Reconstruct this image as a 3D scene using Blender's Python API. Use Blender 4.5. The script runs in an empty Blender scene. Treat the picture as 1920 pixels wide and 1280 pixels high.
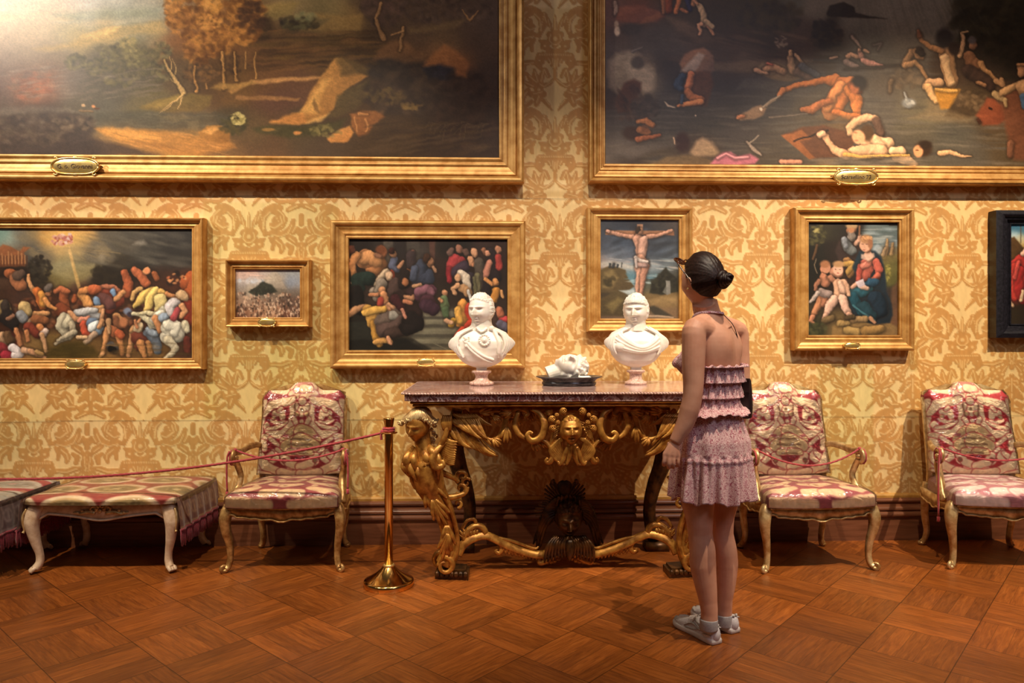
import bpy, bmesh, math, random
import numpy as np
from mathutils import Vector, Matrix, Euler, noise as mnoise
random.seed(4)
SC = bpy.context.scene
COL = SC.collection
PI = math.pi
# ---- camera: 28 mm-ish view standing square to the long wall (wall plane is world y = 0, the room lies at y < 0)
F = 1350.0; HCAM = 1.32; ALPHA = math.radians(1.70); HZ = 625.0; DCAM = 4.567
SA, CA = math.sin(ALPHA), math.cos(ALPHA)
def C(px, py, zc):
    """world point seen at a photo pixel at forward distance zc (used only for measuring the places of things)"""
    a = (px-960)/F*zc
    return Vector((a*CA+zc*SA, -DCAM-a*SA+zc*CA, HCAM-(py-HZ)/F*zc))
def onwall(px, py, Y=0.0):
    t = (px-960)/F
    zc = (DCAM+Y)/(CA-t*SA)
    return C(px, py, zc)
def ground(px, py):
    return C(px, py, HCAM*F/(py-HZ))

def lin(c):
    c = np.asarray(c, float)
    return np.where(c <= .04045, c/12.92, ((c+.055)/1.055)**2.4)
def hx(c):
    return tuple(float(v) for v in lin([int(c[i:i+2], 16)/255 for i in (0, 2, 4)]))+(1.,)

# ---------------------------------------------------------------- objects and tags
def link(name, data, mat=None, parent=None):
    o = bpy.data.objects.new(name, data); COL.objects.link(o)
    if mat is not None: data.materials.append(mat)
    if parent is not None: o.parent = parent
    return o
def mk(name, vs, fs, mat=None, parent=None, smooth=True, cols=None, uv=None):
    me = bpy.data.meshes.new(name)
    if isinstance(vs, np.ndarray) and isinstance(fs, np.ndarray):
        n, m = len(vs), len(fs)
        me.vertices.add(n); me.vertices.foreach_set('co', vs.astype(np.float32).ravel())
        me.loops.add(m*4); me.loops.foreach_set('vertex_index', fs.astype(np.int32).ravel())
        me.polygons.add(m); me.polygons.foreach_set('loop_start', np.arange(0, m*4, 4, dtype=np.int32))
        me.polygons.foreach_set('loop_total', np.full(m, 4, dtype=np.int32)); me.update(calc_edges=True)
    else:
        me.from_pydata([tuple(v) for v in vs], [], [tuple(f) for f in fs])
    me.polygons.foreach_set('use_smooth', [smooth]*len(me.polygons))
    if cols is not None:
        at = me.color_attributes.new('Col', 'FLOAT_COLOR', 'POINT')
        c = np.ones((len(me.vertices), 4), np.float32); c[:, :3] = cols.reshape(-1, 3)
        at.data.foreach_set('color', c.ravel())
    me.validate(); me.update()
    return link(name, me, mat, parent)
def tag(o, label=None, cat=None, group=None, kind=None):
    if label: o['label'] = label
    if cat: o['category'] = cat
    if group: o['group'] = group
    if kind: o['kind'] = kind
    return o
def empty(name, loc, rz=0):
    o = bpy.data.objects.new(name, None); COL.objects.link(o)
    o.location = loc; o.rotation_euler = (0, 0, rz); o.empty_display_size = .05
    return o
def copy_tree(o, parent=None):
    c = o.copy(); COL.objects.link(c); c.parent = parent
    for ch in [q for q in SC.objects if q.parent == o]: copy_tree(ch, c)
    return c

# ---------------------------------------------------------------- mesh building
class MB:
    def __init__(s): s.v = []; s.f = []
    def add(s, vs, fs):
        n = len(s.v); s.v += [tuple(v) for v in vs]; s.f += [tuple(i+n for i in f) for f in fs]; return s
    def ring(s, rings, close=True, cap=True):
        n = len(rings[0]); b = len(s.v)
        for r in rings: s.v += [tuple(p) for p in r]
        for i in range(len(rings)-1):
            for j in range(n if close else n-1):
                k = (j+1) % n
                s.f.append((b+i*n+j, b+i*n+k, b+(i+1)*n+k, b+(i+1)*n+j))
        if cap and close:
            s.f.append(tuple(b+j for j in reversed(range(n)))); m = b+(len(rings)-1)*n
            s.f.append(tuple(m+j for j in range(n)))
        return s
    def box(s, x0, y0, z0, x1, y1, z1):
        vs = [(x, y, z) for x in (x0, x1) for y in (y0, y1) for z in (z0, z1)]
        return s.add(vs, [(0, 1, 3, 2), (4, 6, 7, 5), (0, 4, 5, 1), (2, 3, 7, 6), (0, 2, 6, 4), (1, 5, 7, 3)])
    def tube(s, pts, rad, n=10, flat=1.0, up=None, lobes=0, amp=0., twist=0., sub=1, roll=0.):
        """swept tube; rad scalar/list; flat squashes across 'up'"""
        P = [Vector(p) for p in pts]
        if not hasattr(rad, '__len__'): rad = [rad]*len(P)
        if sub > 1:
            Q = []; R = []
            for i in range(len(P)-1):
                p0 = P[max(i-1, 0)]; p1 = P[i]; p2 = P[i+1]; p3 = P[min(i+2, len(P)-1)]
                for k in range(sub):
                    t = k/sub
                    Q.append(.5*((2*p1)+(p2-p0)*t+(2*p0-5*p1+4*p2-p3)*t*t+(3*p1-p0-3*p2+p3)*t**3)); R.append(rad[i]*(1-t)+rad[i+1]*t)
            Q.append(P[-1]); R.append(rad[-1]); P = Q; rad = R
        T = []
        for i in range(len(P)):
            d = P[min(i+1, len(P)-1)]-P[max(i-1, 0)]
            T.append(d.normalized() if d.length > 1e-9 else Vector((0, 0, 1)))
        u = Vector(up) if up is not None else Vector((0, 0, 1))
        if abs(u.normalized().dot(T[0])) > .95 and up is None: u = Vector((1, 0, 0))
        N = (u-T[0]*u.dot(T[0])).normalized()
        rings = []; L = 0
        for i, p in enumerate(P):
            if i:
                L += (P[i]-P[i-1]).length
                if up is not None:
                    q = Vector(up)-T[i]*Vector(up).dot(T[i])
                    if q.length > .15: N = q.normalized()
                    else: N = (N-T[i]*N.dot(T[i])).normalized()
                else: N = (N-T[i]*N.dot(T[i])).normalized()
            B = T[i].cross(N)
            r = rad[i]; ring = []
            for j in range(n):
                a = 2*PI*j/n
                rr = r*(1+(amp*math.cos(lobes*a-twist*L) if lobes else 0))
                ring.append(p+N*(math.cos(a+roll)*rr*flat)+B*(math.sin(a+roll)*rr))
            rings.append(ring)
        return s.ring(rings)
    def ell(s, c, r, n=12, m=8, rot=None):
        c = Vector(c); R = Euler(rot).to_matrix() if rot else Matrix.Identity(3)
        rings = []
        for i in range(m+1):
            th = PI*(.02+.96*i/m)
            rings.append([c+R@Vector((r[0]*math.sin(th)*math.cos(2*PI*j/n), r[1]*math.sin(th)*math.sin(2*PI*j/n), -r[2]*math.cos(th))) for j in range(n)])
        return s.ring(rings)
    def lathe(s, prof, n=32, c=(0, 0, 0), wob=None):
        rings = []
        for r, z in prof:
            rings.append([(c[0]+r*(wob(2*PI*j/n, z) if wob else 1)*math.cos(2*PI*j/n), c[1]+r*(wob(2*PI*j/n, z) if wob else 1)*math.sin(2*PI*j/n), c[2]+z) for j in range(n)])
        return s.ring(rings)
    def mirror_x(s, xc):
        n = len(s.v)
        s.v += [(2*xc-x, y, z) for x, y, z in s.v[:n]]; s.f += [tuple(i+n for i in reversed(f)) for f in s.f[:]]
        return s
    def build(s, name, mat=None, parent=None, smooth=True, sub=0, bevel=0):
        o = mk(name, s.v, s.f, mat, parent, smooth)
        if bevel:
            m = o.modifiers.new('b', 'BEVEL'); m.width = bevel; m.segments = 2; m.limit_method = 'ANGLE'
        if sub:
            m = o.modifiers.new('s', 'SUBSURF'); m.levels = sub; m.render_levels = sub
        return o
def remesh(mb, name, voxel, mat=None, parent=None, smooth=4, fac=.5):
    """one continuous skin from overlapping closed shapes"""
    me = bpy.data.meshes.new(name); me.from_pydata(mb.v, [], mb.f); me.update()
    bm = bmesh.new(); bm.from_mesh(me); bmesh.ops.recalc_face_normals(bm, faces=bm.faces); bm.to_mesh(me); bm.free()
    o = bpy.data.objects.new(name, me); COL.objects.link(o)
    m = o.modifiers.new('r', 'REMESH'); m.mode = 'VOXEL'; m.voxel_size = voxel; m.use_smooth_shade = True
    if smooth:
        m2 = o.modifiers.new('s', 'SMOOTH'); m2.iterations = smooth; m2.factor = fac
    dg = bpy.context.evaluated_depsgraph_get(); dg.update()
    out = bpy.data.meshes.new_from_object(o.evaluated_get(dg), depsgraph=dg)
    o.modifiers.clear(); o.data = out; out.name = name
    out.polygons.foreach_set('use_smooth', [True]*len(out.polygons))
    bpy.data.meshes.remove(me)
    if mat: out.materials.clear(); out.materials.append(mat)
    if parent is not None: o.parent = parent
    return o
def spiral(c, r0, r1, a0, a1, n=16, ax=(1, 0, 0), az=(0, 0, 1)):
    c = Vector(c); ax = Vector(ax); az = Vector(az); out = []
    for i in range(n+1):
        t = i/n; a = a0+(a1-a0)*t; r = r0+(r1-r0)*t**.8
        out.append(c+ax*(math.cos(a)*r)+az*(math.sin(a)*r))
    return out
def grid_faces(W, H):
    i = np.arange(H-1)[:, None]*W+np.arange(W-1)[None, :]
    i = i.ravel()
    return np.stack([i, i+W, i+W+1, i+1], 1)

# ---------------------------------------------------------------- materials
def nodes(name):
    m = bpy.data.materials.new(name); m.use_nodes = True
    nt = m.node_tree; b = nt.nodes['Principled BSDF']
    return m, nt, b
def N(nt, t, **kw):
    n = nt.nodes.new(t)
    for k, v in kw.items():
        if k.startswith('i_'):
            key = k[2:]
            n.inputs[int(key) if key.isdigit() else key.replace('_', ' ')].default_value = v
        else: setattr(n, k, v)
    return n
def mathn(nt, op, a, b=None, c=None):
    n = nt.nodes.new('ShaderNodeMath'); n.operation = op
    for i, x in enumerate((a, b, c)):
        if x is None: continue
        if isinstance(x, (int, float)): n.inputs[i].default_value = x
        else: nt.links.new(x, n.inputs[i])
    return n.outputs[0]
def mixc(nt, f, a, b, mode='MIX'):
    n = nt.nodes.new('ShaderNodeMix'); n.data_type = 'RGBA'; n.blend_type = mode
    for k, x in ((0, f), (6, a), (7, b)):
        if isinstance(x, (int, float)): n.inputs[k].default_value = x
        elif isinstance(x, tuple): n.inputs[k].default_value = x
        else: nt.links.new(x, n.inputs[k])
    return n.outputs[2]
def ramp(nt, f, stops):
    n = nt.nodes.new('ShaderNodeValToRGB'); e = n.color_ramp.elements
    while len(e) < len(stops): e.new(.5)
    for q, (p, c) in zip(e, stops): q.position = p; q.color = c
    nt.links.new(f, n.inputs[0]); return n.outputs[0]
def noisen(nt, scale, detail=4, rough=.55, vec=None, out=0, dist=0):
    n = N(nt, 'ShaderNodeTexNoise'); n.inputs['Scale'].default_value = scale; n.inputs['Detail'].default_value = detail; n.inputs['Roughness'].default_value = rough; n.inputs['Distortion'].default_value = dist
    if vec is None: vec = N(nt, 'ShaderNodeTexCoord').outputs['Object']
    nt.links.new(vec, n.inputs['Vector']); return n.outputs[out]
def bumpn(nt, b, h, strength=.3, dist=.002):
    n = N(nt, 'ShaderNodeBump'); n.inputs['Strength'].default_value = strength; n.inputs['Distance'].default_value = dist
    nt.links.new(h, n.inputs['Height']); nt.links.new(n.outputs[0], b.inputs['Normal'])
def basic(name, c1, c2=None, rough=.5, metal=0., scale=30, bump=0., bd=.002, coat=0., spec=.5, sheen=0., lo=.35, hi=.65, sss=0.):
    m, nt, b = nodes(name)
    c1 = hx(c1); c2 = hx(c2) if c2 else c1
    f = noisen(nt, scale)
    nt.links.new(ramp(nt, f, [(lo, c1), (hi, c2)]), b.inputs['Base Color'])
    b.inputs['Roughness'].default_value = rough; b.inputs['Metallic'].default_value = metal
    b.inputs['Coat Weight'].default_value = coat; b.inputs['Specular IOR Level'].default_value = spec
    b.inputs['Sheen Weight'].default_value = sheen
    if sss:
        b.inputs['Subsurface Weight'].default_value = sss; b.inputs['Subsurface Radius'].default_value = (.012, .005, .003); b.inputs['Subsurface Scale'].default_value = 1.
    if bump: bumpn(nt, b, noisen(nt, scale*2.5, 5), bump, bd)
    return m
def attr_mat(name, rough=.6, weave=0., wd=.0006, coat=0., spec=.5, sheen=0., wscale=900, gain=(1, 1, 1)):
    m, nt, b = nodes(name)
    a = N(nt, 'ShaderNodeAttribute', attribute_name='Col')
    nt.links.new(mixc(nt, 1., a.outputs['Color'], gain+(1.,), 'MULTIPLY'), b.inputs['Base Color'])
    b.inputs['Roughness'].default_value = rough; b.inputs['Coat Weight'].default_value = coat; b.inputs['Coat Roughness'].default_value = .15
    b.inputs['Specular IOR Level'].default_value = spec; b.inputs['Sheen Weight'].default_value = sheen
    if weave: bumpn(nt, b, noisen(nt, wscale, 2), weave, wd)
    return m
M = {}
# ---------------------------------------------------------------- paint engine (numpy)
def _hx(c):
    return np.array([int(c[i:i+2], 16)/255.0 for i in (0, 2, 4)])

def vnoise(X, Y, seed):
    xi = np.floor(X).astype(np.int64); yi = np.floor(Y).astype(np.int64)
    fx = X-xi; fy = Y-yi
    fx = fx*fx*(3-2*fx); fy = fy*fy*(3-2*fy)
    def h(a, b):
        n = (a*374761393+b*668265263+seed*974634777) & 0x7fffffff
        n = ((n ^ (n >> 13))*1274126177) & 0x7fffffff
        n = n ^ (n >> 16)
        return (n & 0xffff)/65535.0
    return (h(xi, yi)*(1-fx)*(1-fy)+h(xi+1, yi)*fx*(1-fy)+h(xi, yi+1)*(1-fx)*fy+h(xi+1, yi+1)*fx*fy)*2-1

def fbm(X, Y, seed, o=4):
    r = 0; a = 1.0; t = 0
    for i in range(o):
        r = r+a*vnoise(X*2**i, Y*2**i, seed+i*17); t += a; a *= .55
    return r/t

class Cv:
    flat = False
    outl = None
    def __init__(s, x0, y0, x1, y1, st, bg='302820', seed=1, warp=2.0, lock=None):
        s.x0, s.y0, s.x1, s.y1, s.st = x0, y0, x1, y1, st
        s.W = int((x1-x0)/st)+1; s.H = int((y1-y0)/st)+1
        xs = np.linspace(x0, x1, s.W); ys = np.linspace(y0, y1, s.H)
        X, Y = np.meshgrid(xs, ys)
        s.RX, s.RY = X, Y
        s.X = X+warp*fbm(X/14, Y/14, seed+5, 3)
        s.Y = Y+warp*fbm(X/14, Y/14, seed+9, 3)
        s.img = np.zeros((s.H, s.W, 3))+_hx(bg)
        s.rng = random.Random(seed)
    def field(s, txt):
        """x,y,sigma,hex  normalised gaussian mixture of colours"""
        num = np.zeros_like(s.img); den = np.zeros((s.H, s.W))
        for t in txt.split():
            x, y, g, c = t.split(',')
            w = np.exp(-((s.X-float(x))**2+(s.Y-float(y))**2)/(2*float(g)**2))+1e-9
            num += w[..., None]*_hx(c); den += w
        s.img = num/den[..., None]
    def _bb(s, xa, ya, xb, yb):
        i0 = max(0, int((xa-s.x0)/s.st)-3); i1 = min(s.W, int((xb-s.x0)/s.st)+4)
        j0 = max(0, int((ya-s.y0)/s.st)-3); j1 = min(s.H, int((yb-s.y0)/s.st)+4)
        return (slice(j0, j1), slice(i0, i1)) if i1 > i0 and j1 > j0 else None
    def _mix(s, b, c, a):
        s.img[b] = s.img[b]*(1-a[..., None])+c*a[..., None]
    def blob(s, x, y, rx, ry, c, a=1., soft=.35, ang=0.):
        R = max(rx, ry)*(1+soft)+4
        b = s._bb(x-R, y-R, x+R, y+R)
        if b is None: return
        dx = s.X[b]-x; dy = s.Y[b]-y
        ca, sa = math.cos(math.radians(ang)), math.sin(math.radians(ang))
        u = (dx*ca+dy*sa)/rx; v = (-dx*sa+dy*ca)/ry
        d = np.sqrt(u*u+v*v)
        al = np.clip((1+soft-d)/(2*soft), 0, 1); al = al*al*(3-2*al)*a
        s._mix(b, _hx(c), al)
    def B(s, txt, a=1., soft=.35):
        for t in txt.split():
            q = t.split(',')
            s.blob(float(q[0]), float(q[1]), float(q[2]), float(q[3]), q[4], float(q[5]) if len(q) > 5 else a, soft, float(q[6]) if len(q) > 6 else 0)
    def poly(s, pts, c, c2=None, a=1., soft=1.2, tex=.12):
        P = [tuple(map(float, p.split(','))) for p in pts.split()] if isinstance(pts, str) else pts
        xs = [p[0] for p in P]; ys = [p[1] for p in P]
        b = s._bb(min(xs)-6, min(ys)-6, max(xs)+6, max(ys)+6)
        if b is None: return
        X = s.X[b]; Y = s.Y[b]
        ins = np.zeros(X.shape, bool); dm = np.full(X.shape, 1e9)
        n = len(P)
        for i in range(n):
            ax, ay = P[i]; bx, by = P[(i+1) % n]
            ins ^= ((ay > Y) != (by > Y)) & (X < (bx-ax)*(Y-ay)/((by-ay) if by != ay else 1e-9)+ax)
            ex, ey = bx-ax, by-ay; L = ex*ex+ey*ey+1e-9
            t = np.clip(((X-ax)*ex+(Y-ay)*ey)/L, 0, 1)
            dm = np.minimum(dm, (X-ax-t*ex)**2+(Y-ay-t*ey)**2)
        sd = np.where(ins, 1, -1)*np.sqrt(dm)
        al = np.clip(.5+sd/(2*soft), 0, 1)*a
        col = _hx(c)+0*X[..., None]
        if c2:
            g = np.clip(((X-min(xs))/(max(xs)-min(xs)+1e-6)*.55+(Y-min(ys))/(max(ys)-min(ys)+1e-6)*.75)/1.3, 0, 1)[..., None]
            col = col*(1-g)+_hx(c2)*g
        col = col*(1+tex*fbm(X/9, Y/5, 77, 3))[..., None]
        s._mix(b, col, al)
    def S(s, c, txt, hl=.35, a=1., soft=.9):
        """tapered stroke x,y,r x,y,r ... modelled as if lit from upper left (painted modelling)"""
        P = [tuple(map(float, p.split(','))) for p in txt.split()]
        if len(P) == 1: P = P+[(P[0][0]+.01, P[0][1], P[0][2])]
        R = max(p[2] for p in P)+4
        b = s._bb(min(p[0] for p in P)-R, min(p[1] for p in P)-R, max(p[0] for p in P)+R, max(p[1] for p in P)+R)
        if b is None: return
        X = s.X[b]; Y = s.Y[b]
        sd = int(P[0][0]*7+P[0][1]*13) & 1023; rm = sum(p[2] for p in P)/len(P)
        if rm > 2.5 and not s.flat:
            X = X+.34*rm*fbm(X/(rm*1.3), Y/(rm*1.3), sd, 3); Y = Y+.34*rm*fbm(X/(rm*1.3), Y/(rm*1.3), sd+3, 3)
        best = np.full(X.shape, 1e9); sh = np.zeros(X.shape)
        for (ax, ay, ar), (bx, by, br) in zip(P[:-1], P[1:]):
            ex, ey = bx-ax, by-ay; L = ex*ex+ey*ey+1e-9
            t = np.clip(((X-ax)*ex+(Y-ay)*ey)/L, 0, 1)
            r = ar+(br-ar)*t
            qx = X-ax-t*ex; qy = Y-ay-t*ey
            d = np.sqrt(qx*qx+qy*qy)
            k = d-r
            m = k < best
            best = np.where(m, k, best)
            sh = np.where(m, (-qx*.55-qy*.83)/np.maximum(r, .5), sh)
        al = np.clip(.5-best/(2*soft), 0, 1)*a
        if rm > 2.2 and not s.flat: s._mix(b, _hx('1c120c'), np.clip(.5-(best-2.2)/5., 0, 1)*.38*a)
        if s.outl and rm > 2.2: s._mix(b, _hx(s.outl), np.clip(.5-(best-1.1)/1.4, 0, 1)*.85)
        f = .92+hl*.95*np.clip(sh, -1.3, .75)-.18*np.clip(1+best/rm*1.6, 0, 1)
        if s.flat: f = 1+hl*.5*np.clip(sh, -1, 1)+0*sh
        elif rm > 2.5: f = f*(1+.20*fbm(X/(rm*.5)+Y/(rm*1.1), Y/(rm*1.6), sd+9, 3))
        s._mix(b, np.clip(_hx(c)*f[..., None], 0, 1), al)
    def SS(s, txt, hl=.35, a=1.):
        for line in txt.strip().split('\n'):
            line = line.strip()
            if line:
                c, r = line.split(None, 1)
                s.S(c, r, hl, a)
    def dabs(s, x, y, rx, ry, cols, n, sz, a=.6, flat=.7):
        for i in range(n):
            t = s.rng.random()*6.283; q = math.sqrt(s.rng.random())
            s.blob(x+math.cos(t)*q*rx, y+math.sin(t)*q*ry, sz*(.6+.8*s.rng.random()), sz*flat*(.6+.8*s.rng.random()), s.rng.choice(cols), a, .5, s.rng.uniform(-60, 60))
    def streaks(s, x0, y0, x1, y1, cols, n, ln, th, a=.35, ang=0):
        for i in range(n):
            s.blob(s.rng.uniform(x0, x1), s.rng.uniform(y0, y1), ln*s.rng.uniform(.5, 1.4), th*s.rng.uniform(.5, 1.4), s.rng.choice(cols), a, .6, ang+s.rng.uniform(-4, 4))
    def person(s, x, y, h, skin='b0714a', cloth=None, lean=0, arm=1, hair='2a1a10'):
        """small background figure, feet near (x,y)"""
        r = h*.09
        tx = x+lean*h*.35
        s.S(skin, f'{x-h*.08},{y},{r*.6} {x-h*.03},{y-h*.25},{r*.8} {tx},{y-h*.5},{r}')
        s.S(skin, f'{x+h*.12},{y},{r*.6} {x+h*.08},{y-h*.25},{r*.8} {tx},{y-h*.5},{r}')
        s.S(skin, f'{tx},{y-h*.5},{r*1.3} {tx+lean*h*.1},{y-h*.75},{r*1.6}')
        if cloth: s.S(cloth, f'{tx},{y-h*.35},{r*1.8} {tx+lean*h*.08},{y-h*.66},{r*1.5}')
        s.S(skin, f'{tx+lean*h*.1},{y-h*.78},{r*.8} {tx+arm*h*.22},{y-h*.72},{r*.6} {tx+arm*h*.4},{y-h*.85},{r*.5}')
        s.blob(tx+lean*h*.15, y-h*.93, r*1.05, r*1.2, skin); s.blob(tx+lean*h*.15+r*.3, y-h*.98, r*1.0, r*.8, hair)
    def finish(s, grain=.05, crackle=0.):
        X, Y = s.RX, s.RY
        s.img *= (1+grain*fbm(X/2.2, Y/2.2, 31, 2)+.06*fbm(X/20, Y/12, 41, 4))[..., None]
        g = s.img.mean(2, keepdims=True); s.img = s.img*.90+g*.10*np.array([1.04, 1., .92])
        s.img = np.clip(s.img, 0.004, 1)
        return s.img

# ---------------------------------------------------------------- the pictures
def paint_landscape():
    c = Cv(-40, -140, 942, 300, 1.7, seed=3, warp=3)
    c.field('''0,-60,60,c9c5ba 150,-80,60,b9bcb8 300,-60,60,9aa3a2 0,10,40,b9ab98 80,20,40,b0a490 160,5,28,a8acaa 230,12,28,97a09c 290,20,20,8f9a94 0,60,30,a09078 60,75,30,9a8a6c
    130,60,25,8f8a68 200,42,18,847e5e 250,40,18,7f7c5e 290,50,14,8a8058 0,110,28,6a5c52 60,120,28,63564a 110,110,20,6c5e4a 150,80,15,a08a58 200,62,14,b39a62 180,120,22,5a5444 240,110,22,5e583e 0,170,25,5c4a42 50,165,22,7a4e38 90,150,20,7a5440
    130,150,20,625a52 180,160,22,4c483c 240,160,24,4a463a 0,210,20,4a4036 60,240,30,3e342c 120,270,30,3a3028 150,215,20,4f493c 200,230,24,48473e 270,200,20,5c5230 270,228,20,45453c 330,240,22,4a4236 250,280,30,7c5a30 330,270,25,80602f 200,255,14,8c6a3c 130,300,30,332c2c
    340,-60,60,6a4c28 420,-40,60,5e3f20 350,60,30,7a4e28 420,50,30,6a4422 480,40,25,4c3620 340,130,22,53442e 400,130,25,4c3822 440,150,20,5a4224 470,-40,40,5c4a30
    520,-40,60,6a5c40 540,10,25,7a6a44 590,20,20,50492e 620,30,20,6a5c38 660,40,18,6e5830 560,50,18,2e241a 520,60,20,332619 540,80,25,3e2e1c 620,80,30,40311f 700,80,25,36291c 500,110,25,5a3e24 560,115,25,553c24 600,110,20,4c3820 500,150,20,5a4026 560,150,18,50382a 520,180,20,4a342a
    720,20,35,3a2e24 790,30,30,41342a 860,20,35,3c3028 920,30,25,3a302c 770,60,25,403226 830,60,20,4c3e2c 900,80,25,392c24 840,80,18,473828 760,100,20,5a4028 830,95,18,7a5230 870,115,15,6c4424 920,150,30,2e2420 700,130,30,382c22 780,150,30,2a2220 860,150,30,2a2222
    740,190,30,302620 820,200,40,2c221e 920,230,40,2a201c 700,220,30,3c2c1c 760,240,30,342618 640,250,20,3a2e22 560,250,20,3c3426 500,270,30,453424 600,290,30,3a3026 720,280,40,33281c 860,280,40,2a201a 440,240,15,3c3424 480,250,15,4a3e28 420,280,20,57422a''')
    c.streaks(0, -60, 300, 50, ['c8c4b8', 'a8a898', '98a0a0', 'b8a888'], 60, 26, 4, .22, -6)  # pale sky; part of the glare on the canvas is painted in too
    c.poly('60,96 130,84 180,62 215,52 260,46 300,38 310,60 260,66 200,78 140,92 90,100', '9c8654', 'b09860', a=.55, soft=5)
    c.poly('150,72 195,54 225,50 215,62 175,76', 'd0b878', a=.6, soft=4)
    c.poly('100,30 180,20 250,14 300,12 300,36 200,34 140,40', '75806e', a=.4, soft=6)
    # misty woods of the middle distance
    for x, y, r in ((200, 105, 26), (235, 95, 24), (270, 110, 26), (300, 95, 20), (250, 130, 30), (180, 130, 24), (140, 120, 20), (300, 140, 20), (220, 150, 26)):
        c.dabs(x, y, r, r*.8, ['565238', '4a4634', '6a6444', '3e3c30', '7c744c'], 60, 5, .4)
    c.dabs(240, 85, 18, 14, ['8a8258', '9a8c5c', '6a6444'], 50, 4, .5)
    c.dabs(60, 170, 40, 25, ['7a4a34', '8a5840', '5c4036', '6c5848'], 70, 7, .35)
    c.poly('45,180 70,155 92,145 100,165 80,182', '96583a', a=.5, soft=5)
    c.streaks(0, 130, 300, 190, ['7a7066', '4a4238', '5c5248', '8a7e70'], 120, 14, 2.2, .25, -8)
    # hills right of the tree
    c.poly('480,12 520,0 560,0 545,22 515,34 490,30', '86703c', '5c5230', a=.8, soft=4)
    c.poly('545,28 600,20 650,26 680,20 675,52 610,56 560,56 600,44 620,30', '7a6236', '6c5630', a=.7, soft=4)
    c.poly('470,25 505,32 512,52 505,80 478,75', '2e2216', a=.8, soft=5)
    c.dabs(560, 40, 36, 12, ['26201a', '2e281a', '38301e', '4c4a30'], 70, 6, .6)
    c.dabs(570, 28, 20, 8, ['56583c', '6a6644'], 24, 5, .5)
    c.streaks(480, 55, 720, 130, ['3a2a1a', '54401f', '2c2016', '5c4426', '6a4a2a'], 110, 26, 3, .4, -4)
    # terrace light strips
    c.poly('470,152 520,146 580,144 620,143 580,150 520,155 470,160', 'a67c4a', a=.8, soft=2)
    c.poly('440,180 520,183 560,184 555,190 500,190 440,188', '83603a', a=.8, soft=2)
    c.poly('420,172 440,158 470,150 466,160 440,172 432,178', '9a7440', a=.7, soft=2)
    # the big golden tree
    for x, y, rx, ry in ((350, 10, 45, 30), (420, 0, 50, 35), (360, 50, 40, 24), (420, 45, 45, 30), (330, 30, 22, 22), (400, 80, 36, 26), (370, 95, 28, 28), (460, 20, 34, 30), (360, -40, 60, 40), (440, -50, 60, 40), (455, 60, 30, 22)):
        c.dabs(x, y, rx, ry, ['7c5024', '8e6030', '5c3c1c', '6a4420', 'a67434', '4c3018', '98692f'], 110, 6, .55)
    c.dabs(320, 20, 14, 22, ['b88442', '9a6a34'], 40, 4, .5); c.dabs(388, 40, 24, 14, ['c08c44', 'b07c3c', '8e6030'], 60, 4, .55); c.dabs(395, 6, 16, 16, ['bc8a48', 'a0702f'], 40, 5, .5)
    c.dabs(470, 30, 26, 30, ['38261a', '4a301c', '2e2018'], 80, 6, .5)
    c.dabs(375, 140, 34, 18, ['54402a', '6a4c2c', '7c5830', '3e3020'], 90, 4, .5)
    c.dabs(440, 120, 30, 20, ['4a3622', '5c4428', '38281a'], 70, 4, .45)
    for t in ('362,128,2.2 364,150,2.6 368,170,3.2 366,175,4', '415,100,2.6 417,130,3 418,160,3.8 419,168,5', '438,98,1.8 439,125,2.2 440,146,2.6 443,152,3.6', '458,96,1 459,130,1.4', '476,98,1.2 477,128,1.6 478,148,2', '385,160,1.4 386,168,2'):
        c.S('9c7440', t, .5)
    c.poly('260,205 300,190 340,178 395,182 390,200 375,212 320,215 280,212', '6a5c2e', '5c4a28', a=.9, soft=3)
    c.poly('265,202 300,190 342,182 330,196 290,207', '847038', a=.7, soft=3)
    c.poly('392,168 410,156 440,160 470,152 480,158 440,166 410,172', '8a6c3a', a=.8, soft=2.5)
    for t in ('306,114,2 312,130,2.6 325,148,3.4 334,162,3.6 342,178,5', '318,136,1.2 320,118,.9 316,106,.6', '328,142,1.2 327,125,.8 322,112,.6', '328,158,.9 318,150,.6', '342,180,2.4 326,195,1.4 310,205,1 295,218,.7', '340,182,2 336,196,1.2 332,210,.8', '338,184,1.6 322,200,1 306,212,.7'):
        c.S('b39660', t, .4)
    c.poly('180,218 260,212 330,218 400,214 440,222 430,244 330,248 240,247 185,242 165,232', '3c3e36', '3a3830', a=.6, soft=4)
    c.poly('290,222 340,218 350,232 320,232', '6e6040', a=.4, soft=3); c.poly('342,220 372,224 368,248 350,246', '6c6046', a=.45, soft=3)
    c.streaks(200, 215, 430, 245, ['6a6250', '2e302c', '545040'], 40, 14, 1.4, .3)
    c.S('6e5a40', '150,213,2 172,215,2', .3); c.blob(156, 202, 4, 3.5, 'a08868'); c.blob(174, 204, 4, 4, 'a87850'); c.blob(180, 208, 6, 2, '4a3424')
    c.poly('176,246 230,247 300,250 380,262 430,268 440,282 400,292 330,298 300,288 250,278 200,262', '9c7036', '80582c', a=.85, soft=4)
    c.poly('178,247 240,248 290,256 300,270 240,270 200,260', 'b0803f', a=.7, soft=4)
    c.streaks(200, 255, 420, 290, ['6a4826', 'a87c44', '7c5a30'], 40, 22, 1.6, .4, 12)
    c.poly('370,252 385,240 410,238 424,242 430,262 420,274 390,270 372,262', '8a6430', '6c4a24', soft=2); c.poly('376,250 400,241 412,244 395,256', 'b0854a', a=.7, soft=2)
    c.dabs(436, 238, 26, 16, ['2c2a1c', '38351f', '40391f'], 70, 5, .6); c.dabs(444, 226, 12, 12, ['8a8452', '9c9460', '6a6238'], 60, 3, .7)
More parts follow.
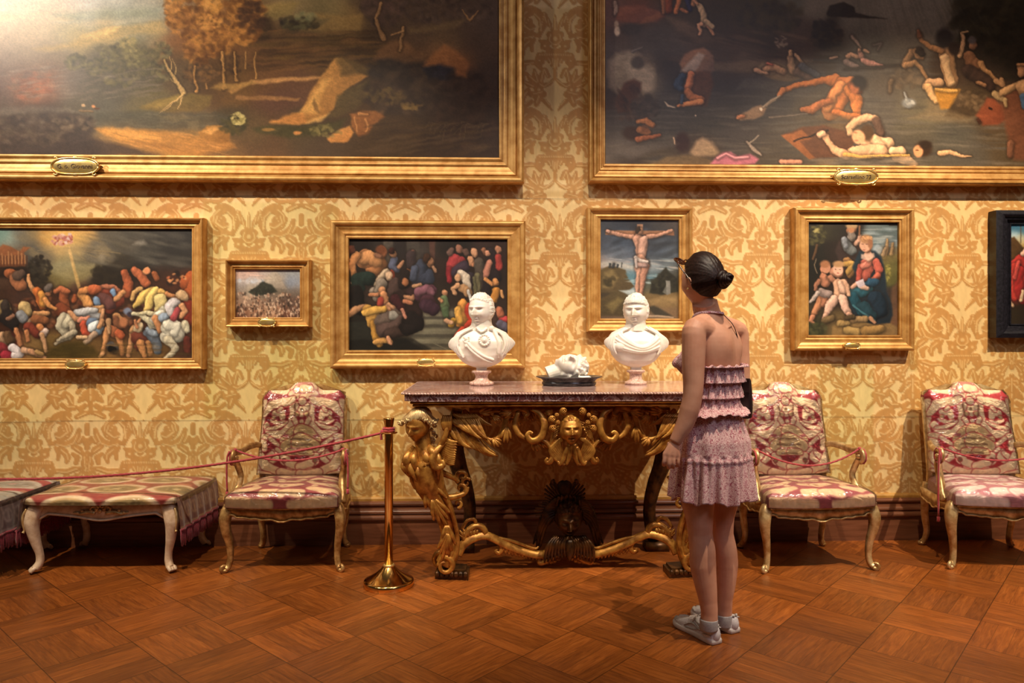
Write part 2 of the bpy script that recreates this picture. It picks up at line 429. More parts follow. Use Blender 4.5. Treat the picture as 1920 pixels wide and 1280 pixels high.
    c.poly('0,225 60,220 120,214 170,224 178,245 165,262 200,272 260,286 310,300 0,300', '3a302a', '2c2626', a=.8, soft=5)
    c.dabs(60, 250, 80, 30, ['4c4236', '2e2622', '5c5044', '40342c'], 170, 7, .35)
    c.dabs(140, 235, 40, 14, ['54483a', '2c2620', '6a5c4c'], 60, 5, .35)
    c.poly('0,210 60,205 130,208 150,216 60,218 0,224', '6a645a', a=.4, soft=4)
    # rock outcrop
    c.poly('502,232 530,222 560,212 572,192 584,166 600,144 616,122 626,108 640,106 655,120 672,134 690,142 668,156 646,170 632,190 622,210 604,222 580,232 550,238 520,236', 'a87c40', '6c4c28', soft=2)
    c.poly('626,108 640,104 664,112 690,126 692,140 668,138 640,142 636,124', '5c4a2a', '473a22', a=.8, soft=4)
    c.poly('632,180 650,168 690,150 700,170 670,205 630,222 610,224 626,206', '4a4228', '3c3020', a=.9, soft=3)
    c.poly('560,214 574,196 590,170 604,150 618,146 600,180 596,204 594,216', 'bc9450', a=.6, soft=5)
    c.poly('588,186 594,200 598,214 588,208 584,196', '5c4426', a=.8, soft=2)
    c.poly('570,234 590,222 618,214 600,230', 'b08c50', a=.7, soft=2.5); c.poly('505,230 540,218 566,214 572,232 540,238', 'a06a38', a=.5, soft=4)
    c.poly('612,262 640,242 655,238 662,250 650,268 620,270', 'a27640', '8a5c30', soft=2)
    c.poly('656,216 680,208 720,206 722,220 700,236 690,256 672,258 658,240', '7a502c', '5c3a20', a=.95, soft=2.5)
    for t in ('664,222,2.5 668,236,2 670,250,1.5', '684,224,2 692,236,2 688,250,2', '674,214,3 690,214,2'): c.S('a87848', t, .3, .7)
    c.poly('500,236 560,240 620,232 650,222 640,240 600,256 540,262 480,252 470,244', '33321e', a=.8, soft=4)
    c.dabs(610, 248, 30, 12, ['5c5634', '6a623c', '3c3a24'], 50, 4, .5); c.blob(556, 253, 9, 3.5, '96683a'); c.blob(500, 246, 12, 3, '7a5c30', .8)
    # dark wood on the right
    c.dabs(760, 130, 70, 24, ['241e1c', '2a2422', '332a24'], 150, 8, .5); c.dabs(830, 130, 30, 14, ['1e1c20', '24222a'], 60, 7, .6)
    c.dabs(760, 175, 80, 40, ['2a211d', '332722', '221b19', '3c3026'], 200, 9, .4); c.dabs(880, 200, 60, 80, ['2a201c', '332620', '221a18'], 200, 9, .4)
    c.dabs(720, 10, 40, 36, ['3c2e28', '2c2420', '4c3a32'], 120, 7, .4); c.dabs(840, 10, 90, 30, ['3a2e28', '473a32', '2a2220'], 160, 7, .35)
    c.dabs(720, 180, 40, 16, ['4c4026', '3e3420', '58482a'], 50, 5, .4); c.dabs(776, 198, 22, 7, ['6c5a34', '5c4a2a'], 30, 4, .5)
    c.poly('700,108 715,86 740,72 765,74 780,92 820,100 800,112 760,116 730,106', '6c4c30', '4c3826', a=.75, soft=4)
    c.poly('796,120 815,96 835,78 860,92 882,112 878,142 862,138 852,122 830,118', '805430', '5c3a24', a=.85, soft=4)
    for t in ('714,0,3 706,30,3.4 712,52,3.6 722,70,4.5', '757,45,3 754,70,3 752,92,3.5', '735,62,2 757,52,2', '884,30,2 870,10,1.2', '886,32,2 900,10,1'):
        c.S('7a5c3c', t, .45, .9)
    c.poly('766,46 800,44 860,30 880,28 860,44 800,54 770,56', '5a4a30', a=.5, soft=4)
    c.streaks(690, 230, 930, 290, ['3a2c1c', '241a16', '46382a'], 60, 24, 3, .35, -10)
    for k in range(14): c.S('5a4a36', f'{800+k*8},{240+k%5*6},.5 {806+k*8},{228+k%4*5},.5 {818+k*8},{232},.4', 0, .5)
    c.img *= 1.14
    return c.finish(.10), c

def paint_deluge():
    c = Cv(1134, -140, 1960, 315, 1.7, seed=8, warp=1.6)
    c.field('''1150,20,20,5a4038 1200,25,20,60392a 1180,70,20,463a34 1230,60,25,3f3630 1270,80,22,4a3c30 1150,110,14,4c4440 1200,120,20,6a6052 1180,150,20,655a4a 1220,160,16,6e6656 1150,170,12,3c352f 1180,190,20,3c2c22 1250,120,20,2f2824 1260,180,25,333130
    1340,30,25,33291c 1400,20,25,352c1c 1440,30,25,3a3020 1380,70,25,38291d 1440,70,25,30261d 1500,70,22,3e3026 1550,70,20,33291f 1340,120,22,423428 1400,110,14,5a4c3c 1330,150,20,353230 1350,190,25,3a3836 1450,150,15,4a4440 1500,150,15,4a4642
    1480,0,14,4a483e 1530,5,16,5e574c 1600,20,20,585248 1680,15,22,615a50 1740,20,22,5c564c 1780,30,14,544c40 1620,60,22,4c483e 1700,60,22,585044 1640,100,18,4a453c 1700,120,16,4a433a 1560,30,8,241e18 1660,150,18,4c443a 1600,120,14,494440
    1820,20,22,28241a 1880,40,25,241f16 1850,90,20,2a2219 1900,110,20,28211a 1780,120,16,3a2c20 1850,160,20,382c20 1760,200,14,6a5c44 1720,220,20,545040 1700,180,16,565044 1800,200,16,4a3c2a 1650,200,18,4a4640 1880,200,20,5a4030 1880,270,25,3c3224 1780,250,20,3f3e38 1720,260,20,403c34 1820,290,20,3f3c36
    1180,240,25,3a3634 1250,240,25,3c3a38 1320,220,20,3a3834 1420,190,25,3f3d3c 1400,240,25,3c3836 1450,260,20,453f38 1170,280,14,55504c 1180,300,12,352d26 1300,290,20,3a3028 1240,300,16,40382c 1440,300,20,3a342c 1530,210,20,4a4338 1560,240,16,5c4a34 1640,290,20,3e3a36 1920,-60,60,28241a 1300,-60,60,3c3024 1600,-60,60,5e574c''')
    W = ['5a5650', '3a3836', '2e2c2c', '4a4640', '625c52']
    c.streaks(1150, 170, 1500, 310, W, 170, 26, 2.4, .3); c.streaks(1500, 180, 1900, 310, W, 150, 30, 2.6, .3); c.streaks(1500, 90, 1760, 150, W, 60, 24, 2, .25)
    for k in range(26): c.S(random.Random(k).choice(['6e675c', '4a453c', '7a7264']), f'{1600+k*8},{-60},2 {1606+k*9},{5},2.4 {1614+k*10},{60},1.5', 0, .22)
    c.poly('1545,22 1552,6 1580,0 1598,10 1600,20 1640,28 1660,31 1600,30 1548,28', '2a221b', soft=1.5)
    c.dabs(1545, 62, 30, 26, ['2c241c', '372c22', '241e19'], 120, 6, .6); c.dabs(1440, 30, 60, 30, ['332b1c', '3e341f', '2a2118'], 140, 8, .4)
    c.dabs(1860, 30, 80, 60, ['1f1b13', '2a251a', '332c1d', '262015'], 240, 9, .5); c.dabs(1900, 100, 40, 50, ['231e16', '2c251a'], 100, 8, .5)
    c.poly('1248,32 1280,40 1345,74 1300,86 1270,64', '6a5644', '4c3c30', a=.6, soft=4)
    c.streaks(1250, 60, 1500, 120, ['4a3a2c', '2c231c', '5c4838'], 90, 20, 3, .3, 12)
    c.poly('1330,118 1400,116 1500,108 1520,112 1480,128 1400,136 1340,134', '6c5c48', a=.6, soft=4)
    # left crowd on the bank
    c.poly('1160,16 1205,12 1250,28 1230,44 1170,46 1156,40', '7c4a38', '5c382c', a=.9, soft=3)
    c.S('8a7468', '1154,6,3 1156,24,4 1154,30,3', .3); c.poly('1212,34 1236,24 1244,30 1224,42 1196,48', '7a4c34', a=.8, soft=2)
    c.B('1158,62,5,9,b0a090 1156,48,4,7,8a7868'); c.blob(1185, 58, 22, 12, '38302c')
    c.poly('1180,60 1230,44 1262,60 1290,90 1282,110 1180,110', '3e3a38', a=.5, soft=10)
    c.SS('''8a5a3c 1244,0,5 1244,24,4
    7a3c22 1254,0,7 1254,20,7
    b06a40 1272,0,4 1266,24,4
    2c2a48 1288,0,6 1292,20,4
    9a6240 1276,18,3 1286,24,3
    b07a54 1300,0,5 1298,10,4''')
    c.SS('''b49a78 1310,12,6 1316,26,6 1320,46,7
    b08060 1306,8,3 1300,0,3 1304,-8,3
    c09070 1314,46,4 1307,48,3 1312,60,3 1310,66,2.5
    b08060 1324,46,4 1330,56,3 1336,66,2.2
    a89070 1322,40,5 1334,50,4''')
    # pale horse on the left
    c.poly('1142,118 1156,104 1180,98 1200,104 1210,130 1225,125 1228,150 1222,175 1200,182 1160,180 1142,165', '8a8072', '6a6050', a=.9, soft=5)
    c.poly('1172,120 1190,112 1196,130 1215,124 1228,140 1226,170 1212,182 1196,165 1180,150', '9c9282', a=.7, soft=6)
    c.blob(1195, 120, 12, 12, '3c3834', .8); c.S('6a6460', '1186,100,3 1198,94,2 1204,90,1.2', .2)
    c.poly('1158,188 1170,160 1188,152 1202,158 1200,176 1186,196 1178,214 1160,216 1156,200', '54372a', '3a261c', a=.95, soft=3)
    c.streaks(1150, 170, 1200, 230, ['2c221c', '4c382c'], 40, 8, 4, .4, 60)
    c.dabs(1210, 205, 26, 24, ['332c28', '2a2522', '403834'], 60, 6, .5)
    # bent man carrying a bundle
    c.poly('1272,122 1284,102 1300,94 1318,90 1334,104 1338,134 1318,142 1300,138 1280,140', '93674a', '5a4a42', soft=2.5)
    c.poly('1274,136 1290,120 1308,100 1320,104 1308,128 1296,140', 'a8a098', '8a7c74', a=.85, soft=2.5)
    c.poly('1290,138 1330,134 1336,160 1322,202 1300,202 1288,200', '5c3a26', '4a3428', a=.9, soft=3)
    c.SS('''c07850 1294,142,7 1292,158,7 1288,170,6
    b06e44 1288,174,6 1298,186,8 1310,190,9
    c88454 1270,202,2 1290,197,5 1312,194,6
    34445c 1276,146,8 1270,162,9 1276,170,5
    34445c 1278,182,3 1276,196,3''')
    c.S('b0a498', '1246,194,1 1252,202,2 1264,205,1', .1); c.S('c8b8a8', '1302,220,1.5', 0)
    # two small women on a bank
    c.poly('1410,134 1426,118 1450,116 1480,128 1500,146 1480,154 1446,150', '7a6a50', '5c4c3a', a=.95, soft=2)
    c.SS('''b08a68 1430,132,5 1448,126,6 1464,134,7
    c09878 1414,132,4 1424,136,3 1434,138,3
    a8604c 1436,120,3 1444,122,3
    a88868 1478,108,6 1480,122,7 1484,134,7
    a88868 1488,102,3 1500,118,3 1494,128,3
    b8946c 1478,96,4 1479,102,4
    5c4a40 1492,136,8 1520,150,6
    4a4a50 1500,124,7 1530,142,6''')
    c.dabs(1462, 78, 12, 10, ['7c6c5c', '4a3a30', '8c7c6a'], 26, 3, .6)
    c.poly('1390,150 1420,148 1450,158 1430,168 1390,166 1378,170', '52504c', a=.7, soft=3)
    # distant group
    c.SS('''b0886c 1586,104,5 1592,100,4 1604,104,4
    a07868 1608,94,4 1612,104,6
    a8786c 1616,112,6 1632,120,7 1650,124,4
    7c6a64 1584,114,6 1602,124,6
    b89478 1608,90,3 1608,91,3
    a88468 1618,92,3 1626,96,2
    9a7c68 1554,108,3 1566,106,2''')
    c.S('8c7868', '1594,66,3 1602,76,3 1610,86,2', .2); c.S('5c5048', '1634,82,2 1648,78,3 1642,92,2', .2); c.S('3a3028', '1580,128,2 1620,126,3 1690,120,2', 0)
    # stooping man
    c.dabs(1700, 140, 34, 24, ['5c5040', '6c5c48', '443a2e'], 80, 6, .45)
    c.SS('''8c6c4c 1706,94,8 1698,106,7 1694,118,7
    96724e 1694,120,6 1712,114,5 1722,124,4 1734,144,3
    8c6a4a 1712,92,5 1716,104,4 1726,106,3
    332820 1720,92,8 1724,98,6
    5c4c3a 1668,150,5 1664,170,4''')
    # seated figure seen from the back, arms raised
    c.SS('''b08458 1772,100,14 1776,124,13 1780,150,14
    c09c70 1768,104,8 1774,130,7 1780,152,8
    a07248 1762,92,6 1742,84,5 1726,74,4 1720,62,4
    7a5038 1722,64,4 1718,54,3
    b08860 1796,100,5 1802,84,4 1803,66,3.4 1800,58,3
    b89068 1758,152,9 1738,152,7 1732,160,6
    c09a68 1736,160,7 1744,176,6 1752,188,5
    a88458 1800,56,2 1812,54,1.6''', .4)
    c.blob(1768, 68, 17, 20, '2a2420'); c.blob(1786, 88, 11, 12, '2c2018')
    c.poly('1748,168 1770,162 1798,164 1790,184 1780,202 1760,204', 'a8792f', '8c5f24', soft=1.8); c.S('bc9048', '1752,166,3 1774,168,4 1790,168,3', .3)
    c.poly('1792,176 1812,162 1850,160 1862,180 1850,206 1800,222 1768,216', '3f3222', '33281c', a=.95, soft=3); c.dabs(1820, 186, 30, 18, ['5c4a34', '33281c', '6c5840'], 60, 5, .4)
    c.poly('1740,196 1790,210 1826,222 1810,228 1760,226 1700,222 1730,206', '6e6048', a=.5, soft=4)
    c.SS('''8c6244 1822,80,8 1822,78,7
    7c5438 1814,100,10 1820,112,12 1830,120,10
    9c7248 1836,114,6 1842,126,5 1856,136,4 1870,152,4
    382820 1814,130,14 1840,146,14 1856,158,10
    96704c 1866,148,5 1878,156,4 1876,146,4
    8c6444 1832,152,4 1844,156,4''')
    c.blob(1820, 70, 8, 8, '4c4440')
    # ox and rider at the right edge
    c.poly('1826,214 1840,196 1848,180 1862,182 1880,200 1884,222 1868,232 1840,234', '7c4028', '5a2e1e', soft=2.5)
    c.poly('1872,180 1900,165 1960,160 1960,260 1930,300 1900,300 1888,260 1880,220', '5c3624', '4c2e20', a=.95, soft=4)
    c.S('3a2218', '1830,222,3 1834,228,3', .2); c.S('2a1a14', '1852,200,2 1857,202,2', .1)
    c.SS('''8c7450 1862,172,6 1872,180,6 1882,186,5 1884,196,3
    a07c54 1876,172,7 1896,160,7 1910,154,8
    b07e54 1914,132,9 1914,120,9
    a8784c 1906,116,3 1924,114,3
    a88058 1916,160,14 1930,176,14
    38506c 1916,176,6 1922,196,8
    5c3c2c 1894,270,8 1892,290,6''', .35)
    # swan
    c.S('8c9090', '1700,196,6 1696,182,2.5 1692,172,2', .4); c.blob(1700, 192, 13, 9, '6a6e70'); c.dabs(1702, 190, 9, 5, ['a0a4a4', '7c8284'], 14, 3, .6)
    # central swimmer and the horse head
    c.SS('''c2743c 1562,150,12 1540,150,7 1512,156,6 1484,162,5 1462,172,4.5
    c87c48 1464,170,6 1456,180,3.5
    c87a44 1556,206,18 1566,184,19 1580,164,19 1590,158,14
    d08c54 1548,204,9 1560,178,9 1574,158,8
    c87a40 1592,168,13 1602,186,11 1602,206,8 1606,222,6
    b86c38 1606,220,7 1584,218,6 1560,210,6
    a8663c 1552,190,7 1536,196,7 1520,206,8 1500,208,4
    8a4c2c 1594,160,8 1604,168,9''', .32)
    c.blob(1607, 156, 16, 15, '29201a'); c.blob(1598, 164, 9, 11, 'a5603a'); c.blob(1606, 152, 13, 11, '241c18')
    c.poly('1540,212 1570,218 1590,214 1600,228 1560,226 1530,220', '6e5a40', a=.5, soft=3)
    c.poly('1378,224 1390,214 1408,204 1424,198 1434,204 1428,218 1410,226 1386,228', '9c846c', '6c5644', soft=2); c.S('a87050', '1382,222,4 1392,220,3', .3)
    c.SS('''a89884 1428,202,2 1440,192,1.6 1458,180,1.6
    8c7c6a 1434,200,2 1450,188,2
    6c6258 1440,222,2 1480,218,1.5 1510,214,1''', .2)
    c.blob(1424, 206, 3, 3, 'd8ccb8')
    # figure clinging to the chest
    c.poly('1462,256 1500,240 1540,236 1580,246 1600,262 1590,290 1560,300 1520,300 1490,276', '5c3c28', '4a3022', soft=2); c.poly('1462,256 1500,246 1518,262 1496,268 1524,298 1514,302 1480,272', '8c5630', '6c4226', soft=1.5)
    c.S('241810', '1486,266,1.8 1520,256,1.8 1548,246,1.8', 0)
    c.SS('''c8a07c 1590,252,5 1588,240,7 1602,228,8 1624,220,8 1636,222,7
    5a4438 1640,228,9 1648,250,9
    d0a884 1624,268,13 1644,272,15 1660,270,12
    d8b490 1636,262,9 1648,276,9
    c49a78 1598,288,12 1622,286,13 1650,286,12
    d0a07c 1542,256,6 1550,268,6 1562,284,7 1584,294,8
    d8ac8c 1538,252,7 1533,256,5
    c8a27c 1680,294,12 1692,300,10 1712,310,6
    d0ac88 1672,284,8 1686,284,9''', .35)
    c.blob(1622, 250, 13, 16, '46321f'); c.blob(1606, 258, 12, 14, 'c49470', 1, .2, -25); c.blob(1602, 264, 4, 2, '8c5a44', .6); c.blob(1600, 250, 4, 2, '7c543c', .6)
    c.S('bc9450', '1580,292,4 1620,296,3 1700,292,2', .3); c.streaks(1540, 296, 1720, 312, ['5c564e', '6c645a', '3c3834'], 26, 26, 2, .5)
    c.blob(1728, 280, 16, 15, '2c1e14'); c.blob(1718, 284, 9, 12, 'b4805a', 1, .2); c.blob(1732, 272, 12, 8, '251a12'); c.blob(1716, 282, 3, 1.6, '4c3020'); c.S('b08c68', '1758,288,4 1776,286,4.5 1800,292,2.4 1818,293,1', .3)
    # lower left swimmers
    c.blob(1186, 254, 18, 13, '33231a'); c.SS('''a06a44 1196,232,4 1212,230,5 1222,238,5
    8c5c3c 1200,248,7 1212,252,7
    8c5438 1196,266,5 1214,262,4 1236,258,3''', .3); c.blob(1210, 246, 8, 8, '5c3c28', .8)
    c.poly('1292,290 1304,268 1316,262 1332,270 1346,290 1340,296 1300,298', '96806a', '7c6a54', soft=4); c.blob(1278, 270, 14, 18, '30201c'); c.S('b8a08c', '1262,262,1.2 1264,274,1.2', 0)
    c.poly('1220,312 1250,298 1290,294 1330,302 1340,315 1220,315', '6c5c40', '5c4c36', a=.8, soft=3)
    c.poly('1330,312 1340,298 1352,290 1368,288 1380,296 1404,292 1420,302 1412,310 1380,314', 'a8667c', '8c5064', soft=2); c.S('c48898', '1344,300,3 1360,292,2 1376,300,3 1400,298,2', .3)
    c.S('8c8078', '1398,270,2 1410,284,4 1424,294,2', .2); c.S('a09488', '1402,272,1 1420,256,1', 0); c.S('b07c68', '1462,306,4 1496,306,4', .2)
    c.poly('1160,290 1220,272 1270,274 1220,290 1180,304', '5e5a58', a=.5, soft=5)
    c.img *= 1.1
    return c.finish(.08), c

def paint_battle():
    c = Cv(-60, 428, 361, 670, 1.3, seed=12, warp=1.2)
    c.field('''0,440,14,6f8a78 -40,440,20,6f8a78 20,455,10,8a9480 40,440,12,6a6250 60,435,10,8a7044 90,440,12,c08a40 120,440,14,d8a04c 160,440,12,c0904c 110,460,12,c49c5c 140,465,12,9c8458 170,470,12,75654a 200,440,14,5c5240 240,440,14,403a30 300,440,18,322e28 340,440,14,2c2824
    60,470,12,5a5244 60,490,12,3a342c 90,480,10,6a5c44 30,470,10,5c4a38 10,475,10,8a5434 30,485,8,9a6036 0,490,10,7c4a2c 180,480,12,6c6048 220,460,12,5c523e 250,450,10,54493a 270,470,14,302c26 320,480,16,2c2722 230,490,12,352c20 120,495,12,8c7c50 150,492,12,8a7a52 170,500,10,64543c
    110,515,12,6a5a30 140,510,10,75603a 60,520,12,2c241a 80,540,10,33271a 200,520,14,241c14 250,510,14,201a14 20,500,10,2c2018 20,530,12,4a3020 0,560,14,4a3826 40,560,12,4c3c34 60,580,12,4a2c1c 100,560,12,4c2a18 150,560,14,4c3020 200,560,14,3c2818 250,560,14,3a281a 300,560,14,3c2618 340,540,14,5c2c18
    340,590,12,4c2416 0,610,12,3c2416 50,600,12,4a2c1c 100,600,12,40301c 150,600,12,4a3a26 200,600,12,33241a 250,600,12,33241a 300,600,12,3a2818 20,640,12,6c2a20 60,640,12,7a5a30 100,630,12,74562a 150,640,14,6a4c24 200,650,14,6c4c26 100,655,14,54401c 140,660,14,3a2c14 190,630,10,5c4222 250,640,14,6a4a26 300,640,14,5c4020 340,640,12,40281a 0,665,10,5c2018 240,665,14,5c4020''')
    c.streaks(150, 435, 355, 500, ['5c5548', '2a2622', '6c6452', '463f36'], 90, 22, 4, .25, 14)
    c.streaks(40, 440, 200, 480, ['b08c50', '8a7448', 'd0a860'], 30, 12, 4, .2, 20)
    c.blob(128, 446, 34, 12, 'e8b052', .5, .8); c.poly('255,452 268,450 274,456 262,460 248,458', '8c8270', a=.7, soft=3); c.dabs(190, 478, 24, 10, ['8c7c60', '6a5e4a'], 20, 6, .3)
    c.poly('88,498 110,490 150,492 176,494 190,500 176,512 150,524 120,524 100,514', '948a64', '7a6838', a=.8, soft=4)
    c.dabs(74, 505, 22, 26, ['2a2218', '332a1c', '221a12'], 100, 4, .6); c.dabs(195, 515, 26, 16, ['2a2116', '241c14'], 70, 5, .6)
    c.poly('124,462 130,462 150,536 146,542 142,530', 'dcae68', 'b08848', a=.8, soft=1.3)
    for k in range(8): c.S('c09c60', f'126,464,.6 {70+k*22},{486+abs(k-4)*-4},1', 0, .3)
    c.dabs(115, 450, 20, 10, ['a84c38', 'c88c74', '8c3828', 'd8b098'], 50, 3.4, .8); c.dabs(125, 446, 10, 8, ['d0b0a0', 'b06050'], 16, 3, .8)
    c.poly('-60,465 0,464 6,458 20,462 36,472 44,462 56,464 44,474 48,500 -60,500', '96582f', '7c4424', a=.95, soft=1.5)
    for k in range(9): c.S('b87c48', f'{-2+k*6},{472+k%3*4},1.6 {-1+k*6},{494},1.6', .3, .7); c.S('58301c', f'{2+k*6},{480},1.4 {2+k*6},{496},1.6', 0, .7)
    c.poly('-60,500 50,498 60,520 -60,520', '241810', a=.8, soft=3)
    sk = 'c07a44'; R = c.rng
    # the tumbling crowd, back to front
    c.poly('-60,540 20,536 60,540 110,548 180,545 240,540 270,505 300,500 360,505 361,620 260,640 100,620 -60,620', '3c2216', a=.7, soft=8)
    c.dabs(180, 580, 170, 34, ['5c2c18', '3a2014', '7a3a20', '2a1a12', '6a4a30', '8c5434'], 320, 5, .5)
    c.SS('''a85a30 16,512,9 36,522,9
    b06a40 30,520,12 38,535,12
    5c4434 34,516,10 40,512,8
    a85430 232,512,8 240,530,9 236,550,9
    b86038 250,505,6 262,515,8 272,530,8
    c88c54 272,507,6 274,506,6
    94502c 292,520,6 288,512,5
    a04c24 346,530,12 358,520,14 360,545,16
    802c1a 352,570,12 356,600,12
    8c4828 120,548,9 118,560,9 124,575,8
    b06038 104,545,5 112,540,6 126,546,5
    7c3c22 112,580,12 126,590,12
    984c28 140,555,5 138,562,5''', .4)
    c.S('8a3c28', '168,545,8 190,548,8 212,544,7 222,560,10 205,575,12 200,560,14', .3); c.S('b06848', '172,544,5 192,536,4 212,537,4 224,545,4', .3); c.S('6a4038', '190,560,12 205,568,12', .3)
    c.SS('''d09058 54,516,3 54,526,3.4 58,536,4 66,546,5
    c8682c 70,545,8 76,556,9 80,572,9
    d8903c 78,552,7 82,566,8
    d08848 84,560,5 92,572,4 104,578,3
    c88c54 66,588,6 88,586,5
    c07848 90,548,6 92,545,5
    6a5c50 88,540,7 92,536,6
    e09850 150,552,7 160,560,9 168,574,8
    d88848 150,545,6 166,542,7 176,546,6
    b85c34 174,542,9 180,540,8
    c8723c 165,580,8 176,590,8
    7088a0 182,568,6 180,560,6
    c89058 186,586,5 190,574,4 176,576,4
    708ca8 210,545,5 214,552,4
    c08450 216,560,5 224,552,5 230,546,5
    d8b058 285,548,12 274,552,11 262,560,7 252,572,4
    e0bc64 290,545,8 280,560,9 276,575,7 270,585,4
    d0a050 300,545,6 310,552,5
    c89858 262,540,5 250,548,4 246,560,4
    c07c48 312,550,5 330,556,4.5 345,552,4
    6a2c1c 300,560,9 306,575,8''', .4)
    c.blob(274, 507, 6, 6, 'd08050'); c.blob(330, 512, 6, 7, '241812'); c.blob(318, 528, 8, 7, '2a1a14'); c.dabs(330, 520, 16, 10, ['b86038', '3c2018', 'd08850'], 20, 3, .7)
    # rider with round shields at left
    c.SS('''b49458 8,572,11 10,580,12
    c0a064 45,575,12 50,585,9
    3c3028 10,570,9 12,586,9
    8a8a88 38,588,9 44,596,9
    2c2420 14,592,14 26,606,12
    96664a 16,596,5 24,590,4
    b8946c 52,614,8 60,600,6
    7c3424 56,612,11 70,622,10 80,620,8
    8c5430 66,596,9 84,600,8
    c07c4c 30,616,5 34,630,5 38,645,4
    b87444 50,620,4 52,636,4
    c87c44 74,610,6 82,620,5
    e0c0a8 80,624,6 86,618,5
    c89464 78,625,4.5 84,645,4 86,656,3.5
    b87848 330,560,6 340,574,5''', .4)
    c.SS('''c09468 4,628,10 10,640,11
    6a4c30 14,626,8 20,636,9
    8c3030 4,650,13 20,662,12
    a02c38 10,664,9 30,668,8
    d8ccc4 24,650,8 36,660,9 28,664,8
    d0a078 44,654,6 56,656,5.5 70,662,4
    c89064 56,655,5 70,662,4 84,668,3
    b08850 68,656,4 78,662,4''', .4)
    # fallen white horse in the centre
    c.SS('''b4a888 120,598,13 116,610,12 122,622,9
    c8bc98 132,598,12 124,606,9
    ac9c7c 134,606,7 138,622,6 128,630,5 112,636,4 104,642,3
    b0a080 138,620,6 122,628,4 108,636,3
    a4a4a0 150,590,11 168,588,12 180,594,9
    b8b4ac 142,585,6 160,582,7 176,580,6
    c88c5c 130,584,5 142,596,5 160,600,5
    d88868 150,598,6 164,596,6
    c04c30 155,606,7 158,620,7 166,628,5
    6a7c90 172,604,12 180,612,11
    d8dcd4 172,612,9 182,606,6
    88a0b0 182,620,6 188,612,6
    b89878 176,624,6 166,634,5 158,640,4
    d0a878 146,630,4 160,630,4
    d09464 192,580,4 190,594,4 190,606,5
    c08858 190,600,5 184,612,4''', .4)
    # foreground pair
    c.SS('''c88c54 217,592,8 222,600,10
    7c4c30 214,596,6 220,612,9
    b8683c 204,616,8 220,624,9
    c88850 200,618,7 196,640,5 192,662,4
    d89c64 192,660,4 186,666,3
    c07c48 222,626,7 226,645,5 228,662,4
    c05c34 222,622,8 226,628,7
    b08458 202,600,5 203,622,3
    4a4440 206,648,9 214,652,8
    14100c 206,652,6 212,654,5
    c88c58 248,622,6 244,640,5 240,664,4
    d09860 252,616,9 262,628,9
    6c3424 256,630,13 268,640,12 260,648,10
    c08048 262,642,8 266,655,6 270,665,5
    b87c48 278,640,6 280,660,5
    e0c494 258,612,9 259,610,8
    5c646c 278,622,10 290,634,10 294,655,8
    8c98a0 276,616,6 290,624,6''', .4)
    c.blob(230, 602, 8, 9, 'a86840'); c.blob(238, 582, 8, 7, '6c7484'); c.blob(242, 588, 6, 5, '3a3038'); c.S('c07c50', '252,600,3 256,612,3', .3); c.S('c88858', '262,596,2 258,602,3', .3)
    # rearing white horse and its rider
    c.SS('''d8c078 300,560,12 304,575,12 294,590,10
    e4dcb8 304,588,14 292,600,14 282,604,9
    dcd0a4 286,602,8 272,596,6 262,588,5 248,586,4
    d0c090 288,588,5 274,584,4 262,586,3
    e8dfc4 298,588,9 288,598,8
    c88450 290,596,7 296,610,6 298,618,5
    8a98a4 304,594,9 312,590,7
    ccc4a8 318,612,17 332,622,16 312,630,12
    e0d8bc 316,606,11 330,610,10 326,622,9
    b8ac8c 314,636,9 328,650,6 322,660,5 308,668,3
    c4b894 346,606,8 350,616,6
    d8ccc4 326,566,11 318,574,10 322,586,9
    a84444 332,580,6 324,594,6
    c88c5c 340,572,6 346,582,5 338,592,4
    c8a070 338,550,9 344,556,8
    5c281c 350,636,8 352,655,7''', .35)
    c.streaks(60, 640, 350, 668, ['8a6430', '5c4220', '3c2c16'], 50, 16, 2, .35)
    c.poly('90,655 120,640 150,638 175,648 190,668 90,668', '3c300f', a=.7, soft=4)
    c.img[-1:] *= .6
    return c.finish(.07), c

def paint_panorama():
    c = Cv(442, 504, 564, 598, 1.2, seed=22, warp=1.2)
    c.field('''450,512,10,b08c78 470,508,10,c49a84 500,508,10,9c8c80 520,508,8,8c8880 550,510,10,8c8c88 450,530,8,9a928c 475,525,8,a49a90 505,520,8,c0b09c 525,525,8,948674 545,530,8,7c8490 560,530,8,8a8c90 450,545,8,7c6c5c 475,545,8,9c8c74 500,545,8,4c4438 530,545,8,6a5c4a 555,545,8,6c5c4c
    450,565,8,8a6c54 480,565,8,8c7058 510,565,8,7c6450 540,565,8,5c4638 560,570,8,5c4436 450,590,8,6c4430 480,585,8,8c6448 510,585,8,9c7454 535,590,8,5c3828 560,590,8,4c3024''')
    c.poly('488,540 496,522 502,514 508,514 512,506 520,510 526,518 530,530 538,542', 'b0a088', '8c7c68', a=.8, soft=1.5)
    c.poly('466,548 478,540 486,534 490,524 498,530 510,534 520,548 500,552 480,556', '2c2c22', a=.95, soft=1.5)
    c.dabs(492, 545, 22, 7, ['24241c', '38382a'], 40, 2.4, .7)
    for k in range(330):
        x = c.rng.uniform(444, 562); y = 550+46*c.rng.random()**.8
        c.blob(x, y, 1+c.rng.random()*1.2, 1.6+c.rng.random()*2.2, c.rng.choice(['b89070', '3c2a20', 'c8a684', '5c4030', '8c5c40', '2c2018', 'd0b090']), .65, .4, c.rng.uniform(-30, 30))
    c.dabs(470, 526, 24, 4, ['a8b0b8', 'b8aca0'], 30, 4, .4); c.streaks(445, 506, 500, 524, ['d0a890', 'b89888'], 20, 10, 1.5, .4)
    return c.finish(.1), c

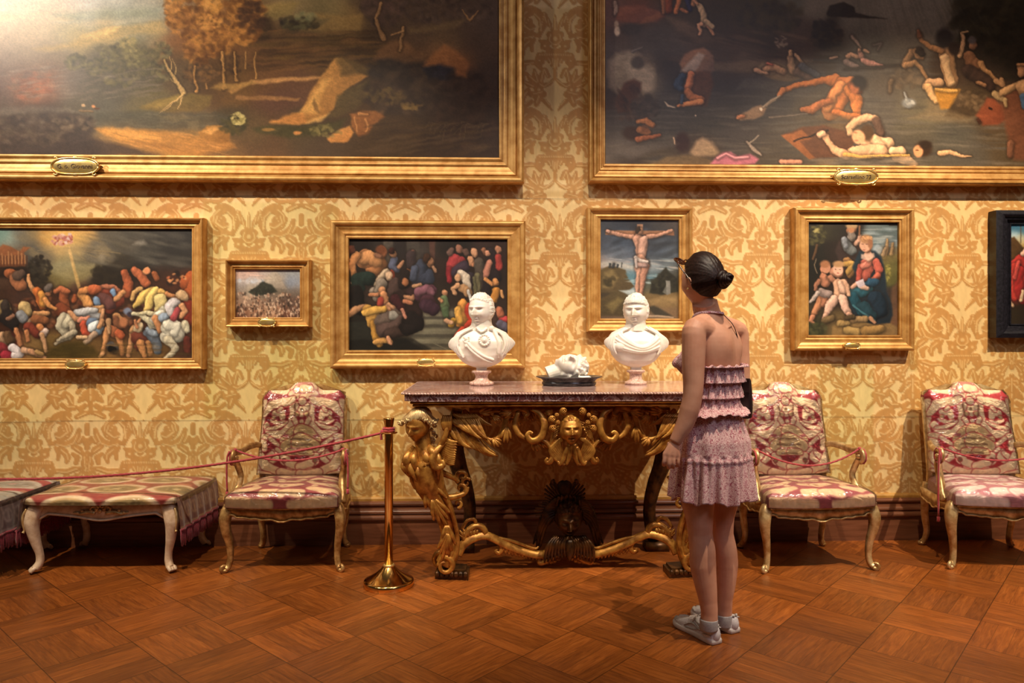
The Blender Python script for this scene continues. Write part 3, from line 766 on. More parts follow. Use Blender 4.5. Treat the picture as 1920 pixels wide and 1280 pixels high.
def paint_gathering():
    c = Cv(654, 447, 952, 656, 1.2, seed=31, warp=1.0)
    c.field('''670,460,14,1e1612 720,460,12,2c241e 745,460,10,3a332c 770,455,12,2a211b 790,470,10,3c342e 812,460,10,32271f 830,460,10,1e1814 870,455,12,1c1612 900,460,12,30201a 940,460,12,2a1a14 670,520,12,201812 660,560,14,171411 740,500,12,3c2a20 780,500,14,2a2322 820,500,10,2c1e18
    850,520,12,241a14 920,520,14,241a14 940,560,12,2c2018 820,560,12,2a2018 780,560,12,352220 700,560,14,33261e 740,580,14,2a1d18 680,600,14,1e1a14 760,600,10,2e2018 800,590,10,66604c 830,600,10,5c5644 800,620,12,5a553f 840,640,14,4a4536 790,640,12,4c4636 680,640,18,24221c 740,640,14,2a2419 900,600,12,3c2a1c 940,600,10,3a2a24''')
    c.poly('718,449 736,449 740,500 722,500', '5c5244', '3c342c', a=.8, soft=1.5); c.poly('762,449 786,449 788,520 766,520', '4c443a', '332c24', a=.75, soft=1.5)
    c.poly('738,449 760,449 764,520 742,520', '211a18', a=.7, soft=2); c.poly('804,449 816,449 814,490 806,490', '54352a', a=.8, soft=1.5)
    for k, y in enumerate((585, 600, 618, 636)):
        c.poly(f'{784-k*2},{y-2} {850+k*2},{y-2} {860+k*4},{y+12} {778-k*4},{y+12}', '767058', '4c4736', a=.85, soft=1.2); c.poly(f'{778-k*4},{y+7} {862+k*4},{y+7} {862+k*4},{y+13} {774-k*4},{y+13}', '38342a', a=.8, soft=1.2)
    c.poly('654,604 700,600 770,640 800,656 654,656', '25241c', '1c1a14', soft=2); c.poly('654,636 770,632 808,652 800,656 654,656', '14120e', a=.7, soft=2)
    c.S('6e6850', '808,640,.8 840,655,.8', 0)
    # man seen from behind, left
    c.SS('''b07040 688,486,18 706,492,18 700,505,16
    c88850 680,486,11 694,482,12 706,490,10
    b87844 668,480,9 660,496,7 664,512,6 662,524,4
    c89060 663,524,4 661,530,3
    9a5c38 716,470,9 718,474,9
    1f2c24 690,522,15 670,524,12 670,540,12
    1a1410 668,550,14 672,575,16
    5c3020 658,466,6 660,470,6''', .4)
    c.blob(714, 468, 10, 9, '6c3a20'); c.S('8c5c40', '706,478,4 712,480,4', .2)
    c.SS('''56596a 738,488,8 736,500,8 744,505,6
    a06c48 736,474,6 737,477,6
    a87450 748,500,4 756,490,3
    3a1c14 734,470,6 735,468,5
    9c3c24 734,510,5 736,530,6
    a06038 767,505,5 768,508,5
    7c5040 773,472,4 774,475,4
    3c2e2c 770,480,10 772,495,9''', .35)
    # kneeling woman in yellow, front left
    c.SS('''b49a78 724,512,9 714,520,6 706,532,5
    c8a27c 730,516,7 729,520,6
    8c7c68 700,545,8 706,556,8
    8a7a66 716,530,9 710,545,9
    4c3830 740,535,14 742,550,14
    2a2018 744,560,14 736,575,12
    c07c50 694,552,3.5 708,552,4 718,546,4
    c88858 716,542,6 717,545,6
    c08050 720,552,7 722,564,7 718,572,5
    a03c2c 714,562,6 712,570,6
    c88c60 728,572,6 740,578,5 746,582,3
    c08458 724,574,4 736,588,3
    b07c50 654,590,6 668,578,6 684,574,5
    c08c3c 690,580,11 700,590,12 694,604,8
    d09c44 684,586,7 706,580,8 720,578,6
    b07c30 700,606,6 704,630,6 712,644,6
    c89048 704,640,5 720,636,6 732,640,5
    5c4c40 716,600,14 736,596,14 746,588,12
    8c8474 736,590,8 744,594,6
    4a3830 720,618,14 744,612,13 752,600,10
    3c2c24 730,625,10 750,620,9
    c0855c 728,632,4 732,642,3.4''', .38)
    # dark seated woman
    c.SS('''241a16 762,515,9 758,530,12
    2a1c18 752,560,16 768,570,16 780,590,14
    1c1613 770,600,18 780,605,14 760,615,14
    a4643c 760,526,6 760,529,6
    3c1c1c 740,560,9 752,575,7
    b47c54 760,556,4 772,558,5 776,554,4
    b06c48 758,564,4 770,566,4
    b8785c 754,580,3.5 760,594,3''', .3)
    # central seated man in blue and violet
    c.SS('''343844 790,500,14 784,520,16 800,520,16
    414654 778,505,8 774,520,7
    b07850 804,490,7 806,494,6
    a06c48 806,488,6 807,491,6
    3a2418 800,482,7 798,487,6
    b08058 776,536,4 788,534,4 794,540,3
    9c7050 812,500,3 816,508,3
    5c3440 790,550,14 806,545,13
    7a4c54 784,548,8 800,540,9 808,548,7
    40242a 800,565,14 806,575,12
    38222a 798,572,12 812,578,11''', .35)
    # right hand group
    c.SS('''a03434 852,486,12 846,500,10 862,490,10
    8c2428 842,505,6 842,525,5
    8a5a44 860,464,6 861,468,6
    6a4c40 846,468,5 843,474,6
    5c4034 872,470,6 874,474,6
    3a2c34 868,500,13 858,510,12
    30282c 880,520,12 880,545,9
    c08860 888,470,6 890,476,6
    b88058 882,486,7 884,492,7
    b87850 894,490,4 888,496,4
    504438 898,490,9 900,510,10 900,535,9
    6c6444 894,515,5 896,545,5
    5a5438 888,520,3 892,550,4
    9c6444 906,468,5 908,472,5
    261c1c 920,475,11 926,505,13 930,520,10
    b87c5c 913,472,4.5 914,475,4.5
    b07058 918,492,6 912,510,6 910,518,4
    a43830 934,480,6 936,500,6
    a87050 934,466,6 935,470,5
    241c1c 912,530,9 914,560,9
    c88448 910,522,3.5 922,532,4 930,530,5
    c08048 928,526,5 930,530,5
    b87830 930,545,8 926,560,7
    c08850 940,545,3 942,556,3''', .36)
    c.SS('''c8b498 864,512,8 872,520,8 878,540,6
    c89468 858,518,6 858,522,5
    b88858 868,540,9 876,548,9
    c08c60 852,548,4 848,540,4 858,534,5
    c88438 866,570,11 872,590,12 862,605,9
    d09840 858,580,7 860,600,7
    a83420 880,575,9 886,600,9 876,612,8
    b8882c 845,608,6 850,600,6
    b8b0a0 878,545,3 882,560,3
    b83c24 850,640,4 856,628,4 866,615,5
    b07850 834,548,6 835,551,5
    5c6c44 832,560,8 834,575,8
    485838 834,580,7 836,590,6
    b07850 824,560,3 828,564,3
    c09068 836,600,4 846,604,4
    a86040 936,580,7 938,590,7
    a03434 940,602,7 950,598,7
    54505c 936,606,7 950,612,8''', .38)
    c.img[:4] *= .4
    return c.finish(.06), c

def paint_cross():
    c = Cv(1126, 411, 1273, 597, 1.2, seed=41, warp=1.0)
    c.field('''1135,420,12,3a3c40 1160,420,12,30333a 1200,420,12,2c2c30 1240,420,12,3a3634 1265,420,12,4a403a 1135,450,12,3c4048 1165,450,12,38424e 1150,475,12,5a6068 1175,480,10,6a7078 1190,460,10,363c46 1230,450,14,303236 1260,460,12,33363a 1130,490,8,7c706a 1145,492,8,9c948c
    1170,496,8,8a8c88 1190,500,8,5a6a70 1225,480,12,3c4248 1260,480,12,3e4448 1225,498,8,8a9090 1255,498,8,6c7474 1140,510,8,6a5a44 1160,520,8,58492f 1185,515,8,5c7c84 1225,515,8,4a5c60 1265,510,8,3c3a30 1130,530,8,4c3c2a 1160,535,8,54482e 1185,540,6,8a9c9c 1215,535,8,4a4a3c 1240,530,10,2a261c 1265,535,8,38301f
    1130,555,8,3c3224 1160,560,10,4a3d24 1190,560,8,64604c 1220,560,10,6a5430 1255,560,10,7a6038 1140,580,10,4a3c28 1180,585,10,54442e 1220,580,10,5c4c34 1260,580,8,6a5238 1200,597,20,6a5444 1140,597,16,5a483a''')
    c.streaks(1130, 430, 1270, 480, ['4a5664', '2c3038', '5c6874', '262a30'], 60, 14, 4, .25, -18)
    c.poly('1126,492 1150,488 1170,492 1200,500 1200,508 1160,502 1126,500', 'b0a898', a=.7, soft=3); c.streaks(1130, 485, 1272, 505, ['b8b4a8', '8a9898', 'a8988c'], 26, 14, 1.6, .45, 4)
    c.poly('1126,506 1142,498 1158,500 1174,506 1178,520 1190,536 1180,544 1150,546 1126,548', '5c4c2e', '4a3c26', soft=1.6); c.poly('1134,510 1150,504 1160,520 1150,540 1130,540', '8a7446', a=.6, soft=3)
    for t in ('1144,500,2 1145,494,2', '1150,500,2.4 1152,494,2.2', '1158,500,2 1159,496,2', '1166,500,1 1167,492,1'): c.S('3a3c3c', t, .2)
    c.dabs(1144, 526, 10, 9, ['38301e', '4a3e26'], 24, 4, .6)
    c.poly('1174,512 1200,516 1200,536 1186,530', '4c7078', a=.7, soft=2); c.streaks(1180, 514, 1240, 530, ['7ca0a4', '5c8088', 'a8b8b4'], 24, 8, 1.2, .5)
    c.poly('1162,544 1190,542 1204,546 1196,556 1180,552', 'a8b4b0', a=.8, soft=1.5)
    c.poly('1218,548 1222,530 1234,516 1244,504 1248,500 1254,508 1262,514 1268,520 1272,546 1240,552', '28261c', soft=1.6); c.dabs(1245, 530, 22, 18, ['24221a', '353224', '1c1a14'], 70, 4, .5)
    c.poly('1248,525 1256,525 1258,550 1250,552', '888478', '6c6860', a=.85, soft=1); c.poly('1242,546 1252,530 1252,552', '6c6a60', a=.7, soft=1)
    c.poly('1126,560 1150,550 1170,550 1184,560 1200,580 1180,592 1126,590', '52442a', '3c321f', soft=2); c.poly('1136,572 1160,556 1170,562 1150,586', '7c6a3c', a=.6, soft=3)
    c.poly('1216,562 1240,556 1268,556 1272,575 1240,574 1220,570', '94794c', '6c5432', a=.8, soft=3); c.poly('1214,575 1226,572 1250,584 1264,594 1230,592', '2c2a22', a=.8, soft=2); c.S('9c8468', '1200,592,2 1240,592,2.5 1262,594,2', .2)
    # the cross and the figure
    c.poly('1136,432 1264,432 1264,440 1136,440', '9c6c4a', '845438', soft=1); c.poly('1195,420 1206,420 1206,440 1195,440', 'a87858', soft=1)
    c.SS('''b88468 1187,444,5 1170,442,3.6 1155,438,3.4 1142,434,3
    b88468 1216,444,5 1232,441,3.6 1248,436,3.2 1260,431,2.6
    b8846a 1196,448,9 1201,462,9 1202,476,8
    c4937a 1208,450,8 1206,466,8 1204,480,7
    b88468 1202,486,9 1206,492,10
    bc8a70 1198,500,7 1199,518,6 1196,536,4.6 1197,552,3.6
    b27c62 1211,498,7 1207,516,6 1205,532,4.4 1202,552,3.4
    c49078 1143,434,3.5 1140,433,3
    c8a090 1198,496,5 1210,494,6
    b4805f 1201,432,5 1200,435,5''', .42)
    c.S('3c2a1e', '1195,434,4 1198,428,4', .2); c.S('c8b4a4', '1192,482,3 1202,488,3.4 1214,490,2.6', .35); c.S('b8a498', '1193,486,3 1194,500,2', .3)
    return c.finish(.06), c

def paint_family():
    c = Cv(1514, 416, 1684, 629, 1.2, seed=52, warp=.9)
    c.field('''1525,430,12,26221a 1550,430,12,332e1e 1575,430,12,28221a 1600,425,10,1c1814 1640,430,10,5a6460 1670,430,10,4a5450 1530,470,12,1c1a14 1560,470,12,241c16 1640,455,10,6a7878 1670,450,10,566260 1575,470,10,2c201a 1655,475,8,7a6c4c 1675,475,8,6c5c3c 1530,500,12,1a1812 1670,500,8,5c5a30
    1670,520,8,4c4a24 1690,540,8,2c2418 1530,540,12,1e1a13 1560,560,12,2c2018 1670,560,10,352a22 1590,520,10,3c2c1c 1640,560,12,28303a 1530,590,12,3c3222 1525,610,12,2a2c1c 1560,600,12,5c4a2c 1600,610,14,7c6034 1650,610,14,6c4e2e 1680,600,10,5c4028 1600,585,10,4c3c28 1680,625,14,6c5030''')
    c.dabs(1530, 440, 18, 22, ['332e1c', '4c4626', '241f16', '6a6236'], 90, 4, .5); c.S('5c4028', '1532,460,2.4 1529,472,2.6 1524,486,2', .3); c.dabs(1532, 432, 6, 6, ['a89858', '807440'], 14, 3, .7)
    c.streaks(1625, 425, 1684, 460, ['8a9898', '3c4a48', 'b0b0a4'], 34, 12, 2, .4); c.poly('1636,466 1645,456 1656,466 1652,476 1640,476', 'a0a8ac', a=.6, soft=2)
    c.SS('''a88458 1664,450,2.6 1662,470,4 1658,482,5
    94744c 1674,456,2.4 1671,476,4
    a0805a 1660,466,3 1656,478,4''', .4)
    c.poly('1655,480 1684,476 1684,530 1664,535 1656,510', '6c5a2c', '4a4822', a=.7, soft=3); c.dabs(1662, 510, 8, 18, ['94883c', '6c6428', 'a89848'], 40, 3, .5)
    c.poly('1672,540 1684,525 1684,610 1668,605', '6c4a30', '5c3c28', a=.7, soft=3)
    # bearded man in the back
    c.poly('1566,470 1576,446 1592,438 1612,444 1622,470 1614,520 1600,540 1584,520 1574,492', '3c2c26', '2c201c', soft=2)
    c.SS('''6a6c68 1586,452,8 1590,465,9 1598,470,8
    86888a 1582,448,5 1586,462,5
    a86c48 1598,428,9 1596,434,8
    bcb0a0 1596,442,7 1598,448,5
    8c7c6c 1596,436,6 1598,443,7
    bc8c70 1606,456,5 1611,450,5 1612,444,4
    a07040 1588,488,7 1600,500,8 1592,515,6
    b08440 1584,495,5 1598,495,7 1590,510,5''', .4)
    c.blob(1597, 423, 11, 6, 'a88458'); c.blob(1596, 431, 6, 5, 'b0744c'); c.S('8c5c3c', '1612,424,1.8 1611,440,1.8', .2)
    # seated woman
    c.poly('1640,470 1652,480 1660,510 1662,545 1672,570 1674,590 1668,605 1640,608 1610,602 1600,598 1592,570 1590,550 1602,540 1606,520 1598,500 1610,470', '223038', '1a2228', soft=2)
    c.SS('''c8604c 1624,494,11 1626,506,12 1624,516,9
    b44c3c 1614,500,6 1610,516,5 1608,528,5
    d07860 1620,498,7 1630,492,7
    c85c48 1642,490,7 1649,506,7 1644,520,6
    c46048 1646,516,6 1636,526,6
    d89a78 1628,478,8 1630,484,6
    c07850 1620,462,9 1626,466,8
    2a5c68 1602,548,11 1612,546,11 1626,540,10
    1f4c58 1600,556,10 1606,570,10 1616,582,9
    28485c 1630,530,8 1642,528,7
    1c2c38 1640,560,16 1650,580,16 1630,590,14
    203c44 1620,575,12 1632,592,12
    d0a488 1626,540,4 1616,538,5 1608,532,4
    c89478 1598,538,4 1606,532,4''', .36)
    c.blob(1622, 458, 10.5, 13.5, 'd09a78', 1, .15); c.blob(1624, 448, 12, 8, 'a07048'); c.blob(1632, 456, 5, 10, '946040'); c.dabs(1624, 446, 11, 4, ['c8905c', '8c5a3a'], 20, 2.4, .7)
    c.B('1617,457,2.6,1,6a4030,.7 1625,457,2.6,1,6a4030,.7 1620,468,2.6,1,a84c40,.8 1620,462,1.2,3,c08060,.5'); c.poly('1614,476 1638,474 1640,482 1626,488 1614,484', 'dcb094', a=.8, soft=1.6)
    c.poly('1604,528 1618,522 1622,534 1610,540', 'c8b8b4', 'a08c90', soft=1); c.S('3c6c74', '1600,572,2 1614,584,2 1640,600,2', .3)
    c.S('b4805c', '1632,596,4 1640,604,3', .3)
    # the two children
    c.SS('''c08060 1564,510,9 1572,512,9
    b87454 1548,500,8 1546,508,8
    b07050 1544,520,8 1548,530,9
    9c6448 1536,526,4 1530,536,4 1530,542,4
    b07454 1556,520,5 1568,530,5 1584,526,4
    b87850 1540,560,8 1534,575,7 1526,588,5
    a86c4c 1548,556,8 1546,570,6
    c07c58 1524,594,5 1520,602,3.6 1526,606,3
    9c8478 1540,548,8 1554,552,7
    b8a494 1534,548,4 1526,560,4 1520,566,3
    d09c78 1572,532,9 1574,545,10 1572,556,10
    d8a888 1578,530,7 1582,545,7
    d4a07c 1582,526,4 1588,536,4 1591,552,3.6
    dcac90 1564,562,9 1554,574,8 1550,588,6
    d8a484 1548,592,5 1545,598,4
    dcac90 1580,560,9 1584,574,8 1590,586,5
    d8a080 1590,588,4 1594,590,4''', .36)
    c.blob(1549, 502, 8.5, 10, 'bc7e5c', 1, .15); c.blob(1547, 495, 9.5, 7, '9c6440'); c.blob(1571, 505, 9.5, 11, 'd4a080', 1, .15); c.blob(1572, 495, 10.5, 6, 'a87c50'); c.B('1567,505,1.8,.9,5c3828,.8 1575,505,1.8,.9,5c3828,.8 1571,512,2.4,.8,a85044,.8')
    c.S('8c7458', '1530,485,.8 1527,496,.8 1532,512,.8', 0)
    # rocks
    c.poly('1560,612 1580,600 1600,606 1612,600 1640,610 1670,606 1684,615 1684,629 1560,629', '8a6c3c', '6c5230', soft=2)
    c.SS('''9c7c48 1574,606,6 1590,606,6
    94744a 1600,600,6 1622,598,6
    a08048 1590,620,9 1608,622,8
    94703c 1624,620,10 1650,618,9
    6a5434 1548,600,8 1560,596,7
    4c3c26 1600,594,5 1588,596,5''', .4)
    c.dabs(1530, 615, 18, 12, ['2a2c1a', '3c3c22', '4c4a2c'], 50, 4, .5)
    m = (c.RY < 422-3.0*np.sqrt(np.clip(1-((c.RX-1599)/90)**2, 0, 1))+2)
    c.img[m] = _hx('1c120c')
    return c.finish(.06), c

def paint_red_robe():
    c = Cv(1893, 421, 2040, 606, 1.3, seed=61, warp=.8)
    c.field('''1900,428,8,2c5c70 1930,428,10,2c5c70 1900,442,6,b8c8c0 1960,440,20,8aa8b0 1915,450,6,c0b890 1900,455,6,8c7c4c 1920,460,8,b0883c 1898,470,10,4c3418 1910,475,8,54381c 1920,500,10,8c2c20 1950,500,20,402818 1900,540,12,8c2c20 1900,590,10,2c2214 1930,590,14,261c12 2000,560,30,2c2214 2000,460,30,6c6438''')
    c.poly('1893,448 1902,444 1912,456 1920,466 1920,480 1893,500', '563a1c', '3c2812', soft=1.6)
    c.SS('''a82c24 1904,495,9 1914,486,10 1926,500,10
    b83428 1904,500,8 1900,530,8 1904,556,8
    a02420 1914,510,10 1912,540,10 1920,560,10
    c44438 1910,492,4 1902,520,4
    8c201c 1930,520,12 1934,560,12
    d0a080 1918,476,5 1926,470,6
    c89c70 1895,566,3 1899,572,3
    d0ac80 1918,545,3 1914,562,3''', .4)
    c.S('5c4c34', '1914,421,.8 1914,455,.8', 0)
    c.SS('''345c4c 1970,500,16 1965,560,18
    c89878 1968,470,8 1969,474,8''', .3)
    return c.finish(.05), c
# ---------------------------------------------------------------- materials
M['gilt'] = basic('gilded_wood', 'b07c3c', 'd4a460', .44, .40, 14, .12, .001)
M['gilt_old'] = basic('worn_gilding', '8c5620', 'cc9444', .38, .5, 26, .35, .0015)
M['gilt_pale'] = basic('pale_worn_gilding', 'a8804c', 'dcc08c', .36, .5, 25, .25, .001)
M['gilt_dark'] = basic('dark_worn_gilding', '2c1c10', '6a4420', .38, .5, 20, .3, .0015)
M['brass'] = basic('polished_brass', 'e0b064', 'ecc47c', .14, 1., 8)
M['plate'] = basic('engraved_brass', 'f0c870', 'ffe09a', .22, .8, 60)
M['ink'] = basic('engraved_letters', '4a3010', rough=.6)
M['black_frame'] = basic('ebonised_wood', '141318', '24222a', .35, 0, 60, .1)
M['dark_edge'] = basic('frame_back_wood', '2a1810', '3a2416', .6, 0, 40)
M['white_marble'] = basic('white_marble', 'e6ddd0', 'f4eee6', .42, 0, 12, .08, .0008, sss=.15)
M['pewter'] = basic('dark_marble_dish', '302c2e', '5c5858', .25, .2, 30, .05)
M['canvas'] = attr_mat('oil_painting', .34, .5, .0011, .0, .26, 0, 330, (1.9, 1.66, 1.42))
M['panel'] = attr_mat('painted_panel', .45, .15, .0004, .0, .35, 0, 300, (1.15, 1.2, 1.35))
M['wood_white'] = basic('cream_painted_wood', 'c8a888', 'e4ccb0', .4, 0, 30, .2, .001)
M['rope'] = basic('red_silk_rope', '8c1c24', 'b83840', .6, 0, 300, sheen=.4)
def _skirting():
    m, nt, b = nodes('mahogany_skirting')
    v = N(nt, 'ShaderNodeMapping'); v.inputs['Scale'].default_value = (1.2, 8, 14)
    nt.links.new(N(nt, 'ShaderNodeTexCoord').outputs['Object'], v.inputs[0])
    f = noisen(nt, 3, 6, .6, v.outputs[0])
    nt.links.new(ramp(nt, f, [(.3, hx('5a3420')), (.7, hx('805038'))]), b.inputs['Base Color']); b.inputs['Roughness'].default_value = .3
    return m
M['skirting'] = _skirting()
M['skirting_top'] = basic('ochre_painted_strip', 'b08038', 'c8984c', .5, 0, 20)

def marble_mat(name, cols, scale, st=(1, 1, 1)):
    m, nt, b = nodes(name)
    v = N(nt, 'ShaderNodeMapping'); v.inputs['Scale'].default_value = st
    nt.links.new(N(nt, 'ShaderNodeTexCoord').outputs['Object'], v.inputs[0])
    f = noisen(nt, scale, 7, .62, v.outputs[0], 0, 1.4)
    c = ramp(nt, f, [(.25+.5*i/(len(cols)-1), hx(q)) for i, q in enumerate(cols)])
    w = N(nt, 'ShaderNodeTexVoronoi', feature='DISTANCE_TO_EDGE'); w.inputs['Scale'].default_value = scale*2.2
    mp = N(nt, 'ShaderNodeMapping'); nt.links.new(v.outputs[0], mp.inputs[0])
    q = nt.nodes.new('ShaderNodeVectorMath'); q.operation = 'ADD'; nt.links.new(mp.outputs[0], q.inputs[0])
    nz = N(nt, 'ShaderNodeTexNoise'); nz.inputs['Scale'].default_value = scale; nt.links.new(v.outputs[0], nz.inputs['Vector'])
    sc = nt.nodes.new('ShaderNodeVectorMath'); sc.operation = 'SCALE'; sc.inputs['Scale'].default_value = .25; nt.links.new(nz.outputs['Color'], sc.inputs[0]); nt.links.new(sc.outputs[0], q.inputs[1])
    nt.links.new(q.outputs[0], w.inputs['Vector'])
    e = mathn(nt, 'LESS_THAN', w.outputs['Distance'], .035)
    c = mixc(nt, mathn(nt, 'MULTIPLY', e, .75), c, hx('d8c4c0'))
    nt.links.new(c, b.inputs['Base Color']); b.inputs['Roughness'].default_value = .16; b.inputs['Coat Weight'].default_value = .3
    return m
M['marble'] = marble_mat('red_breccia_marble', ['4a2826', '7c4844', '9c6660', '6a3c38', 'c0a09c', '8c5450', 'b88880'], 9)
M['marble_top'] = marble_mat('red_breccia_marble_pale', ['8c6058', 'a87c74', 'b8948c', '98706a', 'd0bab4', 'a47c74', 'c8a8a0'], 6, (1, 2.2, 1))  # edge palette made paler for the top face, equally glossy
M['marble_pink'] = marble_mat('pink_marble', ['8c5c50', 'b88878', 'd8b8a8', 'a87868', 'e0c8b8'], 22)

# ---------------------------------------------------------------- silk damask wall
def damask_tile():
    """half repeat, 94 x 191 units; returns mask and detail"""
    c = Cv(0, 0, 94, 191, .5, bg='000000', seed=5, warp=.9); c.flat = True
    w = 'ffffff'
    def s(t): c.S(w, t, 0)
    Y0 = 60          # flower centre row
    def o(t): # offset helper for strokes
        return ' '.join('%g,%g,%g' % (float(a)+0, float(b)+Y0, float(r)) for a, b, r in (p.split(',') for p in t.split()))
    L = ['0,0,12', '-1,-10,6', '9,-7,6', '10,5,6', '0,11,6',
         '0,-14,2 0,-30,3.4 0,-44,1', '5,-14,1.6 9,-28,2.6 14,-40,1', '12,-26,3 20,-36,7 20,-44,5',
         '19,14,8', '22,8,6 28,4,2', '13,20,5', '8,22,4 0,24,4',
         '0,27,3 16,27,3.4 30,30,3.4', '0,33,4 14,35,5 24,37,4', '0,40,4 10,42,4', '0,48,4 6,50,2.5', '0,56,4', '30,33,5 34,40,3',
         '0,62,3 0,72,3', '22,44,3 30,48,6 26,56,3', '34,46,4 46,44,4 56,47,5 70,42,5 82,40,3',
         '56,-54,5 44,-56,6 32,-48,7 24,-36,7 22,-22,6 27,-10,4', '36,-50,4 54,-44,6 62,-32,7 58,-20,6 46,-14,6 40,-22,4', '50,-30,9', '70,-50,4 80,-56,5 90,-58,4',
         '28,-4,3 40,-8,4 54,-4,5 66,-8,5 76,-18,5 80,-30,4', '46,4,5 54,10,6 60,20,5 58,28,3', '38,2,3 44,12,4 42,22,3', '70,0,5 80,6,6 86,14,3', '68,14,3 76,20,5 74,30,4',
         '3,76,2 10,84,3 20,88,4 30,84,4', '26,84,3 24,70,5 20,56,2', '30,84,3 36,70,6 38,58,2', '30,86,3 44,76,5 52,66,2', '12,70,3 18,60,5', '34,90,4 48,86,5 58,80,2',
         '30,96,8', '22,104,6 34,108,6 44,104,5', '30,112,7 34,122,5', '20,116,4 12,124,3 6,134,1', '50,98,5 58,106,6 60,118,4', '44,118,4 56,126,5 68,124,4',
         '58,56,6', '62,64,6', '70,58,6', '66,70,6', '76,66,5', '58,74,4', '74,76,5', '54,66,4',
         '94,18,9', '94,30,11', '94,42,9', '94,52,5', '84,48,4 78,58,5 74,50,2', '94,70,5 94,86,8 94,98,6', '86,74,3 80,84,5 72,96,4', '86,96,4 80,106,6 74,112,3', '94,106,9', '94,118,5 94,128,3', '84,120,4 76,126,5', '94,-8,8', '94,2,5', '86,-14,5 78,-8,4', '94,-24,4 94,-40,4']
    for t in L: s(o(t))
    # wrap vertically
    m = c.img[..., 0]
    for t in L:
        for dy in (-191, 191):
            c.S(w, ' '.join('%g,%g,%g' % (float(a), float(b)+Y0+dy, float(r)) for a, b, r in (p.split(',') for p in t.split())), 0)
    m = np.clip(c.img[..., 0]*3, 0, 1)
    # pale details inside the motifs
    d = Cv(0, 0, 94, 191, .5, bg='000000', seed=6, warp=.5); d.flat = True
    D = ['0,0,3.4', '19,14,2', '0,-16,.6 0,-40,.6', '8,-18,.5 13,-36,.5', '0,40,.6 0,54,.6', '5,38,.6 3,52,.6', '12,38,.6 8,46,.6', '26,80,.6 21,58,.6', '32,80,.6 37,62,.6', '34,82,.6 48,70,.6', '38,-46,.8 28,-36,.8 26,-22,.8', '56,-38,.7 60,-26,.7 50,-18,.7',
         '40,-4,.6 56,0,.6 70,-6,.6 77,-22,.6', '40,46,.7 58,47,.7 76,41,.7', '94,74,1 94,98,1', '90,84,.8 84,92,.6', '90,78,.8 82,80,.6', '24,100,.6 40,104,.6', '94,104,1.6 94,110,1', '56,102,.6 60,114,.6', '30,96,2.4']
    D += ['-6,4,.6 -2,11,.6 5,10,.6 11,3,.6 8,-8,.6', '16,-30,.6 20,-42,.6', '52,-50,.7 62,-40,.7 64,-28,.6', '72,-50,.7 86,-57,.7', '28,-30,.7 25,-14,.7', '48,6,.7 58,14,.7 60,24,.6', '72,2,.6 82,10,.6', '42,110,.7 54,122,.7 66,122,.6', '18,114,.6 10,124,.6', '30,108,.7 34,120,.7', '24,20,.6 18,26,.6', '88,20,.5 92,46,.5', '84,50,.6 76,60,.5', '40,90,.7 56,82,.6', '14,72,.6 20,58,.6', '4,78,.6 20,90,.6 28,86,.6', '84,-18,.6 78,-8,.6', '92,60,.8 94,66,.8', '52,100,.7 62,116,.6', '36,-20,.7 46,-16,.7 54,-22,.7']
    D += ['%g,30,1.1' % (2+i*4.4) for i in range(7)] + ['%g,%g,.8' % (94-(i % 2)*5, 16+i*4) for i in range(8)] + ['58,56,2', '62,64,2', '70,58,2', '66,70,2', '76,66,2', '74,76,1.6', '58,74,1.4']
    D += ['%g,%g,1' % (20+k*1.2, -46+k*5) for k in range(7)] + ['%g,%g,1' % (62-k*3, -14-k*5) for k in range(6)] + ['%g,%g,1' % (84-k*1.5, 78+k*5) for k in range(6)]
    for t in D:
        for dy in (-191, 0, 191):
            d.S(w, ' '.join('%g,%g,%g' % (float(a), float(b)+Y0+dy, float(r)) for a, b, r in (p.split(',') for p in t.split())), 0)
    dm = np.clip(d.img[..., 0]*1.6, 0, 1)
    return m, dm
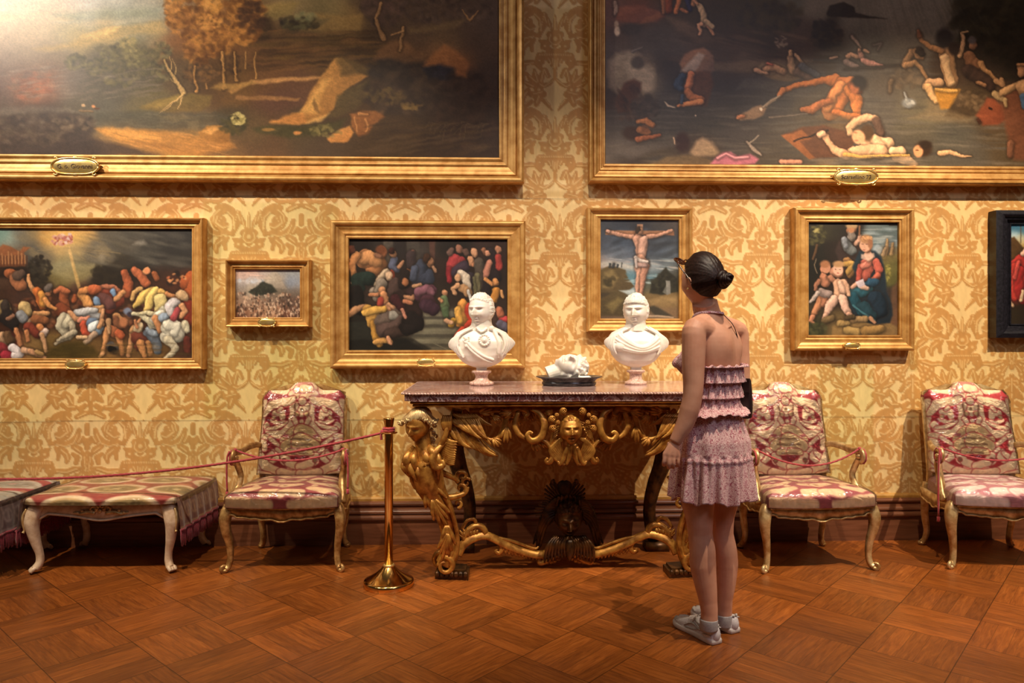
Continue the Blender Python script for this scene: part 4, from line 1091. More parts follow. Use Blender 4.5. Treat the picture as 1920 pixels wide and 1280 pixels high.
def build_wall():
    T, Dt = damask_tile()
    x0, x1, z0, z1, st = -4.4, 4.4, .285, 4.25, .0068
    W = int((x1-x0)/st)+1; H = int((z1-z0)/st)+1
    X, Z = np.meshgrid(np.linspace(x0, x1, W), np.linspace(z1, z0, H))
    per = .652/2      # half repeat (m)
    vper = .648
    ref = onwall(1795.6, 457.8)
    # widths of silk are stitched in horizontal lengths, each a little shifted
    sx = 0*X; sz = 0*X
    seam = 0*X
    for zz, dx, dz in ((1.32-(787-625)/295.4, .02, -.015), (1.32-(372-625)/295.4, -.03, .03)):
        sx = np.where(Z < zz, sx+dx, sx); sz = np.where(Z < zz, sz+dz, sz)
        zw = zz+.004*vnoise(X*2, Z*0, 3)+.012*(X > .9)
        seam = np.maximum(seam, np.clip(1-np.abs(Z-zw)/.006, 0, 1)*.8)
    u = np.abs(((X-ref.x+sx)/per+1) % 2-1)*94*.999
    v = ((ref.z-Z+sz)/vper*191+60) % 191
    def samp(A):
        i = np.clip(u*2, 0, 187.9); j = np.clip(v*2, 0, 381.9)
        i0 = np.floor(i).astype(int); j0 = np.floor(j).astype(int); fi = i-i0; fj = j-j0
        i1 = np.minimum(i0+1, A.shape[1]-1); j1 = np.minimum(j0+1, A.shape[0]-1)
        return A[j0, i0]*(1-fi)*(1-fj)+A[j0, i1]*fi*(1-fj)+A[j1, i0]*(1-fi)*fj+A[j1, i1]*fi*fj
    m = samp(T); d = samp(Dt)*(m > .4)
    edge = np.clip(1-np.abs(m-.45)*2.6, 0, 1)
    ground_c = lin(_hx('e8c88e')); motif = lin(_hx('c49254')); line = lin(_hx('e4c084'))
    c = ground_c*(1-m[..., None])+motif*m[..., None]
    c = c*(1-.85*d[..., None])+line*.85*d[..., None]
    c = c*(1-.22*edge[..., None])
    # aged patches of silk: irregular replaced rectangles, faded greener areas, a brown top band that also paints in dimmer light
    tint = np.ones(X.shape+(3,))
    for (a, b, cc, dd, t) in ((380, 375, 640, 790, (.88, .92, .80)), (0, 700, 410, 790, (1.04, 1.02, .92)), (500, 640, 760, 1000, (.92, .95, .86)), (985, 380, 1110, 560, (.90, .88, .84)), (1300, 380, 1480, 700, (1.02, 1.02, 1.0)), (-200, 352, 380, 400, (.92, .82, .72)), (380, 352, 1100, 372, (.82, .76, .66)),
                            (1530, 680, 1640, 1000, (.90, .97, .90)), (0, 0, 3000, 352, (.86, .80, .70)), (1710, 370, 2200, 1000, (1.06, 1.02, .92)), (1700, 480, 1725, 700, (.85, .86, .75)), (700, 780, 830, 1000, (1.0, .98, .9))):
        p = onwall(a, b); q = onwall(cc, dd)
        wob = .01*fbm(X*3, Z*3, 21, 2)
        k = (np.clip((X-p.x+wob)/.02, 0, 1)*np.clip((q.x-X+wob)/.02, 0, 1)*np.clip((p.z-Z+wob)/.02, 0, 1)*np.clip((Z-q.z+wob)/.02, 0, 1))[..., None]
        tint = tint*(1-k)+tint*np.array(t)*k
    c = c*tint
    age = fbm(X*2.2, Z*2.2, 11, 4); c = c*(1+.16*age[..., None]); g = np.clip(fbm(X*1.6+9, Z*1.6, 12, 3)*1.6, 0, 1)[..., None]
    c = c*(1-g*np.array([.14, .05, .10]))
    c = c*(1+.10*fbm(X*70, Z*25, 13, 2))[..., None]
    c = c*(1-.55*seam)[..., None]
    Yd = -.0016*m-.001*d+.0012*fbm(X*5, Z*3, 15, 3)-.001*seam
    V = np.stack([X, Yd, Z], -1).reshape(-1, 3)
    M['damask'] = attr_mat('gold_silk_damask', .55, .25, .0004, 0, .35, .15, 700)
    w = mk('wall_back', V, grid_faces(W, H), M['damask'], cols=c)
    tag(w, 'wall hung with gold and cream floral silk damask', 'wall', kind='structure')
build_wall()

# ---------------------------------------------------------------- skirting
def profile_strip(name, prof, mat, x0=-4.4, x1=4.4, label=None):
    mb = MB(); n = len(prof)
    mb.v = [(x, -y, z) for x in (x0, x1) for y, z in prof]
    mb.f = [(i, i+n, i+n+1, i+1) for i in range(n-1)]+[tuple(range(n)), tuple(reversed(range(n, 2*n)))]
    o = mb.build(name, mat, smooth=False); tag(o, label, 'trim', kind='structure')
    return o
def arc(cy, cz, r, a0, a1, n=7): return [(cy+r*math.cos(math.radians(a0+(a1-a0)*i/n)), cz+r*math.sin(math.radians(a0+(a1-a0)*i/n))) for i in range(n+1)]
pr = [(-.02, 0), (.045, 0), (.045, .148)]+arc(.045, .166, .017, -80, 80)+[(.036, .186)]+arc(.036, .200, .014, -70, 70)+[(.028, .216), (.024, .236)]+arc(.026, .250, .012, -70, 80)+[(.02, .266), (-.02, .266)]
profile_strip('baseboard_back', pr, M['skirting'], label='reddish brown moulded wooden skirting board')
profile_strip('trim_1', [(-.02, .264), (.016, .264), (.018, .28), (.012, .292), (-.02, .294)], M['skirting_top'], label='narrow ochre fillet along the top of the skirting')

# ---------------------------------------------------------------- parquet
def parquet():
    m, nt, b = nodes('oak_parquet')
    g = N(nt, 'ShaderNodeNewGeometry')
    mp = N(nt, 'ShaderNodeMapping'); mp.inputs['Rotation'].default_value = (0, 0, math.radians(45-1.7)); L = .335
    gp = ground(193, 1164)
    mp.inputs['Scale'].default_value = (1/L, 1/L, 1)
    # rotate first, then scale: vector mapping POINT applies scale then rotation, fine for a uniform scale
    nt.links.new(g.outputs['Position'], mp.inputs[0])
    r = Matrix.Rotation(math.radians(45-1.7), 2)@Vector((gp.x/L, gp.y/L))
    mp.inputs['Location'].default_value = (-r.x, -r.y, 0)
    sx = N(nt, 'ShaderNodeSeparateXYZ'); nt.links.new(mp.outputs[0], sx.inputs[0])
    x, y = sx.outputs[0], sx.outputs[1]
    fx = mathn(nt, 'FLOOR', x); fy = mathn(nt, 'FLOOR', y); u = mathn(nt, 'SUBTRACT', x, fx); v = mathn(nt, 'SUBTRACT', y, fy)
    par = mathn(nt, 'FLOORED_MODULO', mathn(nt, 'ADD', fx, fy), 2.)
    def sel(a, c, f):   # f? c : a
        return mathn(nt, 'ADD', mathn(nt, 'MULTIPLY', a, mathn(nt, 'SUBTRACT', 1., f)), mathn(nt, 'MULTIPLY', c, f))
    t = sel(u, v, par); s = sel(v, u, par)       # t crosses the planks, s runs along
    pk = mathn(nt, 'FLOOR', mathn(nt, 'MULTIPLY', t, 5.))
    tf = mathn(nt, 'SUBTRACT', mathn(nt, 'MULTIPLY', t, 5.), pk)
    cv = N(nt, 'ShaderNodeCombineXYZ')
    nt.links.new(fx, cv.inputs[0]); nt.links.new(fy, cv.inputs[1]); nt.links.new(pk, cv.inputs[2])
    wn = N(nt, 'ShaderNodeTexWhiteNoise'); nt.links.new(cv.outputs[0], wn.inputs['Vector'])
    cc = N(nt, 'ShaderNodeCombineXYZ'); nt.links.new(fx, cc.inputs[0]); nt.links.new(fy, cc.inputs[1])
    wc = N(nt, 'ShaderNodeTexWhiteNoise'); nt.links.new(cc.outputs[0], wc.inputs['Vector'])
    gr = N(nt, 'ShaderNodeCombineXYZ'); nt.links.new(mathn(nt, 'MULTIPLY', t, 16.), gr.inputs[0]); nt.links.new(mathn(nt, 'MULTIPLY', s, 1.6), gr.inputs[1]); nt.links.new(mathn(nt, 'MULTIPLY', wn.outputs[0], 40.), gr.inputs[2])
    gn = noisen(nt, 1.6, 5, .6, gr.outputs[0], 0, .6)
    base = ramp(nt, gn, [(.25, hx('6a3614')), (.55, hx('92501e')), (.8, hx('ac662c'))])
    k = mathn(nt, 'ADD', mathn(nt, 'MULTIPLY', wn.outputs[0], .36), mathn(nt, 'ADD', .60, mathn(nt, 'MULTIPLY', wc.outputs[0], .26)))
    kc = N(nt, 'ShaderNodeCombineColor'); [nt.links.new(k, kc.inputs[i]) for i in range(3)]
    col = mixc(nt, 1., base, kc.outputs[0], 'MULTIPLY')
    e1 = mathn(nt, 'LESS_THAN', mathn(nt, 'ABSOLUTE', mathn(nt, 'SUBTRACT', tf, .5)), .485)
    eu = mathn(nt, 'LESS_THAN', mathn(nt, 'ABSOLUTE', mathn(nt, 'SUBTRACT', u, .5)), .494)
    ev = mathn(nt, 'LESS_THAN', mathn(nt, 'ABSOLUTE', mathn(nt, 'SUBTRACT', v, .5)), .494)
    gap = mathn(nt, 'MULTIPLY', mathn(nt, 'ADD', .55, mathn(nt, 'MULTIPLY', e1, .45)), mathn(nt, 'ADD', .4, mathn(nt, 'MULTIPLY', mathn(nt, 'MULTIPLY', eu, ev), .6)))
    gc = N(nt, 'ShaderNodeCombineColor'); [nt.links.new(gap, gc.inputs[i]) for i in range(3)]
    col = mixc(nt, 1., col, gc.outputs[0], 'MULTIPLY')
    nt.links.new(col, b.inputs['Base Color'])
    wear = noisen(nt, 2.2, 5, .6)
    rr = N(nt, 'ShaderNodeMapRange'); rr.inputs[1].default_value = .3; rr.inputs[2].default_value = .7; rr.inputs[3].default_value = .27; rr.inputs[4].default_value = .48
    nt.links.new(wear, rr.inputs[0]); nt.links.new(rr.outputs[0], b.inputs['Roughness'])
    hgt = mathn(nt, 'ADD', mathn(nt, 'MULTIPLY', gap, 1.), mathn(nt, 'MULTIPLY', noisen(nt, 5, 3), .8))
    bumpn(nt, b, hgt, .25, .0015)
    return m
M['parquet'] = parquet()
fl = mk('floor', [(-5.5, -7.5, 0), (5.5, -7.5, 0), (5.5, .02, 0), (-5.5, .02, 0)], [(0, 1, 2, 3)], M['parquet'], smooth=False)
tag(fl, 'orange brown oak parquet laid in diagonal squares', 'floor', kind='structure')

# ---------------------------------------------------------------- framed pictures
def cartouche(parent, cx, cz, y, w, h, text=None):
    """little engraved plate with a scrolled rim"""
    n = 48; out = []
    for i in range(n):
        a = 2*PI*i/n
        ca, sa = math.cos(a), math.sin(a)
        x = math.copysign(abs(ca)**.55, ca)*w/2*(1+.05*math.cos(4*a)); z = math.copysign(abs(sa)**.75, sa)*h/2*(1+.10*math.cos(2*a)*abs(ca))
        out.append((x, z))
    mb = MB()
    mb.ring([[(cx+x*1.0, y+.03, cz+z) for x, z in out], [(cx+x, y-.004, cz+z) for x, z in out], [(cx+x*.92, y-.006, cz+z*.88) for x, z in out], [(cx+x*.4, y-.009, cz+z*.4) for x, z in out]])
    pl = mb.build('nameplate', M['plate'], parent); pl['label'] = 'small shiny brass nameplate'
    rm = MB(); P = [(cx+x*1.03, y-.005, cz+z*1.06) for x, z in out]
    rm.tube(P+[P[0]], h*.07, 8)
    for sx in (-1, 1):
        for sz in (-1, 1):
            rm.tube(spiral((cx+sx*w*.43, y-.006, cz+sz*h*.47), h*.16, h*.03, 0 if sx > 0 else PI, (0 if sx > 0 else PI)+sx*sz*5), h*.06, 6)
    for sz in (-1, 1): rm.ell((cx, y-.006, cz+sz*h*.56), (h*.2, .004, h*.1))
    rm.build('plate_rim', M['plate'], pl)
    if text:
        cu = bpy.data.curves.new('lettering', 'FONT'); cu.body = text; cu.size = h*.40; cu.align_x = 'CENTER'; cu.align_y = 'CENTER'; cu.extrude = .0006; cu.resolution_u = 3
        to = bpy.data.objects.new('lettering', cu); COL.objects.link(to)
        dg = bpy.context.evaluated_depsgraph_get(); dg.update()
        me = bpy.data.meshes.new_from_object(to.evaluated_get(dg)); me.name = 'lettering'
        bpy.data.objects.remove(to)
        o = link('lettering', me, M['ink'], pl); o.location = (cx, y-.0105, cz-.002); o.rotation_euler = (PI/2, 0, 0); o.scale = (min(1, w*.8/max(.01, max(v.co.x for v in me.vertices)*2)), 1, 1)
def picture(paint, inner, outer, label, plate=None, mat='gilt', prof=None, cmat='panel', depth=.075, arched=False):
    im, cv = paint()
    cy = -.030
    a = onwall(inner[0], inner[1], cy); b = onwall(inner[2], inner[3], cy)
    oa = onwall(outer[0], outer[1], -depth*.6); ob = onwall(outer[2], outer[3], -depth*.6)
    root = empty('framed_painting', ((oa.x+ob.x)/2, 0, ob.z)); tag(root, label, 'painting')
    T = Vector(root.location)
    H, W = im.shape[:2]
    X, Z = np.meshgrid(np.linspace(a.x-.004, b.x+.004, W), np.linspace(a.z+.004, b.z-.004, H))
    V = np.stack([X-T.x, np.full_like(X, cy), Z-T.z], -1).reshape(-1, 3)
    mk('canvas', V, grid_faces(W, H), M[cmat], root, cols=lin(im))
    prof = prof or [(0, .024), (0, .040), (.03, .046), (.10, .047), (.14, .043), (.18, .043), (.22, .049), (.30, .052), (.42, .047), (.56, .048), (.64, .056), (.68, .056), (.72, .064), (.80, .073), (.90, .075), (.96, .071), (.98, .064), (1, .060), (1.0, .004)]
    prof = [(t, d*depth/.075) for t, d in prof]
    mb = MB(); n = len(prof)
    rings = []
    for t, d in prof:
        xl = a.x+(oa.x-a.x)*t; xr = b.x+(ob.x-b.x)*t; zt = a.z+(oa.z-a.z)*t; zb = b.z+(ob.z-b.z)*t
        # corner pieces doubled for a crisp mitre
        rings.append([(xl-T.x, -d, zt-T.z), (xr-T.x, -d, zt-T.z), (xr-T.x, -d, zb-T.z), (xl-T.x, -d, zb-T.z)])
    for k in range(4):
        q = (k+1) % 4; base = len(mb.v)
        for r in rings: mb.v += [r[k], r[q]]
        mb.f += [(base+2*i, base+2*i+1, base+2*i+3, base+2*i+2) for i in range(n-1)]
    fo = mb.build('frame', M[mat], root); 
    try: fo.data.set_sharp_from_angle(angle=math.radians(50))
    except Exception: pass
    bk = MB(); bk.box(oa.x-T.x+.01, -.022, ob.z-T.z+.01, ob.x-T.x-.01, -.003, oa.z-T.z-.01); bk.build('backboard', M['dark_edge'], root, smooth=False)
    if plate:
        px, py, w, h, tx = plate
        p = onwall(px, py, -depth*1.1)
        cartouche(root, p.x-T.x, p.z-T.z, -depth*1.14, w/F*4.5, h/F*4.5, tx)
    return root
BIG = [(0, .022), (0, .046), (.05, .050), (.12, .050), (.16, .044), (.20, .044), (.26, .052), (.32, .052), (.36, .046), (.52, .050), (.62, .058), (.66, .058), (.69, .050), (.72, .062), (.80, .084), (.90, .092), (.97, .088), (1, .080), (1, .066), (.97, .060), (.97, .004)]
picture(paint_landscape, (-40, -140, 936, 297), (-90, -188, 982, 346), 'huge gilt framed wooded landscape with a golden tree, pale rock and river, upper left', (142, 312, 78, 28, 'G. o. Giovanni'), prof=BIG, cmat='canvas', depth=.085)
picture(paint_deluge, (1134, -140, 1960, 314), (1103, -188, 2010, 350), 'huge gilt framed dark flood scene with bathers and a pale horse, upper right', (1604, 332, 76, 26, 'Scarsellino 73'), prof=BIG, cmat='canvas', depth=.085)
picture(paint_battle, (-60, 428, 361, 671), (-86, 407, 384, 692), 'wide gilt framed picture of a tumbling crowd with white horses under a ray of light', (142, 683, 32, 15, None))
picture(paint_panorama, (442, 505, 563, 595), (425, 487, 583, 613), 'smallest gilt framed picture, a rocky panorama with a tiny crowd', (501, 604, 29, 14, None))
picture(paint_gathering, (655, 448, 951, 656), (620, 413, 985, 690), 'gilt framed picture of seated women and children by temple steps, behind the left bust', (799, 679, 30, 13, None), depth=.08)
picture(paint_cross, (1126, 412, 1272, 597), (1100, 390, 1297, 622), 'upright gilt framed crucifixion against a stormy sky, behind the right bust')
picture(paint_family, (1515, 417, 1683, 628), (1486, 390, 1711, 657), 'gilt framed picture of a seated woman in red and blue with two small children', (1597, 648, 28, 11, None))
picture(paint_red_robe, (1894, 421, 2040, 607), (1863, 395, 2071, 633), 'black framed picture with a red robed figure, cut by the right edge', mat='black_frame', depth=.085,
        prof=[(0, .022), (0, .036), (.04, .040), (.10, .040), (.12, .034), (.3, .044), (.34, .055), (.5, .058), (.52, .066), (.68, .074), (.72, .075), (1, .066), (1, .004)])
# ---------------------------------------------------------------- upholstery patterns (woven colours)
def pat_back(kind=0):
    """brocade of an armchair back, 120 x 130 units, mirror symmetric"""
    c = Cv(0, 0, 120, 130, .5, bg=('902028', '9c3036', 'b02c34')[kind], seed=71, warp=.8); c.flat = True
    c.outl = ('8c2028', '983038', 'a83038')[kind]
    cr = ('e8cca4', 'ecd2ae', 'f0d8b4')[kind]; gd = ('ccae7c', 'd4b88c', 'd8bc8c')[kind]
    def sy(col, t, hl=.12):
        c.S(col, t, hl); c.S(col, ' '.join('%g,%s' % (120-float(q.split(',')[0]), q.split(',', 1)[1]) for q in t.split()), hl)
    for t in ('4,20,8 2,60,6 6,120,8', '20,4,6 40,8,5', '44,14,4 50,22,4 60,24,4', '45,8,3 50,2,3 60,0,4', '60,13,6 52,13,5', '46,26,4 50,42,6 46,58,6 34,68,6 18,66,5 12,54,4', '46,26,5 34,22,6 18,26,6 10,36,5', '24,38,5 32,36,5 34,44,4', '20,48,3 28,52,3 36,50,2.5', '14,60,2 26,58,3 40,52,2',
              '56,36,6 60,44,6', '60,30,5', '10,76,5 13,88,4', '7,68,3 16,72,4', '26,92,4 30,100,4 24,106,3', '18,100,4 24,94,3', '20,74,3 28,80,3 34,84,2', '30,88,2.6 36,92,2.6', '50,52,3 54,60,3', '32,30,2.4 28,34,2.4', '52,118,3 46,116,3', '60,56,3', '8,100,7 16,112,7 30,118,6', '42,104,7', '40,98,5 46,108,5 56,112,5 60,113,5', '36,120,6 50,124,6 60,122,5', '20,126,5 8,124,5'):
        sy(cr, t)
    for t in ('40,76,7 48,70,8 60,68,9', '42,84,8 60,82,12', '46,94,4 60,94,4', '22,44,3', '54,46,3'):
        sy(gd, t)
    for t in ('60,86,1 44,84,1', '60,78,1 46,77,1', '50,96,1 60,96,1', '24,44,1', '40,104,2.4', '60,40,1.5', '16,84,1.4', '50,34,.8 52,50,.8'):
        sy('8c6a4c', t, 0)
    sy('b87868', '52,8,2 60,6,2'); sy('a85c5c', '38,70,2 42,72,2'); sy('8c3038', '60,104,2 56,100,1.4')
    c.img *= (1+.10*fbm(c.RX/3, c.RY/3, 9, 3))[..., None]
    return np.clip(c.img, .01, 1)
def pat_seat(kind=0):
    c = Cv(0, 0, 140, 120, .5, bg=('903c40', '984850', 'b47880')[kind], seed=81+kind, warp=1.2); c.flat = True
    c.outl = ('8c3c40', '904448', 'a8686c')[kind]
    cr = ('d8b890', 'dcbc98', 'e4ccc4')[kind]
    R = random.Random(6)
    def sy(col, t, hl=.1):
        c.S(col, t, hl); c.S(col, ' '.join('%g,%s' % (140-float(q.split(',')[0]), q.split(',', 1)[1]) for q in t.split()), hl)
    for t in ('8,8,5 24,10,5 36,20,5 30,34,5 16,32,4', '44,8,4 56,16,6 70,14,5', '50,34,6 60,44,7 70,42,6', '10,48,5 22,54,6 38,50,5 44,62,4', '10,70,6 20,82,6 36,80,5 46,70,4', '56,60,5 62,70,6 70,68,5', '54,86,5 70,90,7', '8,98,6 24,104,6 40,98,5', '50,108,6 64,106,5 70,108,5', '36,90,4', '20,20,3', '64,28,3', '28,66,3', '8,116,4 30,116,4 60,118,3'):
        sy(cr, t)
    for t in ('30,22,1.5', '60,44,2', '20,82,2', '70,90,2', '24,54,1.5', '64,16,1.5'): sy('9c7450', t, 0)
    c.img *= (1+.12*fbm(c.RX/3, c.RY/3, 9, 3))[..., None]
    return np.clip(c.img, .01, 1)
def pat_rings(w=150, h=110, base='9c4038', cream='dcc8a8', inner='8c7850', off=0, grey=False):
    c = Cv(0, 0, w, h, 1.0, bg=base, seed=91, warp=.7); c.flat = True
    for j, y in enumerate(range(-8, h+60, 38)):
        for x in range(-30+(26 if j % 2 else 0), w+60, 54):
            X, Y = x+off, y+8
            c.blob(X, Y, 26, 17, cream, 1, .06); c.blob(X, Y, 20, 12.5, 'b89868' if not grey else 'a8a098', 1, .08); c.blob(X, Y, 17, 10, inner, 1, .1)
            c.dabs(X, Y, 14, 8, ['a89060', '6c5c3c', 'c0a878'] if not grey else ['9c9890', 'b8b4ac', '8c8880'], 22, 2, .8); c.blob(X, Y, 4, 2.6, 'd0bc90' if not grey else 'c8a0a0', 1, .2)
            c.blob(X+27, Y+19, 7, 4, 'c8886c', .9, .1)
    c.img *= (1+.10*fbm(c.RX/3, c.RY/3, 9, 3))[..., None]
    return np.clip(c.img, .01, 1)
def img_at(im, U, V):
    H, W = im.shape[:2]
    i = np.clip(U*(W-1), 0, W-1.001); j = np.clip(V*(H-1), 0, H-1.001)
    i0 = np.floor(i).astype(int); j0 = np.floor(j).astype(int); fi = (i-i0)[..., None]; fj = (j-j0)[..., None]
    return im[j0, i0]*(1-fi)*(1-fj)+im[j0, i0+1]*fi*(1-fj)+im[j0+1, i0]*(1-fi)*fj+im[j0+1, i0+1]*fi*fj
M['brocade'] = attr_mat('red_and_cream_brocade', .65, .4, .0008, 0, .35, .3, 500)
def plastic():
    m, nt, b = nodes('clear_plastic_film')
    nt.nodes.remove(b); out = [n for n in nt.nodes if n.type == 'OUTPUT_MATERIAL'][0]
    tr = N(nt, 'ShaderNodeBsdfTransparent'); tr.inputs[0].default_value = (1, 1, 1, 1)
    gl = N(nt, 'ShaderNodeBsdfGlossy'); gl.inputs['Roughness'].default_value = .15; gl.inputs['Color'].default_value = (1, 1, 1, 1)
    fr = N(nt, 'ShaderNodeFresnel'); fr.inputs[0].default_value = 1.5
    v = N(nt, 'ShaderNodeMapping'); v.inputs['Scale'].default_value = (1, 1.6, 1.6)
    nt.links.new(N(nt, 'ShaderNodeTexCoord').outputs['Object'], v.inputs[0])
    f = noisen(nt, 15, 3, .5, v.outputs[0], 0, 1.6)
    bp = N(nt, 'ShaderNodeBump'); bp.inputs['Strength'].default_value = 1.; bp.inputs['Distance'].default_value = .006
    nt.links.new(f, bp.inputs['Height']); nt.links.new(bp.outputs[0], gl.inputs['Normal']); nt.links.new(bp.outputs[0], fr.inputs['Normal'])
    mx = N(nt, 'ShaderNodeMixShader'); nt.links.new(mathn(nt, 'MULTIPLY', fr.outputs[0], .85), mx.inputs[0]); nt.links.new(tr.outputs[0], mx.inputs[1]); nt.links.new(gl.outputs[0], mx.inputs[2])
    nt.links.new(mx.outputs[0], out.inputs[0])
    return m
M['plastic'] = plastic()
def shape_np(name, V, W, H, mat, parent, cols=None, wrapx=False):
    return mk(name, V.reshape(-1, 3), grid_faces(W, H), mat, parent, cols=cols)
def cushion_grid(xw_f, xw_b, y0, y1, z0, th, crown, W=150, H=130, off=0., wr=0., seed=1):
    """upholstered seat: rounded slab, open below; U runs left-right, V back-front"""
    t = np.linspace(-1.12, 1.12, W); s = np.linspace(-1.12, 1.12, H)
    U, Vv = np.meshgrid(t, s)
    cu = np.clip(U, -1, 1); cv = np.clip(Vv, -1, 1)
    su = np.maximum(np.abs(U)-1, 0)/.12; sv = np.maximum(np.abs(Vv)-1, 0)/.12
    w = xw_b+(xw_f-xw_b)*((1+cv)/2)**.8
    # rounded plan corners
    rr = 1-.03*(np.abs(cu)**6*np.abs(cv)**6)
    x = cu*w*rr; y = y1+(y0-y1)*(1+cv)/2*rr+(0*cv)-.018*(1-cu**2)*(cv > 0)*cv
    e = 1-np.maximum(np.abs(cu), np.abs(cv))**14*.30
    dome = (1-cu**4)*(1-cv**4)
    z = z0+th*e+crown*dome
    drop = np.maximum(su, sv)
    z = np.where(drop > 0, z0+(th*.70)*(1-drop), z)
    x = x+np.sign(U)*su*.004; y = y-np.sign(Vv)*sv*.004
    if off or wr:
        g = fbm(U*3.1+seed, Vv*3.1, 7+seed, 4)*wr
        x = x*(1+off/.3)+g*.5*np.sign(U)*(su > 0); y = (y-(y0+y1)/2)*(1+off/.24)+(y0+y1)/2-g*.6*(sv > 0); z = z+off*.9*(drop < 1)+g*(drop == 0)
    uu = (U+1.12)/2.24; vv = (Vv+1.12)/2.24
    return np.stack([x, y, z], -1), uu, vv
def cabriole(sx, sy, top=.36, x=.31, y=.22, s=1.0, foot='scroll'):
    """S-curved leg with an outward scrolled toe"""
    d = Vector((sx*.72, sy*.69, 0)).normalized()
    def q(o, z): return (sx*x+d.x*o, sy*y+d.y*o, z)
    mb = MB()
    mb.tube([q(-.012, top), q(.006, top-.03), q(.020, top-.075), q(.013, top-.14), q(-.004, top-.20), q(-.012, .085), q(-.002, .035), q(.016, .018)],
            [.030*s, .034*s, .031*s, .025*s, .020*s, .0165*s, .017*s, .018*s], 14, up=(sx, -sy, 0), sub=4, lobes=4, amp=.10)
    c = q(.026, .030)
    ax = (d.x, d.y, 0)
    mb.tube(spiral((c[0], c[1], .027), .022*s, .006, -PI*.6, PI*1.35, 18, ax, (0, 0, 1)), [.0125*s-.0004*i for i in range(19)], 10)
    mb.ell((c[0]-d.x*.006, c[1]-d.y*.006, .012), (.017, .017, .0122))
    return mb
def skirt_rail(xa, xb, y, ztop, zf, th=.022, n=49, axis='x', lip=.0055):
    """shaped rail; zf(t) gives the scalloped lower edge, t from -1 to 1"""
    mb = MB(); lipp = []
    R = []
    for i in range(n):
        t = -1+2*i/(n-1); p = xa+(xb-xa)*i/(n-1); zb = zf(t); bow = -.014*(1-t*t)
        def P(o, z): return (p, y+bow-o, z) if axis == 'x' else (y+(o-bow)*(1 if y > 0 else -1), p, z)
        R.append([P(0, ztop), P(0, zb), P(-th, zb), P(-th, ztop)]); lipp.append(P(.002, zb+.003))
    mb.ring(R); mb.tube(lipp, lip, 7)
    return mb
def scallop(t):
    a = abs(t)
    z = .322-.030*math.exp(-((a-.0)/.16)**2)-.018*math.exp(-((a-.34)/.12)**2)-.010*math.exp(-((a-.62)/.10)**2)-.010*(a < .9)
    return z-.006*abs(math.sin(a*9.5))
